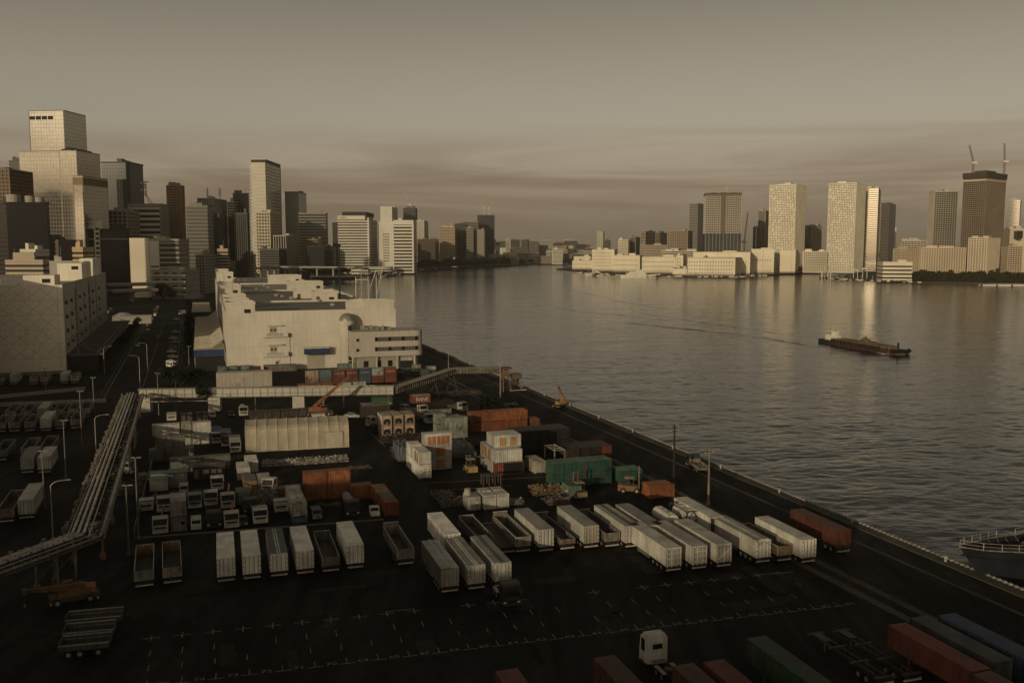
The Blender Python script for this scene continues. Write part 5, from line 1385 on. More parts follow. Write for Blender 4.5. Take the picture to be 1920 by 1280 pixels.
for x0, x1, y0, y1, h in ((-13, -2.5, .1, 16, 3.6), (-10, -.1, 70, 110, 7.0), (-6, -.05, 120, 160, 8.6)):
    b_ = box(t, "stair_head", x0, x1, y0, y1, LH - 1, LH + h, LC, "wall")
    box(t, "stair_window", x1 - 4.2, x1 - 1.4, y0 - .05, y0 + .1, LH + h - 2.8, LH + h - 1.3, DARK, "glass")
for k in range(26):
    r_ = random.Random(k); x, y = r_.uniform(-55, -14), r_.uniform(4, 150)
    cyl(t, "roof_vent", (x, y, LH - .8), (x, y, LH - .1 + r_.random() * .6), .3, GREY)
# recesses, wall ducts and floral stencils down the side wall
for j, y in enumerate((6, 22, 52, 70, 108, 140)):
    for k in range(5):
        z = 4.2 + 5.4 * k
        box(t, "vent_hood", -.05, .75, y + 1.0, y + 2.3, z, z + 1.4, (.08, .075, .066))
        def pattern(mb, sd=j * 7 + k):
            r_ = random.Random(sd)
            for _ in range(9):
                y_, z_ = r_.uniform(-2.8, 2.8), r_.uniform(0, 4.0); a = r_.uniform(0, 3.1); l_ = r_.uniform(.4, 1.1)
                dy, dz = math.cos(a) * l_, math.sin(a) * l_
                mb.face([(.02, y_ - dy, z_ - dz), (.02, y_ + dz * .35, z_ - dy * .35), (.02, y_ + dy, z_ + dz), (.02, y_ - dz * .35, z_ + dy * .35)])
        made("leaf_stencil", "wall", pattern, t, (0, y, z + .2), col=(.13, .127, .118), kind="stuff")
for y, y1 in ((38, 41.5), (92, 96)):
    box(t, "stair_slot", -.6, .04, y, y1, 2, LH - 3, (.035, .034, .03), "wall")
    for k in range(7): box(t, "slot_landing", -.2, .25, y, y1, 4 + 4.2 * k, 4.3 + 4.2 * k, GR, "wall")
for y in (44, 98, 128): cyl(t, "downpipe", (.15, y, .5), (.15, y, LH), .12, GREY)
# raised cantilever canopy along the side
c = thing("strut_canopy", "dark loading canopy hung on slanting struts along the left warehouse", "canopy", 380, -45, 0, 0)
box(c, "roof_sheet", .3, 12.5, 0, 170, 6.6, 6.9, (.05, .047, .04), "wall"); box(c, "front_edge", 12.5, 12.8, 0, 170, 6.3, 7.2, (.14, .13, .11), "wall")
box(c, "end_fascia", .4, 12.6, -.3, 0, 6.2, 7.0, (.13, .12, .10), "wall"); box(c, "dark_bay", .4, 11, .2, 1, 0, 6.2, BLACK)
for k in range(22):
    cyl(c, "strut", (.2, 2 + k * 7.8, 12.5), (10.6, 4 + k * 7.8, 7.0), .16, (.21, .20, .17))
    cyl(c, "strut_cap", (10.8, 4 + k * 7.8, 6.9), (10.8, 4 + k * 7.8, 7.7), .2, (.4, .37, .31))

# --- off to the left of the view: unseen blocks added to shade the yard
for lb, u0, u1, v0, v1, h in (("tall unseen block behind the viewer, added to cast shade", -150, -56, -118, -72, 41), ("long unseen block off to the left, added to shade the trailer park", -55, 60, -118, -72, 29), ("middle unseen block off to the left, added to shade the parked lorries", 61, 112, -118, -72, 20), ("low unseen block off to the left, added to shade the left yard", 113, 334, -120, -76, 16), ("high unseen block off to the left, added to shade the diamond wall", 335, 372, -122, -77, 40)):
    t = thing("shade_block", lb, "warehouse", u0, v1, 0, 0)  # out of view, sized and placed for the shade it throws
    box(t, "wall", -(v1 - v0), 0, 0, u1 - u0, 0, h - .6, LC, "wall"); box(t, "roof", -(v1 - v0) - .2, .2, -.2, u1 - u0 + .2, h - .6, h, ROOFG, "wall")
    for k in range(int((u1 - u0) / 12)): box(t, "shutter", -.1, .12, 3 + k * 12, 9 + k * 12, .2, 5, (.3, .27, .22), "wall")
# brown office tower off to the left, seen mirrored in the stepped glass tower
bld("brown banded office tower standing off to the left of the view", (-758, 588, 46, 40, 128), "bands", (.20, .12, .07), 10, fl=5, frac=.55, gcol=(.05, .035, .022), name="office_tower")

# ------------------------------------------------------------------ trailer park: rows of trailers, rear ends to the viewer
def T_(label, g, **k): return trailer(label, g[0], g[1], **k)
def O_(label, g, **k): return open_trailer(label, g[0], g[1], **k)
TW = (.74, .70, .61); TG = (.30, .285, .25)
T_("first white box trailer from the left in the left trailer row", (130.09, 3.50), L_=12, H_=3.85, col=TW)
T_("second white box trailer from the left in the left trailer row", (129.95, 6.98), L_=12, H_=3.85, col=TW)
T_("white box trailer with a dark two-strip roof in the left row", (129.73, 10.72), L_=12, H_=3.75, col=TW, roofcol=(.075, .078, .078), style="wing")
T_("white box trailer between the dark-roofed one and an open trailer", (129.56, 14.38), L_=12, H_=3.8, col=TW)
O_("open trailer with a plain headboard among the white box trailers", (129.19, 17.99), wall=1.2, head=2.5, col=(.12, .11, .095))
T_("rightmost white box trailer of the left trailer row", (129.32, 21.58), L_=12, H_=3.9, col=TW)
O_("open trailer standing alone right of the left trailer row", (128.40, 28.88), wall=1.45, head=3.0, col=(.15, .138, .115), headcol=(.17, .155, .125))
T_("white box trailer parked behind the three dark-sided trailers", (129.66, 36.47), L_=12, H_=3.8, col=TW)
t = T_("dark-ribbed trailer with a rear ladder, left of three", (115.70, 32.13), L_=12.5, H_=3.75, col=(.36, .345, .30), sidecol=(.10, .095, .082), roofcol=(.34, .33, .295), style="ridge"); tall_doors(t, 3.75, "ladder")
t = T_("middle of three grey-roofed trailers behind the black tractor", (115.59, 35.92), L_=12.5, H_=3.75, col=(.40, .38, .33), roofcol=(.20, .192, .168), style="wing"); tall_doors(t, 3.75, "post")
t = T_("right of three grey-roofed trailers, black gutter down its roof", (115.32, 39.63), L_=12.5, H_=3.75, col=(.40, .38, .33), roofcol=(.23, .22, .19), style="gutter"); tall_doors(t, 3.75, "post")
O_("empty open trailer half hidden behind the white box trailer", (129.33, 41.76), wall=1.4, head=2.6, col=(.10, .092, .078))
O_("bare flatbed chassis with a small box on its nose", (128.23, 44.86), wall=0, head=1.2, tail=0, col=(.09, .082, .07), name="flatbed_trailer")
O_("stake-sided open trailer with pale rails right of the flatbed", (127.89, 47.28), wall=1.5, head=3.1, col=(.17, .157, .132))
T_("grey box trailer with a lit rear right of the stake-sided trailer", (126.93, 50.72), L_=12, H_=3.85, col=(.45, .425, .365), roofcol=(.27, .255, .22))
O_("low open trailer between two grey box trailers", (126.74, 54.23), wall=.7, head=2.6, col=(.12, .11, .092))
t = T_("grey box trailer with dark vertical door ribs", (126.18, 58.08), L_=12, H_=3.85, col=(.42, .39, .33), roofcol=(.24, .228, .20), doorcol=(.30, .265, .21))
O_("open trailer with an orange tailgate left of the long cream trailer", (125.55, 61.38), wall=1.3, head=2.7, col=(.13, .115, .095))
T_("cream box trailer parked behind the long sunlit cream trailer", (124.25, 64.27), L_=12.5, H_=3.8, col=(.50, .465, .385), roofcol=(.32, .30, .255), style="gutter")
t = T_("long sunlit cream trailer with three lit wheels showing", (112.71, 65.03), L_=13, H_=3.8, col=(.56, .52, .43), roofcol=(.44, .42, .36), doorcol=(.30, .275, .225)); tall_doors(t, 3.8, "cage")
t = T_("grey-roofed trailer with a caged rear beside the long cream one", (112.23, 69.01), L_=13, H_=3.8, col=(.48, .445, .37), roofcol=(.33, .31, .265), doorcol=(.27, .25, .205)); tall_doors(t, 3.8, "cage")
t = T_("white trailer with a diagonal brace across its rear", (111.80, 72.90), L_=13, H_=3.8, col=(.53, .49, .41), roofcol=(.40, .375, .32), doorcol=(.26, .24, .2)); tall_doors(t, 3.8, "diag")
T_("dark-roofed trailer parked left of the white tank", (123.49, 67.92), L_=12.5, H_=3.8, col=(.52, .48, .40), roofcol=(.21, .20, .175))
T_("white refrigerated trailer right of the framed tank", (123.42, 79.14), L_=12.5, H_=3.9, col=(.62, .58, .48), roofcol=(.52, .49, .42), doorcol=(.03, .028, .024))
t = T_("grey trailer with a gabled rear near the quay rails", (111.39, 79.47), L_=13, H_=3.8, col=(.47, .44, .37), roofcol=(.27, .255, .22), style="wing"); tall_doors(t, 3.8, "gable")
O_("rust-tailed open trailer between the gabled and the white trailer", (110.91, 82.90), wall=1.4, head=2.2, col=(.16, .12, .08))
T_("rightmost white trailer of the row, nearest the rails", (109.12, 85.86), L_=12.5, H_=3.85, col=(.60, .565, .47), roofcol=(.50, .475, .40))
# red container on a skeleton chassis near the quay
def chassis_thing(label, u, v, rot=-1.5, L_=12.2, axles=2):
    t = thing("container_chassis", label, "chassis", u, v, 0, rot)
    chassis(t, L_, axles, 1.2)
    for k in range(4): box(t, "bolster", -1.2, 1.2, .15 + k * (L_ - .5) / 3, .4 + k * (L_ - .5) / 3, 1.05, 1.23, (.05, .045, .038), "rusty")
    box(t, "goose_neck", -.55, .55, L_ - 2.5, L_, 1.0, 1.21, (.05, .045, .038), "rusty")
    return t
def on_chassis(label, g, col, size="40", rot=-1.5, roofcol=None, cl=None):
    chassis_thing(cl or ("skeleton chassis under the " + label.split(",")[0]), g[0], g[1], rot)
    L_, W_, H_ = SIZES[size]
    t = container(label, g[0], g[1], size, col, 1.24, rot, roofcol=roofcol)
    return t
on_chassis("dark red container, standing alone at the quay edge", (111.07, 93.89), (.085, .022, .014), "40", roofcol=(.10, .05, .034), cl="skeleton chassis under the dark red container at the quay edge")
# the two tanks
t = thing("tank_trailer", "white cylindrical tank left of the framed tank container", "tank", (128.24, 73.76)[0], (128.24, 73.76)[1], 0, -2)
def capsule(mb, r, L_, z):
    n = 18
    prev = None
    for y, k in ((-.5, .35), (-.25, .75), (0, 1), (L_, 1), (L_ + .25, .75), (L_ + .5, .35)):
        ring = [(r * k * math.cos(2 * math.pi * i / n), y, z + r * k * math.sin(2 * math.pi * i / n)) for i in range(n)]
        b_ = len(mb.v); mb.v += ring
        if prev is None: mb.f.append(tuple(range(b_, b_ + n)))
        else:
            for i in range(n): mb.f.append((prev + i, prev + (i + 1) % n, b_ + (i + 1) % n, b_ + i))
        prev = b_
    mb.f.append(tuple(range(prev + n - 1, prev - 1, -1)))
tk = made("tank_shell", "paint", lambda mb: capsule(mb, 1.15, 5.6, 2.3), t, col=(.58, .55, .47))
for k in range(3):
    cyl(t, "manhole", (0, 1 + 1.8 * k, 3.3), (0, 1 + 1.8 * k, 3.6), .35, (.40, .38, .33)); box(t, "cradle", -1.0, 1.0, .3 + 2.4 * k, .6 + 2.4 * k, .9, 1.6, DARK)
box(t, "walkway", -.5, .5, .3, 5.4, 3.42, 3.5, (.36, .34, .29))
chassis(t, 6.4, 2, 1.0)
t = thing("tank_container", "tank in a black open frame between the white tank and reefer", "tank", (127.89, 77.27)[0], (127.89, 77.27)[1], 0, -2)
made("tank_shell", "paint", lambda mb: capsule(mb, 1.1, 5.0, 2.45), t, (0, .5, 0), col=(.5, .475, .41))
fr = (.04, .04, .042)
for s in (-1, 1):
    for y in (.05, 6.0): box(t, "frame_post", s * 1.16 - .07, s * 1.16 + .07, y - .07, y + .07, 1.2, 3.8, fr)
    for z in (1.25, 3.75): box(t, "frame_rail", s * 1.16 - .06, s * 1.16 + .06, .12, 5.93, z - .06, z + .06, fr)
    for y in (-.02, 5.98): box(t, "frame_brace", s * .6 - .85, s * .6 + .85, y - .03, y + .03, 2.9, 3.02, fr, rot=(0, rad(s * 50), 0))
for y in (.05, 6.0):
    for z in (1.25, 3.75): box(t, "frame_beam", -1.09, 1.09, y - .06, y + .06, z - .06, z + .06, fr)
for k in range(2): box(t, "hatch", -.5, .5, 1.2 + 2.4 * k, 2.4 + 2.4 * k, 3.6, 3.74, (.5, .47, .4))
chassis(t, 6.4, 2, 1.2)
# bottom row: containers on chassis seen from their front ends
t = truck("black tractor unit in front of the three grey-roofed trailers", (108.34, 38.49)[0], (108.34, 38.49)[1], -4, (.016, .017, .016), "tractor", 6.2, 3.2, name="tractor_unit", dark=True)
BOT = [("brown container, left of the white tractor at the bottom edge", (84.08, 38.44), (.085, .038, .024)),
       ("dull brown container, right of the white tractor at the bottom edge", (79.64, 45.40), (.075, .037, .026)),
       ("red container, second right of the white tractor", (79.32, 48.88), (.12, .03, .020)),
       ("green container, at the bottom edge right of centre", (82.82, 56.57), (.015, .055, .035)),
       ("long red container, beside the grey and blue ones at bottom right", (80.41, 74.08), (.15, .042, .03)),
       ("dark grey container, between the red and blue ones at bottom right", (81.14, 77.92), (.055, .062, .062)),
       ("blue container, rightmost of the three at bottom right", (80.64, 81.64), (.020, .042, .085)),
       ("small dull red container, cut by the bottom edge left of the tractor", (84.70, 27.60), (.13, .042, .03))]
for lb, g, c in BOT:
    L_ = 12.19
    u0, v0 = g[0] - L_, g[1] + 1.22 + .3
    on_chassis(lb, (u0, v0), c, "40", -1.5)
g = (67.99, 73.60)
on_chassis("rusty brown container, hugging the near end of the long red one", (g[0] - 12.19 - .2, g[1] + 1.3), (.10, .045, .028), "40", -1.5)
t = truck("white tractor unit seen from behind at the bottom edge", (85.80, 47.11)[0] + 3.2, (85.80, 47.11)[1] + 1.2, 179, (.60, .57, .50), "tractor", 6.4, 3.5, name="tractor_unit")
box(t, "roof_fairing", -1.1, 1.1, .6, 2.0, 3.5, 3.75, (.60, .57, .50)); box(t, "rear_window", -.6, .6, 2.08, 2.13, 2.2, 2.8, (.015, .015, .015), "glass")
chassis_thing("first empty skeleton chassis left of the long red container", (74.36, 69.01)[0], (74.36, 69.01)[1], -1.5)
chassis_thing("second empty skeleton chassis left of the long red container", (74.03, 72.45)[0], (74.03, 72.45)[1], -1.5)

# two open gondola trailers with orange headboards, left
for lb, g in (("left of two open gondola trailers with orange inner headboards", (131.79, -7.32)), ("right of two open gondola trailers with orange inner headboards", (131.98, -3.65))):
    O_(lb, g, wall=1.35, head=2.5, col=(.17, .155, .13), floorcol=(.035, .032, .028), headcol=(.26, .155, .08), L_=11.5, rot=1.5, n=1)
# silver tipper bodies side-on at lower left
for k, (lb, g, L_) in enumerate((("farthest of three silver tipper bodies at lower left", (119.20, -15.84), 6.4), ("middle of three silver tipper bodies at lower left", (115.14, -15.61), 5.6), ("nearest of three silver tipper bodies at lower left", (111.43, -15.61), 5.4))):
    t = thing("tipper_body", lb, "tipper", g[0], g[1], 0, -6)
    c = (.10, .096, .086)
    for nm, q in (("floor", (0, L_, 0, 2.3, 1.0, 1.1)), ("near_wall", (0, L_, 0, .07, 1.1, 1.6)), ("far_wall", (0, L_, 2.23, 2.3, 1.1, 1.9)), ("head_wall", (0, .07, .07, 2.23, 1.1, 2.0)), ("tail_wall", (L_ - .07, L_, .07, 2.23, 1.1, 1.6)), ("top_rail", (0, L_, -.06, .10, 1.6, 1.7)), ("top_rail", (0, L_, 2.2, 2.36, 1.9, 2.0)), ("mid_rail", (0, L_, 2.2, 2.24, 1.5, 1.56))):
        box(t, nm, *q, c if "rail" not in nm else (.3, .29, .26), "dull_metal")
    for y in (.3, 2.0):
        for x in (1.0, 2.2, L_ - 1.2): wheel(t, x, y, .48, .48, .3, True, "y")
    box(t, "chassis_rail", .2, L_ - .2, .7, 1.6, .6, .95, BLACK)

# ------------------------------------------------------------------ left yard, beyond the pipe bridge
LY = [("left yard white box trailer in the near pair", "T", (173.21, -28.10), 12, (.48, .46, .40), None),
      ("open gondola left of the near white box in the left yard", "O", (171.96, -31.02), 12, (.12, .11, .095), None),
      ("grey ridge-roofed box trailer in the left yard middle row", "T", (209.27, -33.27), 11, (.36, .345, .30), (.20, .19, .165)),
      ("white box trailer beside the ridge-roofed one in the left yard", "T", (208.08, -29.91), 11, (.48, .46, .40), None),
      ("open gondola behind the ridge-roofed trailer in the left yard", "O", (223.85, -35.43), 11, (.15, .14, .12), None),
      ("second open gondola in the middle row of the left yard", "O", (224.73, -31.69), 11, (.10, .095, .08), None),
      ("open gondola cut by the picture's left edge in the middle row", "O", (223.54, -40.66), 11, (.12, .11, .095), None),
      ("white box trailer in the back row of the left yard", "T", (256.81, -36.14), 11, (.50, .475, .41), None),
      ("grey box trailer behind the back-row white one in the left yard", "T", (273.24, -39.10), 11, (.33, .315, .275), None)]
for lb, ty, g, L_, c, rc in LY:
    if ty == "T": T_(lb, g, L_=L_, H_=3.7, col=c, roofcol=rc, rot=0)
    else: O_(lb, g, L_=L_, wall=1.4, head=2.6, col=c, rot=0, n=4)
for k, g in enumerate(((259.19, -46.88), (258.76, -43.66), (258.14, -39.90), (258.63, -33.02), (258.01, -29.17))):
    O_("%s open gondola from the left in the front of the back row" % ORD[k], g, L_=11, wall=1.5, head=2.6, col=(.17, .16, .135), rot=0, n=3)
for k, g in enumerate(((277.03, -47.49), (276.44, -43.48), (276.00, -35.22), (275.59, -31.69), (275.38, -28.69))):
    O_("%s open gondola from the left in the rear of the back row" % ORD[k], g, L_=11, wall=1.5, head=2.6, col=(.18, .17, .145), rot=0, n=3)
for lb, g, ty, c in (("white box trailer under the left part of the diamond wall", (350.36, -58.45), "T", (.42, .395, .335)), ("white box trailer under the right end of the diamond wall", (347.23, -42.25), "T", (.44, .41, .35)), ("open gondola left of centre under the diamond wall", (348.01, -51.84), "O", (.26, .24, .2)), ("open gondola right of centre under the diamond wall", (346.77, -48.36), "O", (.26, .24, .2)), ("open gondola right of the right white trailer by the diamond wall", (346.05, -38.92), "O", (.3, .28, .24)), ("open gondola at the picture edge by the diamond wall", (350.51, -62.56), "O", (.2, .185, .155))):
    if ty == "T": T_(lb, g, L_=9, H_=3.7, col=c, rot=0)
    else: O_(lb, g, L_=9, wall=1.6, head=2.7, col=c, rot=0, n=3)
# low pale walls along the side street
for lb, a, b_ in (("near low pale wall along the left side street", (303.79, -54.68), (301.42, -25.39)), ("far low pale wall along the left side street", (320.24, -57.51), (330.30, -34.01))):
    a, b_ = Vector(a), Vector(b_); d = b_ - a
    t = thing("low_wall", lb, "wall", a.x, a.y, 0, math.degrees(math.atan2(d.x, d.y)))
    n = int(d.length / 4)
    for k in range(n): box(t, "wall_panel", k * d.length / n + .02, (k + 1) * d.length / n - .02, 0, .3, 0, 1.0, (.26, .24, .20), "wall")
    box(t, "coping", 0, d.length, -.05, .35, 1.0, 1.12, (.36, .33, .28), "wall")

# ------------------------------------------------------------------ container stacks of the middle yard
ORA = (.30, .105, .036); ORD_ = (.20, .065, .026); GRN = (.022, .085, .058); LGR = (.24, .27, .205); BLK = (.020, .017, .014); WHT = (.50, .475, .41); GRY = (.33, .315, .275); SHUT = (.36, .19, .075)
def C(label, g, size, col, z=0.0, rot=0.0, du=0.0, dv=0.0, **k):
    return container(label, g[0] + du, g[1] + dv, size, col, z, rot, **k)
def shutters(t, xs, L_, z0=.35, z1=2.2, w=1.0, side=-1, col=SHUT):
    """roller shutters in a long side; x = width axis"""
    for y in xs:
        s = box(t, "shutter", side * 1.24 - .03, side * 1.24 + .03, y, y + w, z0, z1, col, "paint")
        for k in range(5): sub(s, "shutter_rib", side * 1.275 - .012, side * 1.275 + .012, y, y + w, z0 + .2 + k * (z1 - z0) / 5.5, z0 + .23 + k * (z1 - z0) / 5.5, tuple(c * .8 for c in col))

# white show stack with the printed end panel
g = (177.91, 43.13)
t = C("white container on the ground with black emblem print on its end", g, "40h", (.58, .55, .475), mat="paint", rot=0)
pn = box(t, "print_panel", -1.0, 1.0, -.10, -.02, .45, 2.3, (.56, .53, .46), "paint")
def emblem(mb):
    r_ = random.Random(4)
    for i in range(16):
        a0, a1 = 2 * math.pi * i / 16, 2 * math.pi * (i + 1) / 16
        for r0, r1 in ((.26, .36), (.05, .14)):
            mb.face([(r0 * math.cos(a0), 0, r0 * math.sin(a0)), (r1 * math.cos(a0), 0, r1 * math.sin(a0)), (r1 * math.cos(a1), 0, r1 * math.sin(a1)), (r0 * math.cos(a1), 0, r0 * math.sin(a1))])
    for s in (-1, 1):
        for k in range(7):
            x, z = s * r_.uniform(.42, .85), r_.uniform(-.55, .5)
            a = r_.uniform(0, 3); dx, dz = .2 * math.cos(a), .2 * math.sin(a)
            mb.face([(x - dx, 0, z - dz), (x + dz * .45, 0, z - dx * .45), (x + dx, 0, z + dz), (x - dz * .45, 0, z + dx * .45)])
    for k in range(5): mb.box(-.4 + k * .17, -.28 + k * .17, -.002, .002, .62, .74)
    mb.box(-.3, .3, -.002, .002, -.72, -.66)
made("printed_emblem", "paint", emblem, t, (0, -.115, 1.35), col=BLACK, kind="stuff")
t = C("white container with ribbed end stacked on the emblem container, near one", g, "20", WHT, 2.92, 0, mat="paint", du=.05, doors=False); shutters(t, (1.2, 3.2), 6, side=-1)
C("white container farther back on top of the emblem container", g, "14", WHT, 2.92, 0, mat="paint", du=7.6, doors=False)
# three-high stack with orange shutters
g = (184.58, 45.81)
t = C("bottom grey container with one orange shutter in the three-high stack", g, "20", GRY, 0, -90, mat="paint"); shutters(t, (2.6,), 6, .3, 2.2, 1.9, 1, (.30, .13, .055))
t = C("middle grey container with one orange shutter in the three-high stack", g, "20", GRY, 2.62, -90, mat="paint"); shutters(t, (2.6,), 6, .3, 2.2, 1.9, 1, (.30, .13, .055))
t = C("top white container with five orange shutters in a row", g, "20", WHT, 5.24, -90, mat="paint"); shutters(t, (.75, 1.75, 2.75, 3.75, 4.75), 6, .2, 2.0, .8, 1, (.36, .145, .065))
# second show stack, three tiers
g = (175.63, 58.74)
t = C("red-cornered container with a wide dark opening under the white tiers", g, "20", (.18, .05, .03), 0, -90, mat="paint", dv=.3, roofcol=(.03, .028, .025)); box(t, "dark_opening", 1.20, 1.30, 1.5, 5.9, .2, 2.35, BLACK)
for k in range(3):
    C("%s white container behind the red-cornered one, ground tier" % ORD[k], g, "20", (.44, .42, .36), 0, -90, mat="paint", du=2.6 + 2.5 * k, dv=-.1)
for k in range(4):
    t = C("%s white container from the front in the middle tier of the show stack" % ORD[k], g, "20", (.42, .40, .345) if k else WHT, 2.62, -90, mat="paint", du=2.5 * k, dv=-.1)
    if k: box(t, "end_shutter", -.8, .8, -.06, .0, .3, 2.2, SHUT)
t = C("white container with two yellow shutters on the top tier", g, "20", WHT, 5.24, -90, mat="paint", du=2.5, dv=.5); shutters(t, (1.3, 3.6), 6, .25, 2.1, 1.4, 1, (.40, .24, .10))
C("white container behind the yellow-shuttered one on the top tier", g, "20", WHT, 5.24, -90, mat="paint", du=5.0, dv=.5)
# black block
g = (192.58, 69.98)
for k in range(5):
    for z in (0, 1):
        C("%s black container from the left, %s tier of the black block" % (ORD[k], ("lower", "upper")[z]), g, "20", BLK, 2.62 * z, 0, mat="paint", dv=2.6 * k, roofcol=(.030, .028, .026))
g = (183.27, 78.79)
for k in range(2):
    C("%s low black container from the left in front of the black block" % ORD[k], g, "20", BLK, 0, 0, mat="paint", dv=2.7 + 2.6 * k, roofcol=(.030, .028, .026))
C("black container at the left end of the low black group", g, "20", (.045, .026, .018), 0, 0, mat="paint", dv=0, roofcol=(.030, .028, .026))
C("red-ended container at the right end of the low black group", g, "20", (.17, .045, .026), 0, 0, dv=7.95, roofcol=(.05, .035, .028))
# dirty white container and a stacked flat rack
g = (174.13, 66.98)
C("dirty cream container with black door bars beside the green block", g, "20", (.36, .33, .265), 0, 0)
t = thing("flat_rack", "pale open steel rack lying behind the green block", "rack", (181.57, 74.49)[0], (181.57, 74.49)[1], 0, 0)
for s in (0, 2.4):
    box(t, "side_beam", s - .08, s + .08, 0, 6, 2.7, 2.9, (.4, .37, .31), "rusty")
    for y in (.1, 5.9): box(t, "corner_post", s - .1, s + .1, y - .1, y + .1, 0, 2.7, (.3, .28, .24), "rusty")
for k in range(4): box(t, "cross_beam", .08, 2.32, .3 + 1.8 * k, .45 + 1.8 * k, 2.7, 2.85, (.4, .37, .31), "rusty")
# green block
g = (161.82, 66.07)
for k in range(5):
    for z in (0, 1):
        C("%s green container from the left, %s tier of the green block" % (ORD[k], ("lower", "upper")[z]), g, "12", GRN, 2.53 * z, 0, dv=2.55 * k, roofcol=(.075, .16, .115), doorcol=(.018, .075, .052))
for k in range(2):
    C("%s single green container right of the green block" % ("left", "right")[k], (161.49, 80.45), "12", GRN, 0, 0, dv=2.55 * k, roofcol=(.10, .18, .135))
t = C("pale green container with white characters standing in front of the green block", (153.70, 66.13), "12", (.115, .155, .115), 0, 0, roofcol=(.04, .115, .082))
for k in range(3): box(t, "painted_mark", -1.27, -1.23, .8 + k * .5, 1.1 + k * .5, 1.3 - .2 * k, 1.6 - .2 * k, (.5, .48, .42))
for k in range(2):
    C("%s of the two orange containers under the rail-side pole" % ("left", "right")[k], (148.55, 80.62), "12", ORA, 0, 0, dv=2.5 * k)
# orange row by the rails, six wide and two high
g = (219.47, 66.93)
for k in range(6):
    for z in (0, 1):
        C("%s orange container from the left, %s tier of the row by the rails" % (ORD[k], ("lower", "upper")[z]), g, "12", (ORA if k > 1 else ORD_) if z else ORD_, 2.53 * z, 0, dv=2.58 * k)
C("single orange container past the right end of the orange row", (219.62, 83.09), "12", (.22, .08, .035), 0, 0, dv=.2)
# pale green boxes
g = (214.20, 58.27)
C("pale green ribbed container on the upper tier left of the orange row", g, "20", LGR, 2.62, -90)
C("pale green container on the ground under the ribbed one", g, "20", (.20, .215, .17), 0, -90)
C("pale green container standing behind on the upper tier with a row of white marks", g, "12", (.25, .27, .205), 2.62, 0, du=6, dv=-.3)
C("pale green container behind the ribbed one, ground tier", g, "12", (.23, .245, .19), 0, 0, du=6, dv=-.3)
C("second pale green container behind, next to the orange row", g, "12", (.25, .28, .21), 1.6, 0, du=7, dv=4.2)
C("long pale grey container at the back of the pale green group", (236.02, 61.09), "20", (.33, .32, .275), 0, -90, du=3)
# machine containers with arched openings
g = (222.52, 44.45)
for k in range(3):
    for z in (0, 1):
        c = (.46, .40, .31)
        t = C("%s arch-fronted machine container from the left, %s tier" % (ORD[k], ("lower", "upper")[z]), g, "20", c, 2.62 * z, 0, dv=2.95 * k, doors=False, name="machine_container", roofcol=(.30, .25, .19))
        def arch(mb):
            n = 10; pts = [(-.85, .35)] + [(.85 * math.cos(a), 1.25 + .55 * math.sin(a)) for a in [math.pi - math.pi * i / n for i in range(n + 1)]] + [(.85, .35)]
            mb.face([(x, 0, z_) for x, z_ in pts])
        made("arched_opening", "paint", arch, t, (0, -.03, 0), col=BLACK, key="archface")
        box(t, "machine_block", -.3, .3, -.06, -.02, .5, .95, (.16, .14, .11)); box(t, "fascia", -1.0, 1.0, -.05, .02, 1.95, 2.45, (.46, .30, .16))
        box(t, "edge_strip", 1.02, 1.14, -.05, .02, .2, 2.5, (.36, .15, .06)); box(t, "edge_strip", -1.14, -1.02, -.05, .02, .2, 2.5, (.36, .15, .06))
C("orange-fronted machine container behind the arch-fronted ones", (236.68, 48.04), "20", (.34, .20, .10), 0, 0, du=2, dv=1.5)
# orange cluster, two by two
g = (169.32, 18.92)
for k in range(2):
    for z in (0, 1):
        C("%s %s container of the two-by-two orange block" % (("lower", "upper")[z], ("left", "right")[k]), g, "14", (ORA, (.25, .085, .034))[(k + z) % 2], 2.62 * z, -90, dv=4.4 * k)
C("dark rusty orange container half hidden left of the two-by-two block", g, "14", (.11, .045, .024), 0, -90, dv=-4.6, du=.6)
C("single orange container right of the two-by-two block", (167.17, 27.14), "14", (.24, .085, .036), 0, -90)
g = (154.20, 31.06)
for k, (c, rc, w) in enumerate((((.23, .062, .03), None, "nearest, brick red"), ((.20, .09, .04), (.10, .14, .16), "second, blue-topped"), ((.30, .115, .042), (.36, .20, .085), "third, orange"), ((.30, .12, .045), (.36, .20, .085), "farthest, orange"))):
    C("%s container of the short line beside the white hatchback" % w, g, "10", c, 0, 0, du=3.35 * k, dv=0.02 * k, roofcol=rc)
# white worn container on a blue half-height one
g = (155.81, 15.35)
t = thing("blue_half_container", "blue half-height container under the worn white container", "container", g[0], g[1] + 1.22, 0, 0)
box(t, "side_walls", -1.22, 1.22, 0, 12, 0, 1.0, (.05, .11, .15), "rusty"); box(t, "top_rim", -1.25, 1.25, -.03, 12.03, .92, 1.0, (.04, .09, .12), "rusty")
C("worn white container with a peeling roof on the blue one", g, "40", (.46, .42, .33), 1.02, 0, roofcol=(.48, .45, .38), doors=False)
# cluster left of it
C("dull yellow container with yellow-brown doors by the pipe stock", (177.72, 8.54), "20", (.25, .17, .07), 0, 0, roofcol=(.13, .12, .10), doorcol=(.30, .19, .07))
C("light grey ribbed container right of the yellow-doored one", (177.58, 11.21), "20", (.34, .325, .285), 0, 0, doors=False)
C("white ribbed container standing at the tent's front left corner", (194.88, 9.93), "20", (.50, .48, .42), 0, 0, mat="paint", doors=False)
C("white striped container behind the yellow-doored one", (182.91, 7.92), "20", (.46, .43, .36), 0, 0, du=6, mat="paint")
C("grey shuttered container below the yellow-doored one", (170.24, 6.81), "12", (.16, .155, .14), 0, 0, doorcol=(.24, .235, .21))
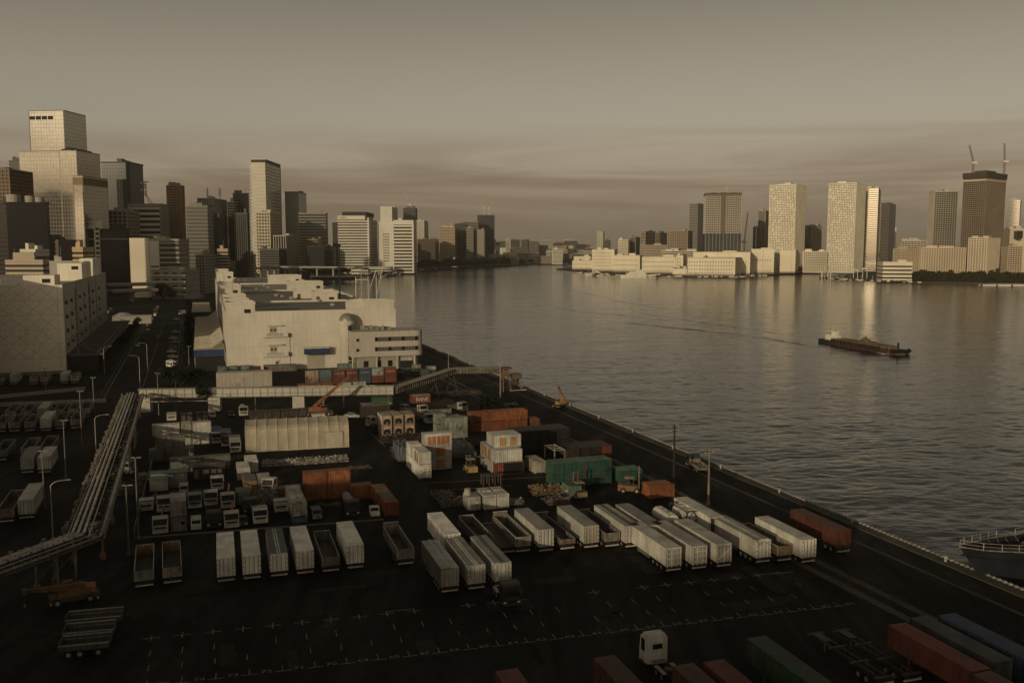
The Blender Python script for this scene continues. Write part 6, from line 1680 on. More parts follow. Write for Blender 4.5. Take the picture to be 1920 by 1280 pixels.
# grey office stack
g = (157.17, -4.27)
C("lower grey container with a small window in the two-high office stack", g, "20", (.17, .155, .155), 0, 0, doors=False)
C("upper pale mauve container of the two-high office stack", g, "20", (.27, .25, .24), 2.62, 0, doors=False)
t = [o for o in bpy.data.objects if o.get("label", "").startswith("lower grey container")][0]
w_ = box(t, "window", .3, 1.0, -.02, .1, 1.2, 1.9, (.02, .02, .02), "glass"); sub(w_, "window_frame", .24, 1.06, .03, .12, 1.1, 2.0, (.4, .38, .33))
# left group: white boxes on white ribbed ones, greenish ribbed ones in front
g = (228.59, -9.49)
C("left white box on the upper tier of the far-left group", g, "20", (.48, .455, .39), 2.62, -90, mat="paint", dv=0)
C("right white box on the upper tier of the far-left group", g, "14", (.48, .455, .39), 2.62, -90, mat="paint", dv=9.0)
C("small grey box between the two white upper boxes", g, "10", (.33, .30, .24), 2.62, 0, dv=6.4, du=.3)
C("long white ribbed container under the white upper boxes", g, "40", (.42, .40, .345), 0, -90, mat="paint", dv=.6)
g = (212.51, -9.61)
C("greenish grey ribbed container at the left of the front line", g, "10", (.15, .145, .12), 0, -90, dv=0)
C("long greenish ribbed container below the white upper boxes", g, "20", (.15, .155, .125), 0, -90, dv=3.2, du=.4); C("second greenish ribbed container stacked behind", g, "20", (.13, .135, .11), 2.62, -90, dv=1.4, du=1.6)
g = (200.26, -5.19)
C("long pale-striped greenish container in front of the tent's left end", g, "40h", (.16, .155, .125), 0, -90)
# hut with green roof, and dark cabin with lit-looking panes
t = thing("green_roof_hut", "white hut with a patched green tarpaulin roof", "hut", (186.28, -8.64)[0], (186.28, -8.64)[1], 0, -2)
box(t, "front_wall", 0, 3.3, 0, 2.4, 0, 2.3, (.42, .395, .335)); box(t, "back_wall", 3.35, 6.8, 1.6, 5, 0, 2.9, (.20, .20, .175), "rusty"); box(t, "rear_wall", 0, 3.3, 2.45, 5, 0, 2.7, (.2, .19, .165))
for x0, x1, y0, y1, z, c in ((-.2, 3.4, -.2, 2.5, 2.3, (.10, .13, .11)), (3.2, 7.0, 1.4, 5.2, 2.9, (.045, .085, .065)), (-.2, 3.3, 2.4, 5.2, 2.72, (.05, .085, .07))): box(t, "roof_sheet", x0, x1, y0, y1, z, z + .12, c, "tarp")
t = thing("site_cabin", "dark site cabin with three pale windows and a flat overhanging roof", "cabin", (193.01, -0.67)[0], (193.01, -0.67)[1], 0, -2)
box(t, "wall", 0, 6.2, 0, 3, 0, 2.6, (.05, .047, .04), "rusty"); box(t, "roof", -.4, 6.4, -.5, 3.3, 2.6, 2.72, (.09, .085, .075), "rusty"); box(t, "roof_beam", .5, 5.4, .4, .7, 2.9, 3.0, (.12, .11, .09))
for x, w_ in ((2.0, 1.1), (3.6, .9), (4.8, .8)):
    p_ = box(t, "window", x, x + w_, -.03, .05, 1.1, 1.9, (.5, .47, .39)); sub(p_, "window_frame", x - .06, x + w_ + .06, -.01, .06, 1.02, 1.98, (.2, .19, .16))
box(t, "door", .3, 1.1, -.04, .05, .1, 2.1, (.22, .2, .17))
# containers beyond the conveyor
g = (301.80, 32.67)
for k in range(3): C("%s brick container from the left behind the white conveyor" % ORD[k], g, "12", (.24, .085, .04), 0, -90, dv=3.85 * k)
g = (300.44, 46.62)
C("pale grey container under the crane boom tip behind the conveyor", g, "10", (.33, .345, .30), 0, -90, dv=.2); C("wide pale grey container behind the conveyor right of the boom tip", g, "14", (.33, .345, .30), 0, -90, dv=3.8)
row = [((.40, .30, .20), "peach"), ((.10, .16, .17), "blue-grey"), ((.17, .055, .03), "rust red"), ((.15, .045, .028), "dark red"), ((.03, .07, .11), "tall blue"), ((.28, .29, .25), "grey-green"), ((.20, .06, .032), "brick red")]
g = (314.01, 36.55)
for k, (c, w) in enumerate(row):
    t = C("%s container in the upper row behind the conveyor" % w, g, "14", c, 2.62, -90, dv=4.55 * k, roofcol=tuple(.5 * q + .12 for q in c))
    if k in (2, 3, 4, 6): made("white_dots", "paint", lambda mb: [mb.box(1.24, 1.30, .5 + j * .5, .72 + j * .5, 1.2, 1.4) for j in range(7)], t, col=(.6, .58, .52), kind="stuff")
for k, c in enumerate(((.2, .15, .1), (.1, .1, .1), (.15, .05, .03), (.14, .045, .028), (.05, .08, .11), (.14, .045, .03), (.17, .055, .03))):
    t = C("%s lower-tier container from the left in the dotted row" % ORD[k], g, "14", c, 0, -90, dv=4.55 * k)
for k in range(4): C("%s pale blue-grey container along the warehouse foot" % ORD[k], (336.83, 55.15), "12", (.16, .20, .19), 0, -90, du=14, dv=4.0 * k - 2)
for k, (g, c) in enumerate((((330.09, 74.12), (.03, .10, .075)), ((323.66, 79.48), (.05, .085, .07)), ((331.20, 84.03), (.36, .33, .27)), ((337.48, 79.75), (.30, .26, .2)), ((318.55, 69.36), (.04, .04, .04)))):
    C("%s small container in the cluster right of the dotted row" % ("green", "dull green", "cream", "tan", "black")[k], g, "10", c, 0, -90)
for k in range(3): C("%s small pale blue container left of the row behind the plastic shed" % ORD[k], (353.24, 8.94), "10", (.17, .22, .20), 0, -90, dv=4.2 * k, du=4)
C("dark red container behind the plastic shed", (348.84, 21.34), "10", (.12, .03, .022), 0, -90, du=4)
C("long dull grey container lying right of the plastic shed", (351.88, 25.82), "40", (.17, .155, .13), 0, -90, du=4)
# containers under the inclined conveyor
t = C("green container with a pale lower stripe near the inclined conveyor", (266.43, 50.45), "20", (.025, .095, .04), 0, -90)
box(t, "pale_stripe", 1.22, 1.29, 1.0, 5.6, .55, .95, (.44, .46, .33))
t = C("brick red container with big white letters near the inclined conveyor", (267.18, 62.36), "20", (.20, .065, .042), 0, -90, roofcol=(.40, .33, .27))
text("BANE", "paint", t, (1.27, 1.5, .75), (rad(90), 0, rad(90)), 1.55, (1, 1, 1), (.55, .5, .42), "painted_letters")
# white shed of plastic sheeting
t = thing("plastic_shed", "long low shed of pale ribbed plastic sheeting by the conveyor", "shed", (319.29, 7.42)[0], (319.29, 7.42)[1], 0, -2)
for k in range(6): box(t, "sheet_panel", k * 3.05, k * 3.05 + 2.98, 0, .15, 0, 5.0, (.36, .325, .26), "tarp")
box(t, "roof", 0, 18.3, .1, 5, 4.9, 5.1, (.36, .33, .27), "tarp"); box(t, "end_wall", 0, .12, .2, 5, 0, 4.9, (.3, .27, .22), "tarp")
for k in range(12): box(t, "sheet_rib", k * 1.53 + .7, k * 1.53 + .8, -.05, 0, 0, 5.0, (.45, .41, .33), "tarp")

# ------------------------------------------------------------------ the tent store
g = (215.29, 10.99)
t = thing("tent_store", "cream barrel-sided tent store with ten bays and a side door", "tent", g[0], g[1], 0, -4.5)
TL, TD, TH, TE = 23.6, 10.0, 6.6, 5.0
prof = [(0, 0), (0, TE - .6), (.35, TE + .3), (1.2, TE + .9), (TD / 2, TH + .2), (TD - 1.2, TE + .9), (TD - .35, TE + .3), (TD, TE - .6), (TD, 0)]
nb = 10
for k in range(nb):
    x0, x1 = TL * k / nb, TL * (k + 1) / nb
    def bay(mb):
        n = 5
        for i in range(n):
            a, b_ = i / n, (i + 1) / n
            sa, sb = .10 * math.sin(math.pi * a), .10 * math.sin(math.pi * b_)
            for (y0, z0), (y1, z1) in zip(prof, prof[1:]):
                def q(f, s, y, z): return (x0 + (x1 - x0) * f, y + (TD / 2 - y) / (TD / 2) * s, z - s * (z / TH))
                mb.face([q(a, sa, y0, z0), q(b_, sb, y0, z0), q(b_, sb, y1, z1), q(a, sa, y1, z1)])
    bb = made("tent_bay", "tarp", bay, t, col=(.37, .315, .23))
    for f_ in bb.data.polygons: f_.use_smooth = True
for k in range(nb + 1):
    x = TL * k / nb
    made("tent_rib", "tarp", lambda mb: mb.path([(0, y - .03 * (y < TD / 2) + .03 * (y > TD / 2), z + .04) for y, z in prof], .07, 6), t, (x, 0, 0), col=(.50, .44, .34), key="tentrib")
for x in (0.02, TL - .02): made("gable_end", "tarp", lambda mb: mb.face([(x, y, z) for y, z in prof]), t, col=(.44, .385, .29))
d = box(t, "door", 18.2, 22.2, -.14, .06, .1, 3.7, (.40, .355, .27), "tarp"); sub(d, "door_frame", 18.0, 22.4, -.06, .08, .05, 3.9, (.27, .23, .17)); box(t, "hem", -.1, TL + .1, -.2, .05, 0, .16, (.46, .41, .32), "tarp")
box(t, "roof_unit", 15.5, 18.6, 6.5, 9, 6.2, 6.9, (.5, .46, .38))

# ------------------------------------------------------------------ pipe bridge, conveyors, cranes
PIPE = (.46, .43, .36)
pA, pB, pC = Vector((273.81, -16.23)), Vector((138.95, -15.76)), Vector((125.93, -27.27))
t = thing("pipe_bridge", "elevated rack carrying three long pipes across the left of the yard", "pipe rack", pB.x, pB.y, 0, 0)
org = pB.copy()
def L2(p, off, z):
    return (p.y - org.y + off[0], p.x - org.x + off[1], z)
dAB = (pA - pB).normalized(); dBC = (pC - pB).normalized()
# local frame of the thing: x = v, y = u
def side(d): return Vector((d.y, -d.x))            # (u,v) vector to the right when looking along d (in u,v)
nAB = Vector((-dAB.y, dAB.x)); nBC = Vector((dBC.y, -dBC.x))
if nAB.y < 0: nAB = -nAB
if nBC.x > 0: nBC = -nBC
nB = (nAB + nBC).normalized() * 1.0
kB = 1.0 / max(.4, nB.dot(nAB))
def pt(i, off, z):
    if i == 0: p = pA + nAB * off
    elif i == 1: p = pB + nB * off * kB
    else: p = pC + nBC * off
    return (p.y - org.y, p.x - org.x, z)
for k, (off, z, r) in enumerate(((-1.2, 6.6, .22), (-.45, 6.65, .22), (.3, 6.6, .22), (1.0, 6.3, .10), (-1.9, 6.2, .08))):
    made("pipe", "dull_metal", lambda mb: mb.path([pt(0, off, z), pt(1, off, z), pt(2, off, z)], r, 10), t, col=PIPE)
for off in (-2.1, 2.1, 3.0):
    made("girder", "rusty", lambda mb: mb.path([pt(0, off, 5.9), pt(1, off, 5.9), pt(2, off, 5.9)], .16, 4), t, col=(.06, .055, .045))
made("walkway_edge", "rusty", lambda mb: mb.path([pt(0, 2.6, 6.3), pt(1, 2.6, 6.3), pt(2, 2.6, 6.3)], .17, 6), t, col=(.28, .255, .205))
def ladder(mb, i, j, n):
    for k in range(n + 1):
        s = k / n
        f = lambda off, z: Vector(pt(i, off, z)).lerp(Vector(pt(j, off, z)), s)
        mb.tube(f(-2.1, 6.0), f(3.0, 6.0), .10, None, 4)
        for off in (-1.2, -.45, .3): mb.tube(f(off, 6.5) + Vector((0, -.06, 0)), f(off, 6.5) + Vector((0, .06, .2)), .27, None, 8)
made("cross_members", "rusty", lambda mb: (ladder(mb, 0, 1, 46), ladder(mb, 1, 2, 10)), t, col=(.10, .09, .075), kind="stuff")
def rail(mb):
    for i, j, n in ((1, 2, 14), (0, 1, 60)):
        for off in (3.0,) if i else (3.0,):
            for k in range(n + 1):
                s = k / n
                a = Vector(pt(i, off, 6.0)).lerp(Vector(pt(j, off, 6.0)), s); mb.tube(a, a + Vector((0, 0, 1.1)), .035, None, 4)
            for h in (.55, 1.1):
                a, b_ = Vector(pt(i, off, 6.0 + h)), Vector(pt(j, off, 6.0 + h)); mb.tube(a, b_, .035, None, 4)
made("hand_rail", "dull_metal", rail, t, col=(.27, .25, .21), kind="stuff")
rj = random.Random(8)
def cable_tray(mb):
    for i, j, n in ((0, 1, 70), (1, 2, 16)):
        for k in range(n):
            s = (k + rj.random()) / n
            a = Vector(pt(i, -2.2 - rj.random() * .5, 5.9)).lerp(Vector(pt(j, -2.2 - rj.random() * .5, 5.9)), s)
            mb.box(a.x - .25, a.x + .25, a.y - .3, a.y + .3, 5.7, 6.1 + rj.random() * .7)
made("valve_boxes", "rusty", cable_tray, t, col=(.17, .145, .11), kind="stuff")
def clut(mb):
    for k in range(60):
        s = rj.random(); a = Vector(pt(0, 1.2 + rj.random() * 1.3, 5.9)).lerp(Vector(pt(1, 1.2 + rj.random() * 1.3, 5.9)), s)
        l_ = rj.uniform(.2, .7)
        mb.box(a.x - l_ * .4, a.x + l_ * .4, a.y - l_, a.y + l_, 5.7, 5.9 + rj.random() * .5)
made("walkway_fittings", "rusty", clut, t, col=(.13, .12, .105), kind="stuff")
# legs: the trestle under the bend and single bents along the run
def bent(p, n, sp=2.0):
    q = Vector((p.y - org.y, p.x - org.x)); nn = Vector((n.y, n.x)).normalized()
    for s in (-1, 1):
        b_ = q + nn * sp * s
        cyl(t, "leg", (b_.x, b_.y, 0), (b_.x, b_.y, 5.9), .17, (.20, .17, .13), "rusty")
        box(t, "leg_footing", b_.x - .4, b_.x + .4, b_.y - .4, b_.y + .4, 0, .9, (.22, .12, .06), "rusty")
    a, c_ = q - nn * sp, q + nn * sp
    cyl(t, "leg_brace", (a.x, a.y, 1.5), (c_.x, c_.y, 5.0), .08, (.20, .17, .13), "rusty")
for s in (.06, .2, .36, .55, .78, .96): bent(pB.lerp(pA, s), nAB)
bent(pB + dBC * 3.0, nBC); bent(pB + dBC * 6.0, nBC); bent(pB + dBC * 16, nBC)
# hanging sheets round the far bents
for s, h in ((.46, 4.6), (.62, 4.2)):
    p = pB.lerp(pA, s) + nAB * 2.8
    made("hanging_sheet", "tarp", lambda mb: [mb.face([(p.y - org.y + .15 * math.sin(k * 2.2), p.x - org.x + k * .9, 0.8), (p.y - org.y + .15 * math.sin(k * 2.2 + 2.2), p.x - org.x + (k + 1) * .9, 0.8), (p.y - org.y, p.x - org.x + (k + 1) * .9, 6.0), (p.y - org.y, p.x - org.x + k * .9, 6.0)]) for k in range(9)], t, col=(.20, .185, .155))
# --- white clad conveyor gallery across the yard
c0, c1 = Vector((280.82, -14.66)), Vector((263.08, 56.11))
d = c1 - c0; CL = d.length
t = thing("conveyor_gallery", "long white clad conveyor gallery crossing the yard", "conveyor", c0.x, c0.y, 0, math.degrees(math.atan2(d.x, d.y)))
n = 34
for k in range(n):
    a, b_ = CL * k / n, CL * (k + 1) / n
    box(t, "cladding_panel", a + .05, b_ - .05, -.95, .95, 4.1, 6.4, (.40, .375, .31), "wall")
made("panel_frame", "rusty", lambda mb: ([mb.box(CL * k / n - .05, CL * k / n + .05, -1.05, 1.05, 3.9, 6.5) for k in range(n + 1)], mb.box(0, CL, -1.04, -.96, 4.9, 5.0), mb.box(0, CL, -1.06, 1.06, 3.8, 4.05)), t, col=(.10, .09, .075), kind="stuff")
box(t, "roof", -.3, CL + .2, -1.2, 1.2, 6.5, 6.62, (.33, .31, .26), "wall"); cyl(t, "top_pipe", (CL * .62, -1.1, 6.8), (CL * .93, -1.1, 6.8), .14, (.5, .46, .38))
cyl(t, "low_pipe", (2, -1.6, 3.1), (CL * .30, -1.6, 3.1), .16, (.3, .28, .24))
for s in (.02, .29, .62):
    x = CL * s
    made("sheeted_pier", "tarp", lambda mb: mb.box(-1.7, 1.7, -1.3, 1.3, 0, 3.9), t, (x, 0, 0), col=(.38, .35, .29), key="pier")
for s in (.14, .45, .8, .98): cyl(t, "leg", (CL * s, -.6, 0), (CL * s, -.6, 3.9), .2, (.12, .11, .09), "rusty"); 
# --- inclined conveyor to the ship loader
i0, i1, i2 = Vector((263.21, 56.15)), Vector((283.75, 80.43)), Vector((281.10, 95.76))
t = thing("inclined_conveyor", "dark inclined conveyor climbing to the loader at the quay", "conveyor", i0.x, i0.y, 0, 0)
def lp(p, z): return Vector((p.y - i0.y, p.x - i0.x, z))
def gall(mb, a, b_, h=1.5, w=1.3):
    x = (b_ - a).normalized(); s = x.cross(Vector((0, 0, 1))).normalized(); up = s.cross(x)
    q = [p + s * sx * w + up * z for p in (a, b_) for sx in (-1, 1) for z in (0, h)]
    mb.face([q[0], q[2], q[6], q[4]]); mb.face([q[1], q[3], q[7], q[5]]); mb.face([q[0], q[1], q[5], q[4]]); mb.face([q[2], q[3], q[7], q[6]]); mb.face([q[0], q[1], q[3], q[2]]); mb.face([q[4], q[5], q[7], q[6]])
A_, B_, D_ = lp(i0, 4.2), lp(i1, 6.4), lp(i2, 6.4)
made("lower_gallery", "rusty", lambda mb: gall(mb, A_, B_), t, col=(.09, .078, .06)); made("upper_gallery", "rusty", lambda mb: gall(mb, B_, D_), t, col=(.12, .105, .08))
up_ = Vector((0, 0, 1.65))
made("gallery_roof", "wall", lambda mb: (gall(mb, A_ + up_, B_ + up_, .15, 1.6), gall(mb, B_ + up_, D_ + up_, .15, 1.6)), t, col=(.26, .235, .19))
def tr(mb):
    for a, b_, n_ in ((A_, B_, 30), (B_, D_, 14)):
        for k in range(n_):
            p, q = a.lerp(b_, k / n_), a.lerp(b_, (k + 1) / n_)
            for s in (-1, 1):
                o_ = (b_ - a).normalized().cross(Vector((0, 0, 1))).normalized() * 1.42 * s
                mb.tube(p + o_, p + o_ + Vector((0, 0, 1.6)), .09, None, 4)
made("truss_posts", "rusty", tr, t, col=(.30, .26, .20), kind="stuff")
for s in (.62, .95):
    p = A_.lerp(B_, s)
    for sx, sy in ((-2, -1.6), (2, -1.6), (-2, 1.6), (2, 1.6)): cyl(t, "trestle_leg", (p.x + sx, p.y + sy, 0), (p.x + sx * .3, p.y + sy * .5, p.z), .16, (.07, .062, .05), "rusty")
    cyl(t, "trestle_brace", (p.x - 2, p.y - 1.5, p.z * .3), (p.x + 1.2, p.y - 1.2, p.z * .8), .1, (.07, .062, .05), "rusty")
t = thing("ship_loader", "rusty ship loader tower and hopper at the quay end of the conveyor", "loader", i2.x - .5, i2.y + .5, 0, 0); t.scale = (.75, .75, .62)
for sx in (0, 3.2):
    for sy in (-1.6, 1.6): cyl(t, "tower_leg", (sx, sy, 0), (sx, sy, 12.5), .2, (.24, .15, .075), "rusty")
box(t, "drive_house", -.4, 2.6, -1.9, 1.9, 8.4, 11.6, (.22, .14, .075), "rusty"); box(t, "tower_head", -.6, 3.8, -2.0, 2.0, 12.4, 13.0, (.06, .05, .04), "rusty")
made("hopper", "rusty", lambda mb: (mb.prism([(4, -2), (8.5, -2), (8.5, 2), (4, 2)], 7, 9.4), mb.tube((6.2, 0, 3.2), (6.2, 0, 7), .6, 2.3, 8)), t, col=(.13, .095, .06))
cyl(t, "chute", (3, 0, 8.6), (9.5, 0, 1.2), .55, (.2, .12, .06), "rusty"); box(t, "travel_beam", 3.2, 10.5, -2.6, -2.2, .6, 1.0, (.42, .39, .33))
for k in range(4): cyl(t, "hopper_leg", (3.4 + (k % 2) * 6, -2 + (k // 2) * 4, 0), (4.4 + (k % 2) * 3.6, -1.8 + (k // 2) * 3.6, 7), .14, (.1, .08, .055), "rusty")
for k in range(9): cyl(t, "platform_rail", (3.8 + k * .6, -2.2, 9.4), (3.8 + k * .6, -2.2, 10.5), .05, (.1, .085, .065))

# --- mobile cranes
def rough_crane(label, u, v, rot, elev, L_, tele=(.24, .098, .036), body=(.22, .092, .036)):
    t = thing("mobile_crane", label, "crane", u, v, 0, rot)
    box(t, "carrier", -1.3, 1.3, -3.6, 3.6, .7, 1.4, (.05, .045, .04), "rusty")
    for s in (-1, 1):
        for y in (-2.4, 2.2): wheel(t, s * 1.15, y, .65, .65, .5)
        for y in (-3.3, 3.3): box(t, "outrigger", s * 1.1 - .5, s * 1.1 + .5, y - .15, y + .15, .5, .8, (.34, .3, .22))
    made("superstructure", "paint", lambda mb: mb.profile([(-2.2, 1.4), (2.4, 1.4), (2.6, 2.4), (1.0, 2.9), (-1.2, 2.2), (-2.2, 2.1)], -1.1, 1.1), t, col=body)
    cb = made("operator_cab", "paint", lambda mb: mb.profile([(-2.0, 1.5), (-2.0, 2.4), (-1.6, 3.3), (-.3, 3.3), (-.3, 1.5)], -.45, .45), t, (-1.0, .2, 0), col=body)
    box(t, "cab_window", -1.48, -.52, -1.75, -.35, 2.5, 3.1, BLACK, "glass")
    box(t, "counterweight", -1.15, 1.15, 2.4, 3.1, 1.6, 2.5, (.28, .11, .04))
    e = rad(elev); base = Vector((.35, 1.6, 2.6)); dr = Vector((0, -math.cos(e), math.sin(e)))
    for k, (a, b_, w_) in enumerate(((0, .55, .42), (.5, .8, .33), (.76, 1.0, .25))):
        p, q = base + dr * L_ * a, base + dr * L_ * b_
        o_ = made("boom_section", "paint", lambda mb: mb.box(-w_, w_, 0, 1, -w_, w_), t, p, (e, 0, rad(180)), col=tele if k < 2 else tuple(c * .7 for c in tele), scale=(1, (q - p).length, 1), key=("boom", k))
    hd = base + dr * L_
    box(t, "boom_head", hd.x - .35, hd.x + .35, hd.y - .3, hd.y + .3, hd.z - .5, hd.z + .4, (.16, .07, .03))
    cyl(t, "lift_cylinder", (.35, -.6, 2.2), tuple(base + dr * L_ * .33), .16, (.3, .28, .24))
    for k in range(4):
        p = base + dr * L_ * (.12 + .09 * k); box(t, "boom_character", p.x - .46, p.x - .425, p.y - .28, p.y + .28, p.z - .22, p.z + .22, (.07, .04, .025))
    cyl(t, "hook_rope", tuple(hd), (hd.x, hd.y, max(hd.z - 2.0, .8)), .03, DARK); box(t, "hook_block", hd.x - .15, hd.x + .15, hd.y - .12, hd.y + .12, max(hd.z - 2.5, .5), max(hd.z - 2.0, .8), (.3, .2, .06))
    return t
rough_crane("orange mobile crane with its boom raised beside the white conveyor", (256.72, 33.54)[0], (256.72, 33.54)[1], 84, 40, 12.5)
rough_crane("orange mobile crane with its boom laid flat at lower left", (129.98, -15.92)[0], (129.98, -15.92)[1], -82, 3, 8.5, (.13, .062, .028), (.16, .082, .036)).scale = (.85, .85, .85)
t = rough_crane("small yellow crane standing at the water's edge of the quay", (246.72, 103.19)[0], (246.72, 103.19)[1], -65, 58, 6.5, (.34, .19, .06), (.34, .20, .07)); t.scale = (.75, .75, .75)

# --- forklifts and yard machines
def forklift(label, u, v, rot, col, mast=4.2):
    t = thing("forklift", label, "forklift", u, v, 0, rot)
    made("body", "paint", lambda mb: mb.profile([(-1.4, .5), (-1.4, 1.3), (-.6, 1.5), (1.7, 1.6), (2.0, 1.2), (2.0, .5)], -1.0, 1.0), t, col=col)
    box(t, "counterweight", -1.0, 1.0, 1.7, 2.4, .5, 1.7, col)
    for s in (-1, 1):
        for y in (-1.2, 1.4): wheel(t, s * .95, y, .55, .55, .35)
        box(t, "mast_rail", s * .45 - .08, s * .45 + .08, -1.75, -1.55, .2, mast, (.2, .14, .09), "rusty"); box(t, "fork", s * .4 - .09, s * .4 + .09, -3.1, -1.7, .12, .2, DARK)
        for y in (-.6, 1.0): box(t, "guard_post", s * .8 - .05, s * .8 + .05, y - .05, y + .05, 1.5, 2.9, DARK)
    box(t, "overhead_guard", -.9, .9, -.75, 1.15, 2.9, 2.98, (.3, .26, .2)); box(t, "seat", -.3, .3, .1, .7, 1.5, 2.2, DARK); box(t, "mast_cross", -.5, .5, -1.78, -1.56, mast - .3, mast - .15, (.2, .14, .09), "rusty")
    return t
forklift("yellow forklift with its counterweight facing us between the two show stacks", (177.58, 54.58)[0] + 2.4, (177.58, 54.58)[1], 178, (.34, .215, .085), 3.4)
forklift("orange forklift with a tall mast beside the single green containers", (153.43, 79.20)[0] + 1, (153.43, 79.20)[1], 65, (.22, .105, .04), 5.2)
t = forklift("dark forklift with a black and yellow striped rear panel in the middle yard", (152.52, 68.35)[0] + 2.2, (152.52, 68.35)[1], 176, (.04, .036, .03), 4.6)
made("warning_stripes", "paint", lambda mb: [mb.face([(-1.0 + k * .33, 2.43, .7), (-.84 + k * .33, 2.43, .7), (-.62 + k * .33, 2.43, 1.5), (-.78 + k * .33, 2.43, 1.5)]) for k in range(6)], t, col=(.38, .26, .10), kind="stuff")

# --- scrap, bundles and heaps
def scatter(mb, n, L_, W_, H_, seed, lo=.15, hi=.9):
    r = random.Random(seed)
    for i in range(n):
        x, y = r.uniform(0, L_), r.uniform(0, W_); z = r.uniform(0, H_)
        l_ = r.uniform(lo, hi); a = r.uniform(0, 3.14); e = r.uniform(-.3, .3); w_ = r.uniform(.03, .12)
        dx, dy, dz = math.cos(a) * l_ / 2, math.sin(a) * l_ / 2, math.sin(e) * l_ / 2
        mb.tube((x - dx, y - dy, max(.05, z - dz)), (x + dx, y + dy, max(.05, z + dz)), w_, None, 5)
def pile(label, g, L_, W_, H_, n, col, seed, cat="scrap heap", name="scrap_heap", mat="rusty", lo=.3, hi=1.6, base=True):
    t = thing(name, label, cat, g[0], g[1], 0, -3)
    if base: made("heap_base", "rusty", lambda mb: mb.profile([(0.1, 0), (W_ - .1, 0), (W_ * .75, H_ * .6), (W_ * .25, H_ * .6)], .1, L_ - .1), t, col=tuple(c * .35 for c in col))
    made("scrap_pieces", mat, lambda mb: scatter(mb, n, L_, W_, H_, seed, lo, hi), t, col=col, kind="stuff")
    return t
pile("field of glinting scrap bundles in front of the tent", (199.08, 13.50), 18.5, 4.2, .9, 900, (.50, .47, .41), 1, lo=.15, hi=.55)
pile("dark scrap heap left of the three cream boxes", (156.30, 41.92), 6, 4.5, 1.0, 160, (.12, .10, .08), 2)
pile("low heap of steel bars at the left edge of the tent area", (190.69, 31.42), 4, 1.5, .4, 60, (.12, .11, .095), 3)
pile("timber and steel pile at the foot of the green block", (158.06, 60.48), 7, 3.2, 1.4, 220, (.24, .17, .09), 4)
pile("dark machinery scrap right of the timber pile", (151.07, 60.75), 4.5, 3, 1.3, 120, (.15, .14, .125), 5)
pile("dark scrap rows below the arch-fronted machine containers", (213.88, 42.56), 12, 4, 1.6, 320, (.055, .05, .044), 6)
pile("heap of black scrap left of the arch-fronted containers", (227.32, 42.80), 3, 5, 1.8, 120, (.05, .047, .042), 7)
pile("scrap heap beside the blue-grey tarpaulin stack", (196.37, 41.91), 4.5, 5, 2.0, 160, (.07, .064, .055), 8)
pile("white sacks and rubble beside the worker", (153.57, 53.73), 3.2, 2.2, .9, 120, (.46, .43, .37), 9, cat="heap", name="rubble_heap", lo=.2, hi=.5)
pile("pallet and rope clutter at the left foot of the pipe bridge", (184.93, -15.12), 5.5, 9, 1.0, 200, (.10, .094, .08), 10)
pile("bundles of grey pipes lying behind the white tipper lorry", (170.47, 9.28), 5, 6, 1.0, 120, (.2, .19, .165), 12, lo=2.5, hi=4.5, cat="pipe stock", name="pipe_stock", base=False)
pile("bundles of dark bars between the pipes and the worn white container", (166.72, 12.60), 3.5, 6, .6, 90, (.085, .08, .07), 13, lo=2.5, hi=4.5, cat="pipe stock", name="pipe_stock", base=False)
pile("clutter of parts under the inclined conveyor", (276.77, 71.02), 10, 5, 1.5, 220, (.07, .062, .052), 14)
pile("silver wreckage lying on the quay side of the dark bush", (253.82, 85.95), 6, 2, .7, 60, (.33, .32, .3), 15, base=False)
pile("clutter of frames behind the machine containers", (245.61, 50.33), 13, 6, 1.6, 260, (.10, .094, .08), 16)
# tarpaulin stacks
def tarp_stack(label, g, L_, W_, H_, col, seed):
    t = thing("covered_stack", label, "stack", g[0], g[1], 0, -3)
    r = random.Random(seed); nx_, ny_ = 14, 9
    hs = {(i, j): H_ * (.85 + .25 * r.random()) * (1 if 0 < i < nx_ and 0 < j < ny_ else .55) for i in range(nx_ + 1) for j in range(ny_ + 1)}
    def fn(mb):
        f = lambda i, j: (L_ * i / nx_, W_ * j / ny_, hs[i, j])
        for i in range(nx_):
            for j in range(ny_): mb.face([f(i, j), f(i + 1, j), f(i + 1, j + 1), f(i, j + 1)])
        for i in range(nx_):
            for j in (0, ny_): mb.face([f(i, j), f(i + 1, j), (L_ * (i + 1) / nx_, W_ * j / ny_, .5), (L_ * i / nx_, W_ * j / ny_, .5)])
        for j in range(ny_):
            for i in (0, nx_): mb.face([f(i, j), f(i, j + 1), (L_ * i / nx_, W_ * (j + 1) / ny_, .5), (L_ * i / nx_, W_ * j / ny_, .5)])
    made("tarpaulin", "tarp", fn, t, col=col); box(t, "stacked_goods", .15, L_ - .15, .15, W_ - .15, 0, H_ * .5, BLACK)
tarp_stack("stack under a blue-grey tarpaulin left of the emblem container", (193.14, 41.93), 3.6, 8.5, 3.6, (.10, .105, .11), 1)
tarp_stack("wide stack under a wrinkled grey tarpaulin between the show stacks", (191.86, 54.62), 5.0, 11, 2.6, (.085, .085, .085), 2)
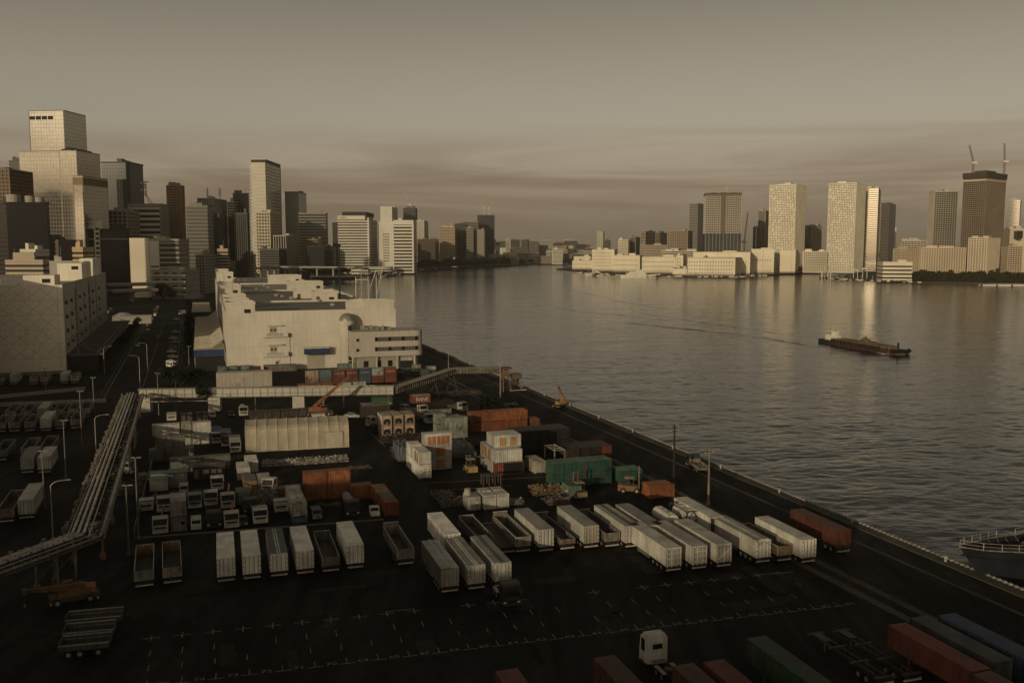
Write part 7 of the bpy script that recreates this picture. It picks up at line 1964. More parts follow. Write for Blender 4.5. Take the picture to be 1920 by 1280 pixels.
# dark plate stacks and cage rows
t = thing("plate_stack", "big dark stack of flat steel plates right of the tent", "stack", (243.94, 43.34)[0], (243.94, 43.34)[1], 0, -4)
for k in range(13): box(t, "plate", .05 * (k % 3), 7.6 - .04 * (k % 2), 0.03 * (k % 2), 7, .1 + k * .3, .32 + k * .3, (.045, .042, .038), "rusty")
for k in range(4): box(t, "top_beam", 0, 7.4, 1.0 + k * 1.7, 1.25 + k * 1.7, 4.0, 4.12, (.17, .155, .135), "rusty")
g = (255.90, 14.31)
for k in range(14):
    t = thing("wire_cage", "%s dark wire cage from the left in the row behind the tent" % ORD[k], "cage", g[0] + (k % 2) * .15, g[1] + 1.18 * k, 0, -3, group="wire cages behind the tent")
    box(t, "load", .12, .98, .1, 1.9, .15, 2.1, (.04, .037, .032), "rusty")
    for x in (.05, 1.05):
        for y in (.05, 1.95): box(t, "post", x - .04, x + .04, y - .04, y + .04, 0, 2.4, (.12, .11, .095), "rusty")
    box(t, "top_frame", .02, 1.08, .02, 1.98, 2.32, 2.4, (.09, .085, .075), "rusty")
    for q in range(3): box(t, "cage_bar", .02, 1.08, .0, .05, .5 + .6 * q, .56 + .6 * q, (.13, .12, .1), "rusty")
for k in range(4):
    g = (259.01, -3.64); t = thing("skip_bin", "%s tall dark bin from the left behind the far-left white boxes" % ORD[k], "bin", g[0], g[1] + 1.75 * k + (.5 if k > 1 else 0), 0, -3, group="dark bins by the conveyor")
    box(t, "body", 0, 1.4, 0, 1.6, .1, 2.4, (.07, .068, .06), "rusty"); box(t, "rim", -.05, 1.45, -.05, 1.65, 2.3, 2.42, (.14, .13, .11), "rusty")
# three cream boxes near the worker
g = (152.09, 48.73)
for k in range(2):
    t = thing("cream_box", "%s of two cream box units with a top grille near the worker" % ("left", "right")[k], "box unit", g[0], g[1] + 2.45 * k, 0, -1)
    box(t, "body", 0, 2.25, 0, 5.5, .15, 2.75, (.44, .415, .355)); box(t, "top_grille", .12, 2.13, -.04, .05, 2.25, 2.55, (.28, .26, .22)); box(t, "front_panel", .15, 2.1, -.03, .05, .4, 2.1, (.42, .395, .335))
    for x in (.06, 2.19): box(t, "corner_rib", x - .06, x + .06, -.05, .06, .1, 2.78, (.5, .47, .4))
    box(t, "top_plate", .2, 2.0, 2.6, 4.6, 2.75, 2.95, (.40, .38, .33), "rusty")
g = (152.73, 45.91); t = thing("cream_kiosk", "cream kiosk with a rounded tank on top left of the two box units", "kiosk", g[0], g[1], 0, -1)
box(t, "body", 0, 2.3, 0, 3.6, .1, 2.5, (.33, .31, .265)); box(t, "door", .3, 1.0, -.04, .05, .2, 2.1, (.26, .245, .21)); box(t, "door", 1.1, 2.0, -.04, .05, .2, 2.1, (.28, .26, .22)); box(t, "notice", 1.4, 1.8, -.07, -.03, 1.3, 1.8, (.55, .53, .47))
made("tank", "paint", lambda mb: mb.tube((.5, 2.2, 2.5), (.5, 2.2, 3.6), .75, .55, 12), t, col=(.44, .4, .33))
t = thing("work_table", "dark steel frame table behind the cream box units", "table", (168.00, 53.50)[0], (168.00, 53.50)[1], 0, -3)
box(t, "table_top", 0, 4, 0, 2.2, 1.9, 2.05, (.05, .045, .04), "rusty")
for x in (.2, 1.4, 2.6, 3.8):
    for y in (.2, 2): box(t, "leg", x - .07, x + .07, y - .07, y + .07, 0, 1.9, (.14, .1, .07), "rusty")

# ------------------------------------------------------------------ a worker bending beside the rubble
def worker(u, v):
    t = thing("person", "worker in white helmet, brown jacket and blue trousers bending by the rubble", "person", u, v, 0, 20)
    joints = [((0, 0, .93), .15), ((0, -.06, 1.12), .155), ((0, -.20, 1.36), .17), ((0, -.28, 1.48), .07), ((0, -.36, 1.6), .10),
              ((.10, 0, .88), .11), ((.13, -.10, .48), .075), ((.13, .04, .09), .05), ((.14, -.12, .045), .045),
              ((-.10, 0, .88), .11), ((-.14, .16, .50), .075), ((-.15, .36, .10), .05), ((-.16, .22, .045), .045),
              ((.20, -.22, 1.38), .07), ((.26, -.34, 1.10), .05), ((.20, -.52, .92), .035), ((.19, -.60, .87), .03),
              ((-.20, -.22, 1.38), .07), ((-.27, -.36, 1.10), .05), ((-.18, -.54, .94), .035), ((-.17, -.62, .89), .03)]
    ed = [(0, 1), (1, 2), (2, 3), (3, 4), (0, 5), (5, 6), (6, 7), (7, 8), (0, 9), (9, 10), (10, 11), (11, 12), (2, 13), (13, 14), (14, 15), (15, 16), (2, 17), (17, 18), (18, 19), (19, 20)]
    me = bpy.data.meshes.new("body"); me.from_pydata([j[0] for j in joints], ed, []); me.update()
    m, N_, L__, b_ = new_mat("worker_clothes")
    g_ = N_.new("ShaderNodeTexCoord"); sx = N_.new("ShaderNodeSeparateXYZ"); L__.new(g_.outputs["Object"], sx.inputs[0])
    r_ = N_.new("ShaderNodeValToRGB"); r_.color_ramp.interpolation = "CONSTANT"
    e = r_.color_ramp.elements; e[0].color = (.02, .02, .02, 1); e[1].position = .09; e[1].color = (.03, .055, .11, 1)
    for p_, c_ in ((.92, (.11, .065, .04, 1)), (1.50, (.25, .14, .09, 1))):
        q = e.new(p_ / 1.7); q.color = c_
    dv = N_.new("ShaderNodeMath"); dv.operation = "DIVIDE"; dv.inputs[1].default_value = 1.7
    L__.new(sx.outputs[2], dv.inputs[0]); L__.new(dv.outputs[0], r_.inputs[0]); L__.new(r_.outputs[0], b_.inputs["Base Color"]); b_.inputs["Roughness"].default_value = .85
    me.materials.append(m)
    o_ = put("body", me, t)
    sk = o_.modifiers.new("skin", "SKIN"); sk.use_smooth_shade = True
    for i, sv in enumerate(o_.data.skin_vertices[0].data):
        sv.radius = (joints[i][1], joints[i][1]); sv.use_root = i == 0
    ss = o_.modifiers.new("smooth", "SUBSURF"); ss.levels = 1; ss.render_levels = 2
    def helm(mb):
        n_, m_ = 14, 5
        for i in range(m_):
            a0, a1 = math.pi / 2 * i / m_, math.pi / 2 * (i + 1) / m_
            for j in range(n_):
                b0, b1 = 2 * math.pi * j / n_, 2 * math.pi * (j + 1) / n_
                f = lambda a, b_: (.145 * math.cos(a) * math.cos(b_), .165 * math.cos(a) * math.sin(b_), .15 * math.sin(a))
                mb.face([f(a0, b0), f(a0, b1), f(a1, b1), f(a1, b0)])
        mb.tube((0, -.03, -.012), (0, -.03, .008), .175, .175, 14)
    made("helmet", "paint", helm, t, (0, -.37, 1.62), (rad(18), 0, 0), col=(.62, .6, .54))
    for s in (-1, 1):
        for k in range(4):
            cyl(t, "finger", (s * .19 + (k - 1.5) * .022, -.60, .875), (s * .19 + (k - 1.5) * .024, -.665 + .008 * abs(k - 1.5), .82), .011, (.25, .14, .09))
        cyl(t, "thumb", (s * .155, -.58, .885), (s * .12, -.62, .84), .012, (.25, .14, .09))
worker(*(152.85, 55.76))

# ------------------------------------------------------------------ vehicles of the yard and street
def TK(label, g, **k): return truck(label, g[0], g[1], **k)
WH = (.40, .38, .33)
TK("white lorry at the left of the parked line below the hut", (156.55, -5.91), col=WH, bed="crane", L_=7.5)
TK("white pickup lorry left behind the front-left lorry", (171.40, -8.63), col=(.46, .44, .38), bed="flat", L_=5.2, H_=2.2)
car("small white van beside the grey office stack", (158.52, -0.32)[0], (158.52, -0.32)[1], 0, (.48, .46, .40), "van")
TK("black lorry between the small van and the cream crane lorry", (156.88, 2.55), col=(.014, .014, .014), bed="dump", L_=6.8, dark=True, bedcol=(.02, .02, .018))
TK("white-roofed lorry behind the black lorry", (171.08, 2.36), col=WH, bed="flat", L_=6.5)
TK("cream-roofed crane lorry in the middle of the parked line", (155.89, 5.34), col=(.44, .38, .29), bed="crane", L_=8)
TK("white lorry with folded red crane arm behind the cream-roofed one", (168.25, 5.23), col=WH, bed="crane", L_=7.5)
TK("white tipper lorry in the middle of the parked line", (156.72, 10.09), col=(.52, .49, .42), bed="dump", L_=7, H_=2.7, bedcol=(.16, .15, .13))
TK("white lorry in front of the dark site cabin", (181.86, 3.79), col=WH, bed="flat", L_=6)
TK("white lorry cab turned sideways by the grey ribbed container", (177.03, 12.76), col=(.54, .52, .46), bed="flat", L_=5.5, rot=-28)
TK("black mixer lorry below the two-by-two orange block", (155.77, 25.70), col=(.016, .016, .016), bed="mixer", L_=8, dark=True, bedcol=(.20, .19, .165))
car("grey hatchback between the blue-based container and the mixer lorry", (156.62, 19.52)[0] + 1, (156.62, 19.52)[1], 2, (.11, .115, .12), "van")
car("white hatchback beside the brick red container", (155.40, 29.59)[0] + 1, (155.40, 29.59)[1], -6, (.58, .56, .5), "sedan")
car("dark estate car beside the cream-roofed crane lorry", (157.13, 7.14)[0] + 1, (157.13, 7.14)[1], 0, (.03, .03, .028), "sedan")
TK("blue-bodied lorry with a pale cab behind the far-left white boxes", (226.60, 4.96), col=(.33, .315, .275), bed="box", L_=7, bedcol=(.02, .035, .06))
car("white car under the dark tree by the conveyor", (264.35, 4.75)[0], (264.35, 4.75)[1], 5, (.52, .5, .44), "sedan")
car("black car behind the tent's left end", (264.30, 9.75)[0], (264.30, 9.75)[1], 5, (.015, .015, .015), "sedan")
TK("pale lorry parked behind the wire cages", (262.24, 13.11), col=(.40, .375, .32), bed="mixer", L_=6, bedcol=(.36, .34, .29))
TK("white bonneted lorry among the machine containers", (234.01, 59.98), col=(.50, .475, .41), bed="flat", L_=8, rot=10)
TK("second white lorry behind the bonneted one", (247.67, 61.48), col=(.46, .43, .37), bed="flat", L_=7, rot=10)
TK("flatbed lorry with a dark cab parked on the quay", (169.76, 101.81), col=(.03, .034, .034), bed="flat", L_=8, rot=168, bedcol=(.27, .24, .20))
TK("white lorry half hidden at the pipe bridge's right side", (156.94, -14.40), col=(.33, .31, .27), bed="flat", L_=6, rot=85)
TK("blue-loaded lorry beside the pipe bridge", (202.28, -12.25), col=(.2, .19, .17), bed="flat", L_=7.5, rot=60, bedcol=(.05, .07, .12))
TK("pale box lorry coming down the road in the distance", (705.79, -24.18), col=(.5, .47, .4), bed="box", L_=7, bedcol=(.45, .42, .36))
TK("grey box lorry waiting at the junction", (630.33, -28.21), col=(.3, .28, .24), bed="box", L_=7, bedcol=(.3, .28, .24))
TK("silver bus-like lorry parked across the warehouse forecourt", (688.60, -7.66), col=(.3, .28, .24), bed="box", L_=16, H_=3, bedcol=(.33, .31, .27), rot=-70)
rc = random.Random(3)
cols = [(.66, .63, .56), (.58, .55, .48), (.70, .67, .6), (.06, .058, .053), (.30, .29, .26), (.46, .44, .38), (.10, .10, .095)]
for k, (px_, g) in enumerate((("nearest", (383.69, -8.00)), ("second", (398.13, -8.03)), ("third", (415.65, -7.87)), ("fourth", (437.36, -8.65)), ("fifth", (451.14, -8.17)), ("sixth", (481.76, -7.86)), ("seventh", (502.07, -8.90)), ("eighth", (540.14, -8.33)))):
    car("%s car in the parked column beside the long warehouse" % px_, g[0], g[1], 62, cols[k % 7] if k % 3 else (.7, .67, .6), "sedan" if k % 4 else "van", group="cars parked beside the warehouse")
car("lone car far up the parked column", (637.46, -8.87)[0], (637.46, -8.87)[1], 60, (.46, .44, .38), "sedan")
car("dark car driving on the road near the kerb", (507.78, -16.58)[0], (507.78, -16.58)[1], 0, (.2, .19, .17), "van")
n = 0
for i in range(7):
    for j in range(5):
        if rc.random() < .25: continue
        u, v = 690 + i * 13 + rc.uniform(-1, 1), -92 + j * 9 + rc.uniform(-1.5, 1.5)
        car("car in the packed car park beyond the left warehouse", u, v, rc.choice((0, 88, 180)), rc.choice(cols), rc.choice(("sedan", "van")), group="cars in the packed car park"); n += 1
t = thing("domed_tank", "white dome-roofed tank beside the packed car park", "tank", (644.30, -41.46)[0], (644.30, -41.46)[1], 0, 0)
made("shell", "paint", lambda mb: mb.tube((0, 0, 0), (0, 0, 3), 7, 7, 24), t, col=(.36, .34, .29)); made("dome", "paint", lambda mb: mb.tube((0, 0, 3), (0, 0, 5.2), 7, 2.5, 24), t, col=(.40, .375, .32))
t = thing("street_shed", "low pale shed beside the domed tank", "shed", (614.45, -33.45)[0], (614.45, -33.45)[1], 0, 0)
box(t, "wall", -8, 10, 0, 12, 0, 4.5, (.33, .31, .26), "wall"); box(t, "roof", -8.3, 10.3, -.3, 12.3, 4.5, 4.9, (.40, .37, .31), "wall")

# ------------------------------------------------------------------ lamp posts, poles
lamp("tall black pole with floodlights on the quay side of the rails", (156.75, 90.06)[0], (156.75, 90.06)[1], 12.2, heads=((-1, 0), (0.4, 0)), arm=.8, col=(.035, .033, .03), r=.2, cross=2)
lamp("pale timber pole with a two-armed lamp bar near the rails", (141.84, 88.83)[0], (141.84, 88.83)[1], 10.4, heads=((1, 0), (-1, 0)), arm=1.7, col=(.30, .24, .17), r=.18, cross=1)
lamp("slim pale pole rising beside the ship loader", (258.10, 87.91)[0], (258.10, 87.91)[1], 13.2, heads=((-.8, 0),), arm=.8, col=(.32, .27, .2), r=.17, cross=1)
lamp("small lamp post at the foot of the warehouse quay", (337.40, 93.71)[0], (337.40, 93.71)[1], 6, heads=((1, 0),), arm=1.2, curved=True)
for lb, g, h, dx in (("curved street lamp at the head of the pipe bridge, near one", (327.92, -16.88), 10.5, -1), ("curved street lamp behind the near one at the bridge head", (371.58, -16.23), 10.5, -1), ("curved street lamp by the left yard trailers", (159.72, -22.23), 9, 1), ("curved lamp on the far side of the pipe bridge", (220.98, -21.13), 9, 1), ("curved street lamp in front of the left warehouse corner", (372.23, -31.45), 9.5, 1), ("small curved street lamp near the left warehouse canopy", (380.34, -40.90), 9, -1)):
    lamp(lb, g[0], g[1], h, heads=((dx, 0),), arm=2.6, curved=True, r=.10)
for lb, g, h in (("straight lamp pole by the conveyor's left end", (272.87, -9.44), 12), ("tall pole with floodlights in the left yard, left one", (180.52, -26.24), 10.6), ("tall pole with floodlights in the left yard, middle one", (203.63, -25.36), 12), ("tall pole with floodlights in the left yard, right one", (237.50, -25.73), 13), ("thin pole among the walls of the side street", (277.20, -26.54), 11), ("slim pole in front of the diamond wall", (325.99, -45.29), 9), ("pale pole in the warehouse forecourt", (374.44, -1.19), 9), ("dark pole right of the pipe bridge", (155.67, -9.21), 13.5), ("dark pole in front of the two gondola trailers", (147.79, -10.21), 11), ("slim lamp pole in front of the white warehouse wall", (364.41, 36.58), 7)):
    lamp(lb, g[0], g[1], h, heads=((.8, 0), (-.5, .3)), arm=.7, r=.12, col=(.16, .15, .13))
# thin flag and lightning rods on the long warehouse roof
for k, (u, v) in enumerate(((470, 20), (560, 17), (640, 22), (720, 60), (600, 75), (680, 70))):
    t = thing("roof_rod", "%s thin lightning rod from the front on the long warehouse roof" % ORD[k], "rod", u, v, 22, 0, group="lightning rods on the warehouse roof")
    cyl(t, "rod", (0, 0, 0), (0, 0, 9), .09, (.2, .19, .16)); box(t, "foot", -.4, .4, -.4, .4, -.2, .2, (.3, .28, .24))

# chain-link fence along the right side of the pipe bridge
a, b_ = Vector((221.10, -8.66)), Vector((155.90, -9.86)); d = b_ - a
t = thing("mesh_fence", "thin pale-topped fence along the right of the pipe bridge", "fence", a.x, a.y, 0, math.degrees(math.atan2(d.x, d.y)))
for k in range(13): box(t, "post", k * d.length / 12 - .04, k * d.length / 12 + .04, -.04, .04, 0, 1.8, (.2, .19, .16))
for k in range(12): box(t, "mesh_panel", k * d.length / 12 + .05, (k + 1) * d.length / 12 - .05, -.01, .01, .2, 1.7, (.05, .047, .04))
box(t, "top_rail", 0, d.length, -.03, .03, 1.75, 1.82, (.33, .31, .26))
# kerb that divides the vehicle park from the trailer row
a, b_ = Vector((155.91, -9.06)), Vector((152.39, 30.50)); d = b_ - a
t = thing("park_kerb", "long low kerb between the parked lorries and the trailer row", "kerb", a.x, a.y, 0, math.degrees(math.atan2(d.x, d.y)))
for k in range(24): box(t, "kerb_stone", k * d.length / 24 + .02, (k + 1) * d.length / 24 - .02, 0, .35, 0, .22, (.12, .11, .09), "wall")

# ------------------------------------------------------------------ bollards on the quay
for k in range(20):
    u = 62 + k * 20.5
    t = thing("mooring_bollard", "%s on the quay edge" % ("squat pale mooring bollard"), "bollard", u, QV - .8, .16, 0, group="bollards along the quay")
    made("stem", "paint", lambda mb: mb.tube((0, 0, 0), (0, 0, .55), .22, .18, 10), t, col=(.33, .31, .26), key="bstem"); made("head", "paint", lambda mb: mb.tube((0, 0, .55), (0, 0, .85), .33, .3, 10), t, col=(.36, .34, .28), key="bhead")

# ------------------------------------------------------------------ ship at lower right: bow with railings
g = (96.14, 108.37)
sx_, sy_ = wx(*(97.62, 109.73))
t = thing("moored_ship", "bow of a blue-hulled work ship moored at the quay, lower right", "ship", None, None, ZW, 28.0, xy=(sx_, sy_))
# x towards the stern, y to starboard side seen from us
def bow(mb):
    n = 14; top, bot = [], []
    for i in range(n + 1):
        s = i / n; x = -5 + 34 * s
        w_ = 4.6 * min(1, (s / .42)) ** .62 if s > 0 else .0
        sheer = 8.2 - 2.6 * min(1, s / .5) ** .8
        top.append((x - 3.2 * (1 - s) ** 3, w_, sheer)); bot.append((x + 4.0 * (1 - s) ** 2, w_ * .72, 0))
    for i in range(n):
        for sg in (1, -1):
            mb.face([(bot[i][0], bot[i][1] * sg, 0), (bot[i + 1][0], bot[i + 1][1] * sg, 0), (top[i + 1][0], top[i + 1][1] * sg, top[i + 1][2]), (top[i][0], top[i][1] * sg, top[i][2])])
    return top
tops = []
made("hull", "paint", lambda mb: tops.extend(bow(mb)), t, col=(.018, .021, .026))
def deck(mb):
    for i in range(len(tops) - 1):
        a, b_ = tops[i], tops[i + 1]; z0, z1 = a[2] - 1.25, b_[2] - 1.25
        mb.face([(a[0], a[1] * .97, z0), (b_[0], b_[1] * .97, z1), (b_[0], -b_[1] * .97, z1), (a[0], -a[1] * .97, z0)])
made("deck", "rusty", deck, t, col=(.035, .036, .034))
made("bulwark_cap", "rusty", lambda mb: [mb.tube((a[0], a[1] * s, a[2]), (b_[0], b_[1] * s, b_[2]), .10, None, 5) for a, b_ in zip(tops, tops[1:]) for s in (-1, 1)], t, col=(.26, .235, .19))
for i in range(3, 14):
    a = tops[i]
    for s in (-1, 1): cyl(t, "bulwark_stay", (a[0], a[1] * s, a[2] - .1), (a[0], a[1] * s * .8, a[2] - 1.2), .06, (.13, .115, .09))
def rails(mb):
    for s in (-1, 1):
        for h in (.5, 1.0):
            for a, b_ in zip(tops[0:5], tops[1:6]): mb.tube((a[0], a[1] * s, a[2] + h), (b_[0], b_[1] * s, b_[2] + h), .035, None, 5)
        for a in tops[0:6]: mb.tube((a[0], a[1] * s, a[2]), (a[0], a[1] * s, a[2] + 1.0), .04, None, 5)
    for h in (.5, 1.0):
        for a, b_ in zip(tops[7:], tops[8:]): mb.tube((a[0], a[1], a[2] + h), (b_[0], b_[1], b_[2] + h), .035, None, 5)
    for a in tops[7:]: mb.tube((a[0], a[1], a[2]), (a[0], a[1], a[2] + 1.0), .04, None, 5)
made("bow_railing", "dull_metal", rails, t, col=(.48, .46, .40), kind="stuff")
zd = tops[8][2] - 1.25
cyl(t, "winch_drum", (9.0, -1.2, zd + 1.0), (11.0, -1.2, zd + 1.0), 1.0, (.10, .088, .06), "rusty", 16); cyl(t, "winch_drum", (9.4, 1.4, zd + .8), (10.8, 1.4, zd + .8), .8, (.09, .08, .055), "rusty", 16)
for s in (-2.4, .1): box(t, "winch_frame", 9.4, 10.6, s - .1, s + .1, zd, zd + 1.3, (.08, .07, .05), "rusty")
made("vent_pipe", "paint", lambda mb: (mb.tube((13.0, -.3, zd), (13.0, -.3, zd + 3.2), .42, .42, 10), mb.tube((13.0, -.3, zd + 3.0), (14.0, -.3, zd + 3.0), .42, .42, 10)), t, col=(.44, .40, .32))
box(t, "deck_house", 16, 26, -2.4, 2.4, zd, zd + 2.4, (.12, .115, .10), "rusty"); box(t, "hatch", 14.6, 15.6, -1.2, 1.2, zd, zd + .8, (.1, .095, .085), "rusty")
made("anchor", "rusty", lambda mb: (mb.tube((-1.2, 2.9, 3.0), (-1.2, 3.2, 4.4), .18, .18, 6), mb.tube((-2.2, 3.2, 3.0), (-.2, 3.2, 3.0), .3, .3, 6)), t, col=BLACK)
t2 = thing("mooring_raft", "flat rust-brown raft floating under the ship's bow", "raft", *(104.13, 114.52), -3.3, 4)
box(t2, "deck_plate", -2.2, 2.2, -6, 4, 0, .9, (.10, .045, .03), "rusty"); box(t2, "rubbing_strip", -2.3, -2.2, -6, 4, .3, .8, BLACK, "rubber")

# ------------------------------------------------------------------ trees and bushes
tree("dark round tree in front of the conveyor gallery", *(274.83, 2.79), h=8.2, r=3.2, seed=1, n=1500, col=(.020, .024, .012), size=.30)
tree("broad dark bush beside the loading door of the white warehouse", *(362.96, 31.12), h=6.2, r=4.2, seed=2, n=1500, col=(.020, .024, .012), flat=.6, size=.38)
tree("sparse bare-branched tree left of the loading door", *(367.30, 18.91), h=5.6, r=3.0, seed=3, n=260, col=(.06, .05, .03), size=.25)
tree("wide dark bush on waste ground by the rails", *(247.70, 81.74), h=3.2, r=4.6, seed=4, n=1500, col=(.012, .014, .008), flat=.5, size=.34, trunk=False, name="bush", cat="bush")
tree("second dark bush on waste ground by the rails", *(242.25, 76.75), h=2.4, r=3.4, seed=5, n=900, col=(.012, .014, .008), flat=.5, size=.3, trunk=False, name="bush", cat="bush")
for k, g in enumerate(((332.31, -7.67), (336.66, -4.94), (327.68, -1.93), (337.36, 0.73), (323.09, -3.28))):
    tree("%s dark tree of the clump beside the street corner" % ORD[k], *g, h=6.5, r=4.2, seed=6 + k, n=900, col=(.016, .018, .009), size=.4, group="dark trees at the street corner")
for k in range(16):
    u = 395 + k * 24
    tree("%s street tree from the near end along the road's right side" % (ORD[k] if k < 15 else "last"), u, -1.5 + (k % 3) * .7, h=5.5 + (k % 4) * .6, r=2.5 + (k % 3) * .4, seed=k, n=420, col=(.016, .018, .010), size=.42, group="street trees")
for k in range(7):
    tree("%s dark tree in the strip left of the road" % ORD[k], 470 + 26 * k, -30.5, h=5, r=2.6, seed=k + 3, n=380, col=(.014, .016, .009), size=.42, group="trees left of the road")
tree("olive round tree at the far end of the road", *(895.70, -23.33), h=15, r=8.5, seed=2, n=1400, col=(.05, .045, .016), size=.9)
tree("second olive tree at the far end of the road", *(884.79, -18.52), h=12, r=7, seed=3, n=900, col=(.03, .03, .014), size=.9)
ct = random.Random(21)
# gardens at the head of the harbour, a wooded shore that reads as one dark mass
def shore_wood(name, label, pts, hmin, hmax, n, col, sd, z=-.4):
    r = random.Random(sd)
    def fn(mb):
        for i in range(n):
            s = r.random() * (len(pts) - 1); k = min(int(s), len(pts) - 2); f = s - k
            x = pts[k][0] * (1 - f) + pts[k + 1][0] * f; y = pts[k][1] * (1 - f) + pts[k + 1][1] * f
            y += r.uniform(4, 60); rr = r.uniform(.3, .62) * r.uniform(hmin, hmax)
            m_ = MB(); leaf_cloud(m_, rr, 70, i % 7, 5, .8, rr * .28)
            o_ = len(mb.v); zz = z + rr * .9 + r.uniform(0, hmax - hmin) * .4
            mb.v += [(a + x, b_ + y, c + zz) for a, b_, c in m_.v]; mb.f += [tuple(q + o_ for q in f_) for f_ in m_.f]
    o = made(name, "leaf", fn, col=col, kind="stuff"); tag(o, label, "wood", None, "stuff")
shore_wood("shore_wood", "dark wooded garden shore at the head of the harbour", [(-224.70, 1964.39), (-150.92, 2237.89), (-78.74, 2441.77), (-15.24, 2599.61)], 14, 24, 240, (.018, .020, .010), 1)
shore_wood("shore_wood", "low dark trees on the far shore right of the gardens", [(-15.49, 2642.31), (90.99, 2985.45), (236.23, 3359.23)], 10, 17, 150, (.022, .022, .012), 2)
shore_wood("shore_wood", "brown-green trees along the far-right housing shore", [(595.29, 1340.81), (640.10, 1297.40), (682.44, 1276.73), (738.21, 1256.71)], 9, 15, 260, (.040, .036, .016), 3)
shore_wood("shore_wood", "dark trees beside the inlet right of the white warehouses", [(566.95, 1789.35), (708.68, 2013.62)], 9, 14, 70, (.025, .024, .013), 4)
shore_wood("shore_wood", "dark trees along the left-bank pier front", [(-356.57, 1518.53), (-314.97, 1677.21), (-261.36, 1713.00), (-230.47, 1964.39)], 8, 14, 120, (.018, .019, .010), 5)

# ------------------------------------------------------------------ elevated expressway and left-bank pier
def express(label, pts, z, w_=14):
    t = thing("expressway", label, "viaduct", xy=pts[0], z=0)
    o_ = Vector((pts[0][0], pts[0][1], 0))
    for a, b_ in zip(pts, pts[1:]):
        a3, b3 = Vector((a[0], a[1], z)) - o_, Vector((b_[0], b_[1], z)) - o_
        made("deck", "far_wall", lambda mb: gall(mb, a3, b3, 1.8, w_ / 2), t, col=(.20, .185, .155))
        for s in (-1, 1):
            nn = (b3 - a3).cross(Vector((0, 0, 1))).normalized() * w_ / 2 * s + Vector((0, 0, 1.6))
            made("parapet", "far_wall", lambda mb: gall(mb, a3 + nn, b3 + nn, 1.2, .25), t, col=(.33, .305, .255))
        n_ = max(1, int((b3 - a3).length / 30))
        for k in range(n_):
            p = a3.lerp(b3, (k + .5) / n_); box(t, "pier", p.x - 1.3, p.x + 1.3, p.y - 1.3, p.y + 1.3, 0, p.z, (.28, .26, .215), "far_wall")
    return t
express("elevated expressway crossing behind the road's end", [(-520, 800), (-351.71, 792.17), (-323.96, 822.40)], 8.5)
express("second, higher expressway level behind the road's end", [(-560, 830), (-360.76, 807.71), (-328.11, 830.88)], 13.5)
express("long expressway curving behind the long warehouse roof", [(-390.11, 1130.38), (-420.72, 1379.25), (-405.44, 1571.28), (-286.90, 1528.72)], 14)
t = thing("pier_shed", "flat white landing-stage roof on dark piles beyond the warehouse", "pier", xy=(-265.86, 1351.56), z=-3, rot=6)
box(t, "roof", -34, 40, -7, 7, 8, 9.4, (.42, .385, .32), "far_wall"); box(t, "dark_hall", -30, 36, -5, 5, 3, 8, (.03, .028, .024), "far_wall")
for k in range(12): box(t, "pile", -32 + k * 6.3, -31.2 + k * 6.3, -6, -5.2, -2, 8, (.05, .047, .04), "far_wall")
rp = random.Random(17)
for k, (px_, c) in enumerate((((-287.41, 1677.21), PALE), ((-273.63, 1677.21), BEIGE), ((-267.39, 1713.00), PALE), ((-252.31, 1713.00), CONC), ((-249.88, 1789.35), PALE), ((-239.45, 1830.12), BEIGE), ((-236.23, 1917.50), CONC), ((-228.16, 1964.39), PALE))):
    t = thing("pier_kiosk", "%s small building from the left along the passenger pier front" % ORD[k], "building", xy=px_, z=-.4, rot=rp.uniform(-10, 20))
    w_, h_ = rp.uniform(4, 10), rp.uniform(4, 9)
    box(t, "wall", -w_, w_, -4, 4, 0, h_, c, "far_wall"); box(t, "roof", -w_ - .5, w_ + .5, -4.5, 4.5, h_, h_ + .8, PALE, "far_wall"); box(t, "window_band", -w_ + .5, w_ - .5, -4.15, -3.9, h_ * .45, h_ * .7, DARK, "glass")
for lb, px_ in (("small pointed-roof pier pavilion, left one", (-274.47, 1917.50)), ("small pointed-roof pier pavilion, right one", (-252.36, 1964.39))):
    t = thing("pier_pavilion", lb, "pavilion", xy=px_, z=-.4)
    cyl(t, "body", (0, 0, 0), (0, 0, 9), 3.6, CONC, "far_wall"); made("pointed_roof", "far_wall", lambda mb: mb.tube((0, 0, 9), (0, 0, 17), 4.4, .3, 10), t, col=PALE)

# ------------------------------------------------------------------ more of the crowd in the left and middle yard
for lb, g, kw in (("small white lorry between the skip bins and the conveyor pier", (261.42, -5.85), dict(col=(.42, .40, .35), bed="flat", L_=5.5, H_=2.3)),
                  ("dark lorry beside the blue-bodied lorry", (222.73, 7.02), dict(col=(.05, .048, .043), bed="box", L_=7, bedcol=(.06, .057, .05))),
                  ("grey lorry squeezed left of the tent", (214.92, 8.73), dict(col=(.30, .285, .25), bed="box", L_=6, bedcol=(.20, .19, .165))),
                  ("white lorry behind the front-left crane lorry", (169.64, -5.64), dict(col=(.48, .46, .40), bed="flat", L_=6)),
                  ("grey lorry parked behind the small white van", (170.26, -0.41), dict(col=(.22, .21, .185), bed="dump", L_=6.5, bedcol=(.05, .047, .04))),
                  ("dark lorry behind the white tipper lorry", (163.46, 8.84), dict(col=(.03, .03, .028), bed="flat", L_=6, dark=True)),
                  ("white lorry beside the worn white container", (162.63, 14.11), dict(col=(.40, .38, .33), bed="flat", L_=5.5, H_=2.3)),
                  ("white lorry with flat bed under the tent's right end", (236.03, 43.33), dict(col=(.44, .42, .36), bed="flat", L_=6, rot=-70)),
                  ("grey lorry near the wide dark bush", (248.64, 73.92), dict(col=(.26, .245, .21), bed="flat", L_=6, rot=30))):
    TK(lb, g, **kw)
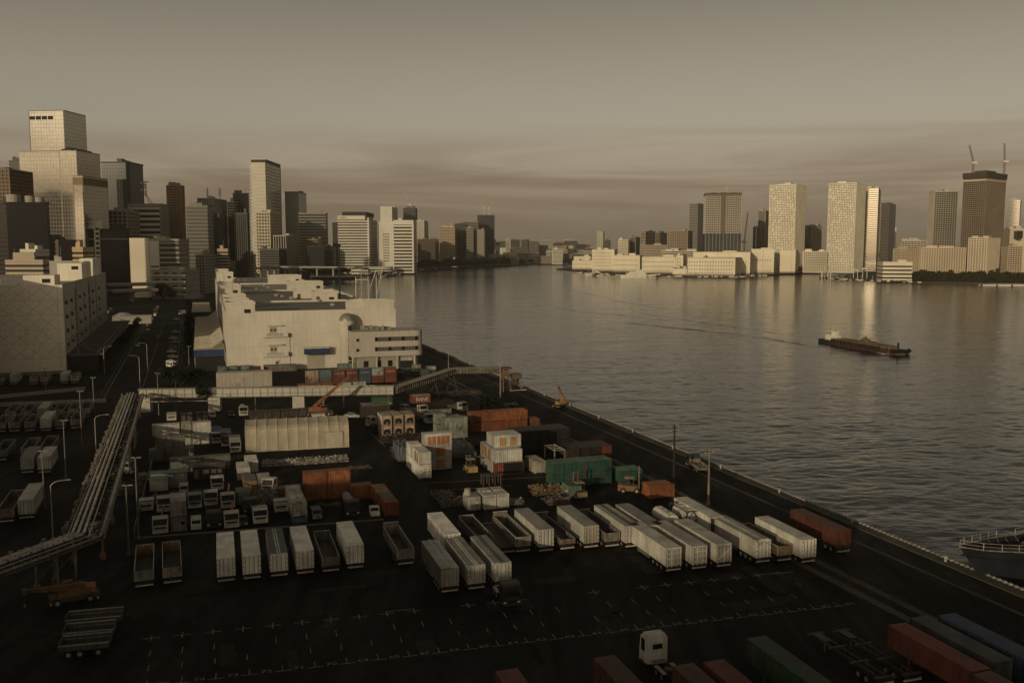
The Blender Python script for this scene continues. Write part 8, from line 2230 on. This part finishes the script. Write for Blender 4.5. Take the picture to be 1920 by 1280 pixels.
for k, (lb, g, c, kd) in enumerate((("silver van by the site cabin", (182.41, -2.37), (.33, .32, .29), "van"), ("dark van left of the hut", (193.70, -10.21), (.04, .04, .038), "van"), ("white van behind the wire cages", (258.16, 19.76), (.48, .46, .40), "van"), ("black car right of the conveyor pier", (250.54, 24.79), (.02, .02, .02), "sedan"), ("white car at the right of the orange mobile crane", (250.43, 41.53), (.46, .44, .38), "sedan"), ("grey van under the inclined conveyor", (256.13, 58.02), (.25, .24, .21), "van"))):
    car(lb, g[0], g[1], (0, 8, 90, 80, 75, 20)[k], c, kd)
for k in range(11):
    u = 470 + 30 * k
    car("%s vehicle standing on the left lane of the road" % ORD[k], u, -24.5 + (k % 2), 180, cols[(k * 3) % 7], "van" if k % 3 else "sedan", group="vehicles on the left lane")
pile("stacked pallets and drums between the hut and the office stack", (176.65, -8.10), 5, 4, 1.2, 150, (.13, .12, .10), 31)
pile("loose machine parts behind the parked lorries", (176.66, -2.82), 6, 3, 1.0, 130, (.14, .13, .11), 32)
pile("rusty parts and beams left of the tent", (203.69, 6.30), 4, 5, 1.2, 150, (.11, .095, .075), 33)
pile("long steel sections lying in front of the black block", (189.78, 60.46), 6, 2, .8, 80, (.12, .11, .095), 34, lo=2, hi=4, base=False)
pile("scrap and tyres between the orange row and the show stacks", (203.20, 58.52), 10, 4, 1.3, 240, (.07, .064, .055), 35)
pile("boxes and bars in the corner of the painted yard bay", (162.67, 41.97), 4, 3, .9, 90, (.13, .11, .085), 36)
pile("rubble under the inclined conveyor's trestle", (276.84, 80.19), 8, 5, 1.2, 200, (.09, .08, .065), 37)
pile("dumped cargo heap at the street corner", (297.98, -9.84), 8, 4, 1.0, 160, (.05, .047, .04), 38)
pile("steel offcuts scattered by the two-by-two orange block", (163.72, 21.03), 5, 2, .5, 70, (.10, .09, .075), 39)

# ------------------------------------------------------------------ the air over the harbour
m = bpy.data.materials.new("haze"); m.use_nodes = True
nt = m.node_tree; nt.nodes.remove(nt.nodes["Principled BSDF"])
pv = nt.nodes.new("ShaderNodeVolumePrincipled")
pv.inputs["Color"].default_value = (0.86, 0.80, 0.68, 1); pv.inputs["Density"].default_value = 0.00005; pv.inputs["Anisotropy"].default_value = 0.2
nt.links.new(pv.outputs[0], nt.nodes["Material Output"].inputs["Volume"]); MATS["haze"] = m
hz = made("haze", "haze", lambda mb: mb.box(-6200, 9200, -900, 30100, ZW - 2.7, 262), kind="stuff")
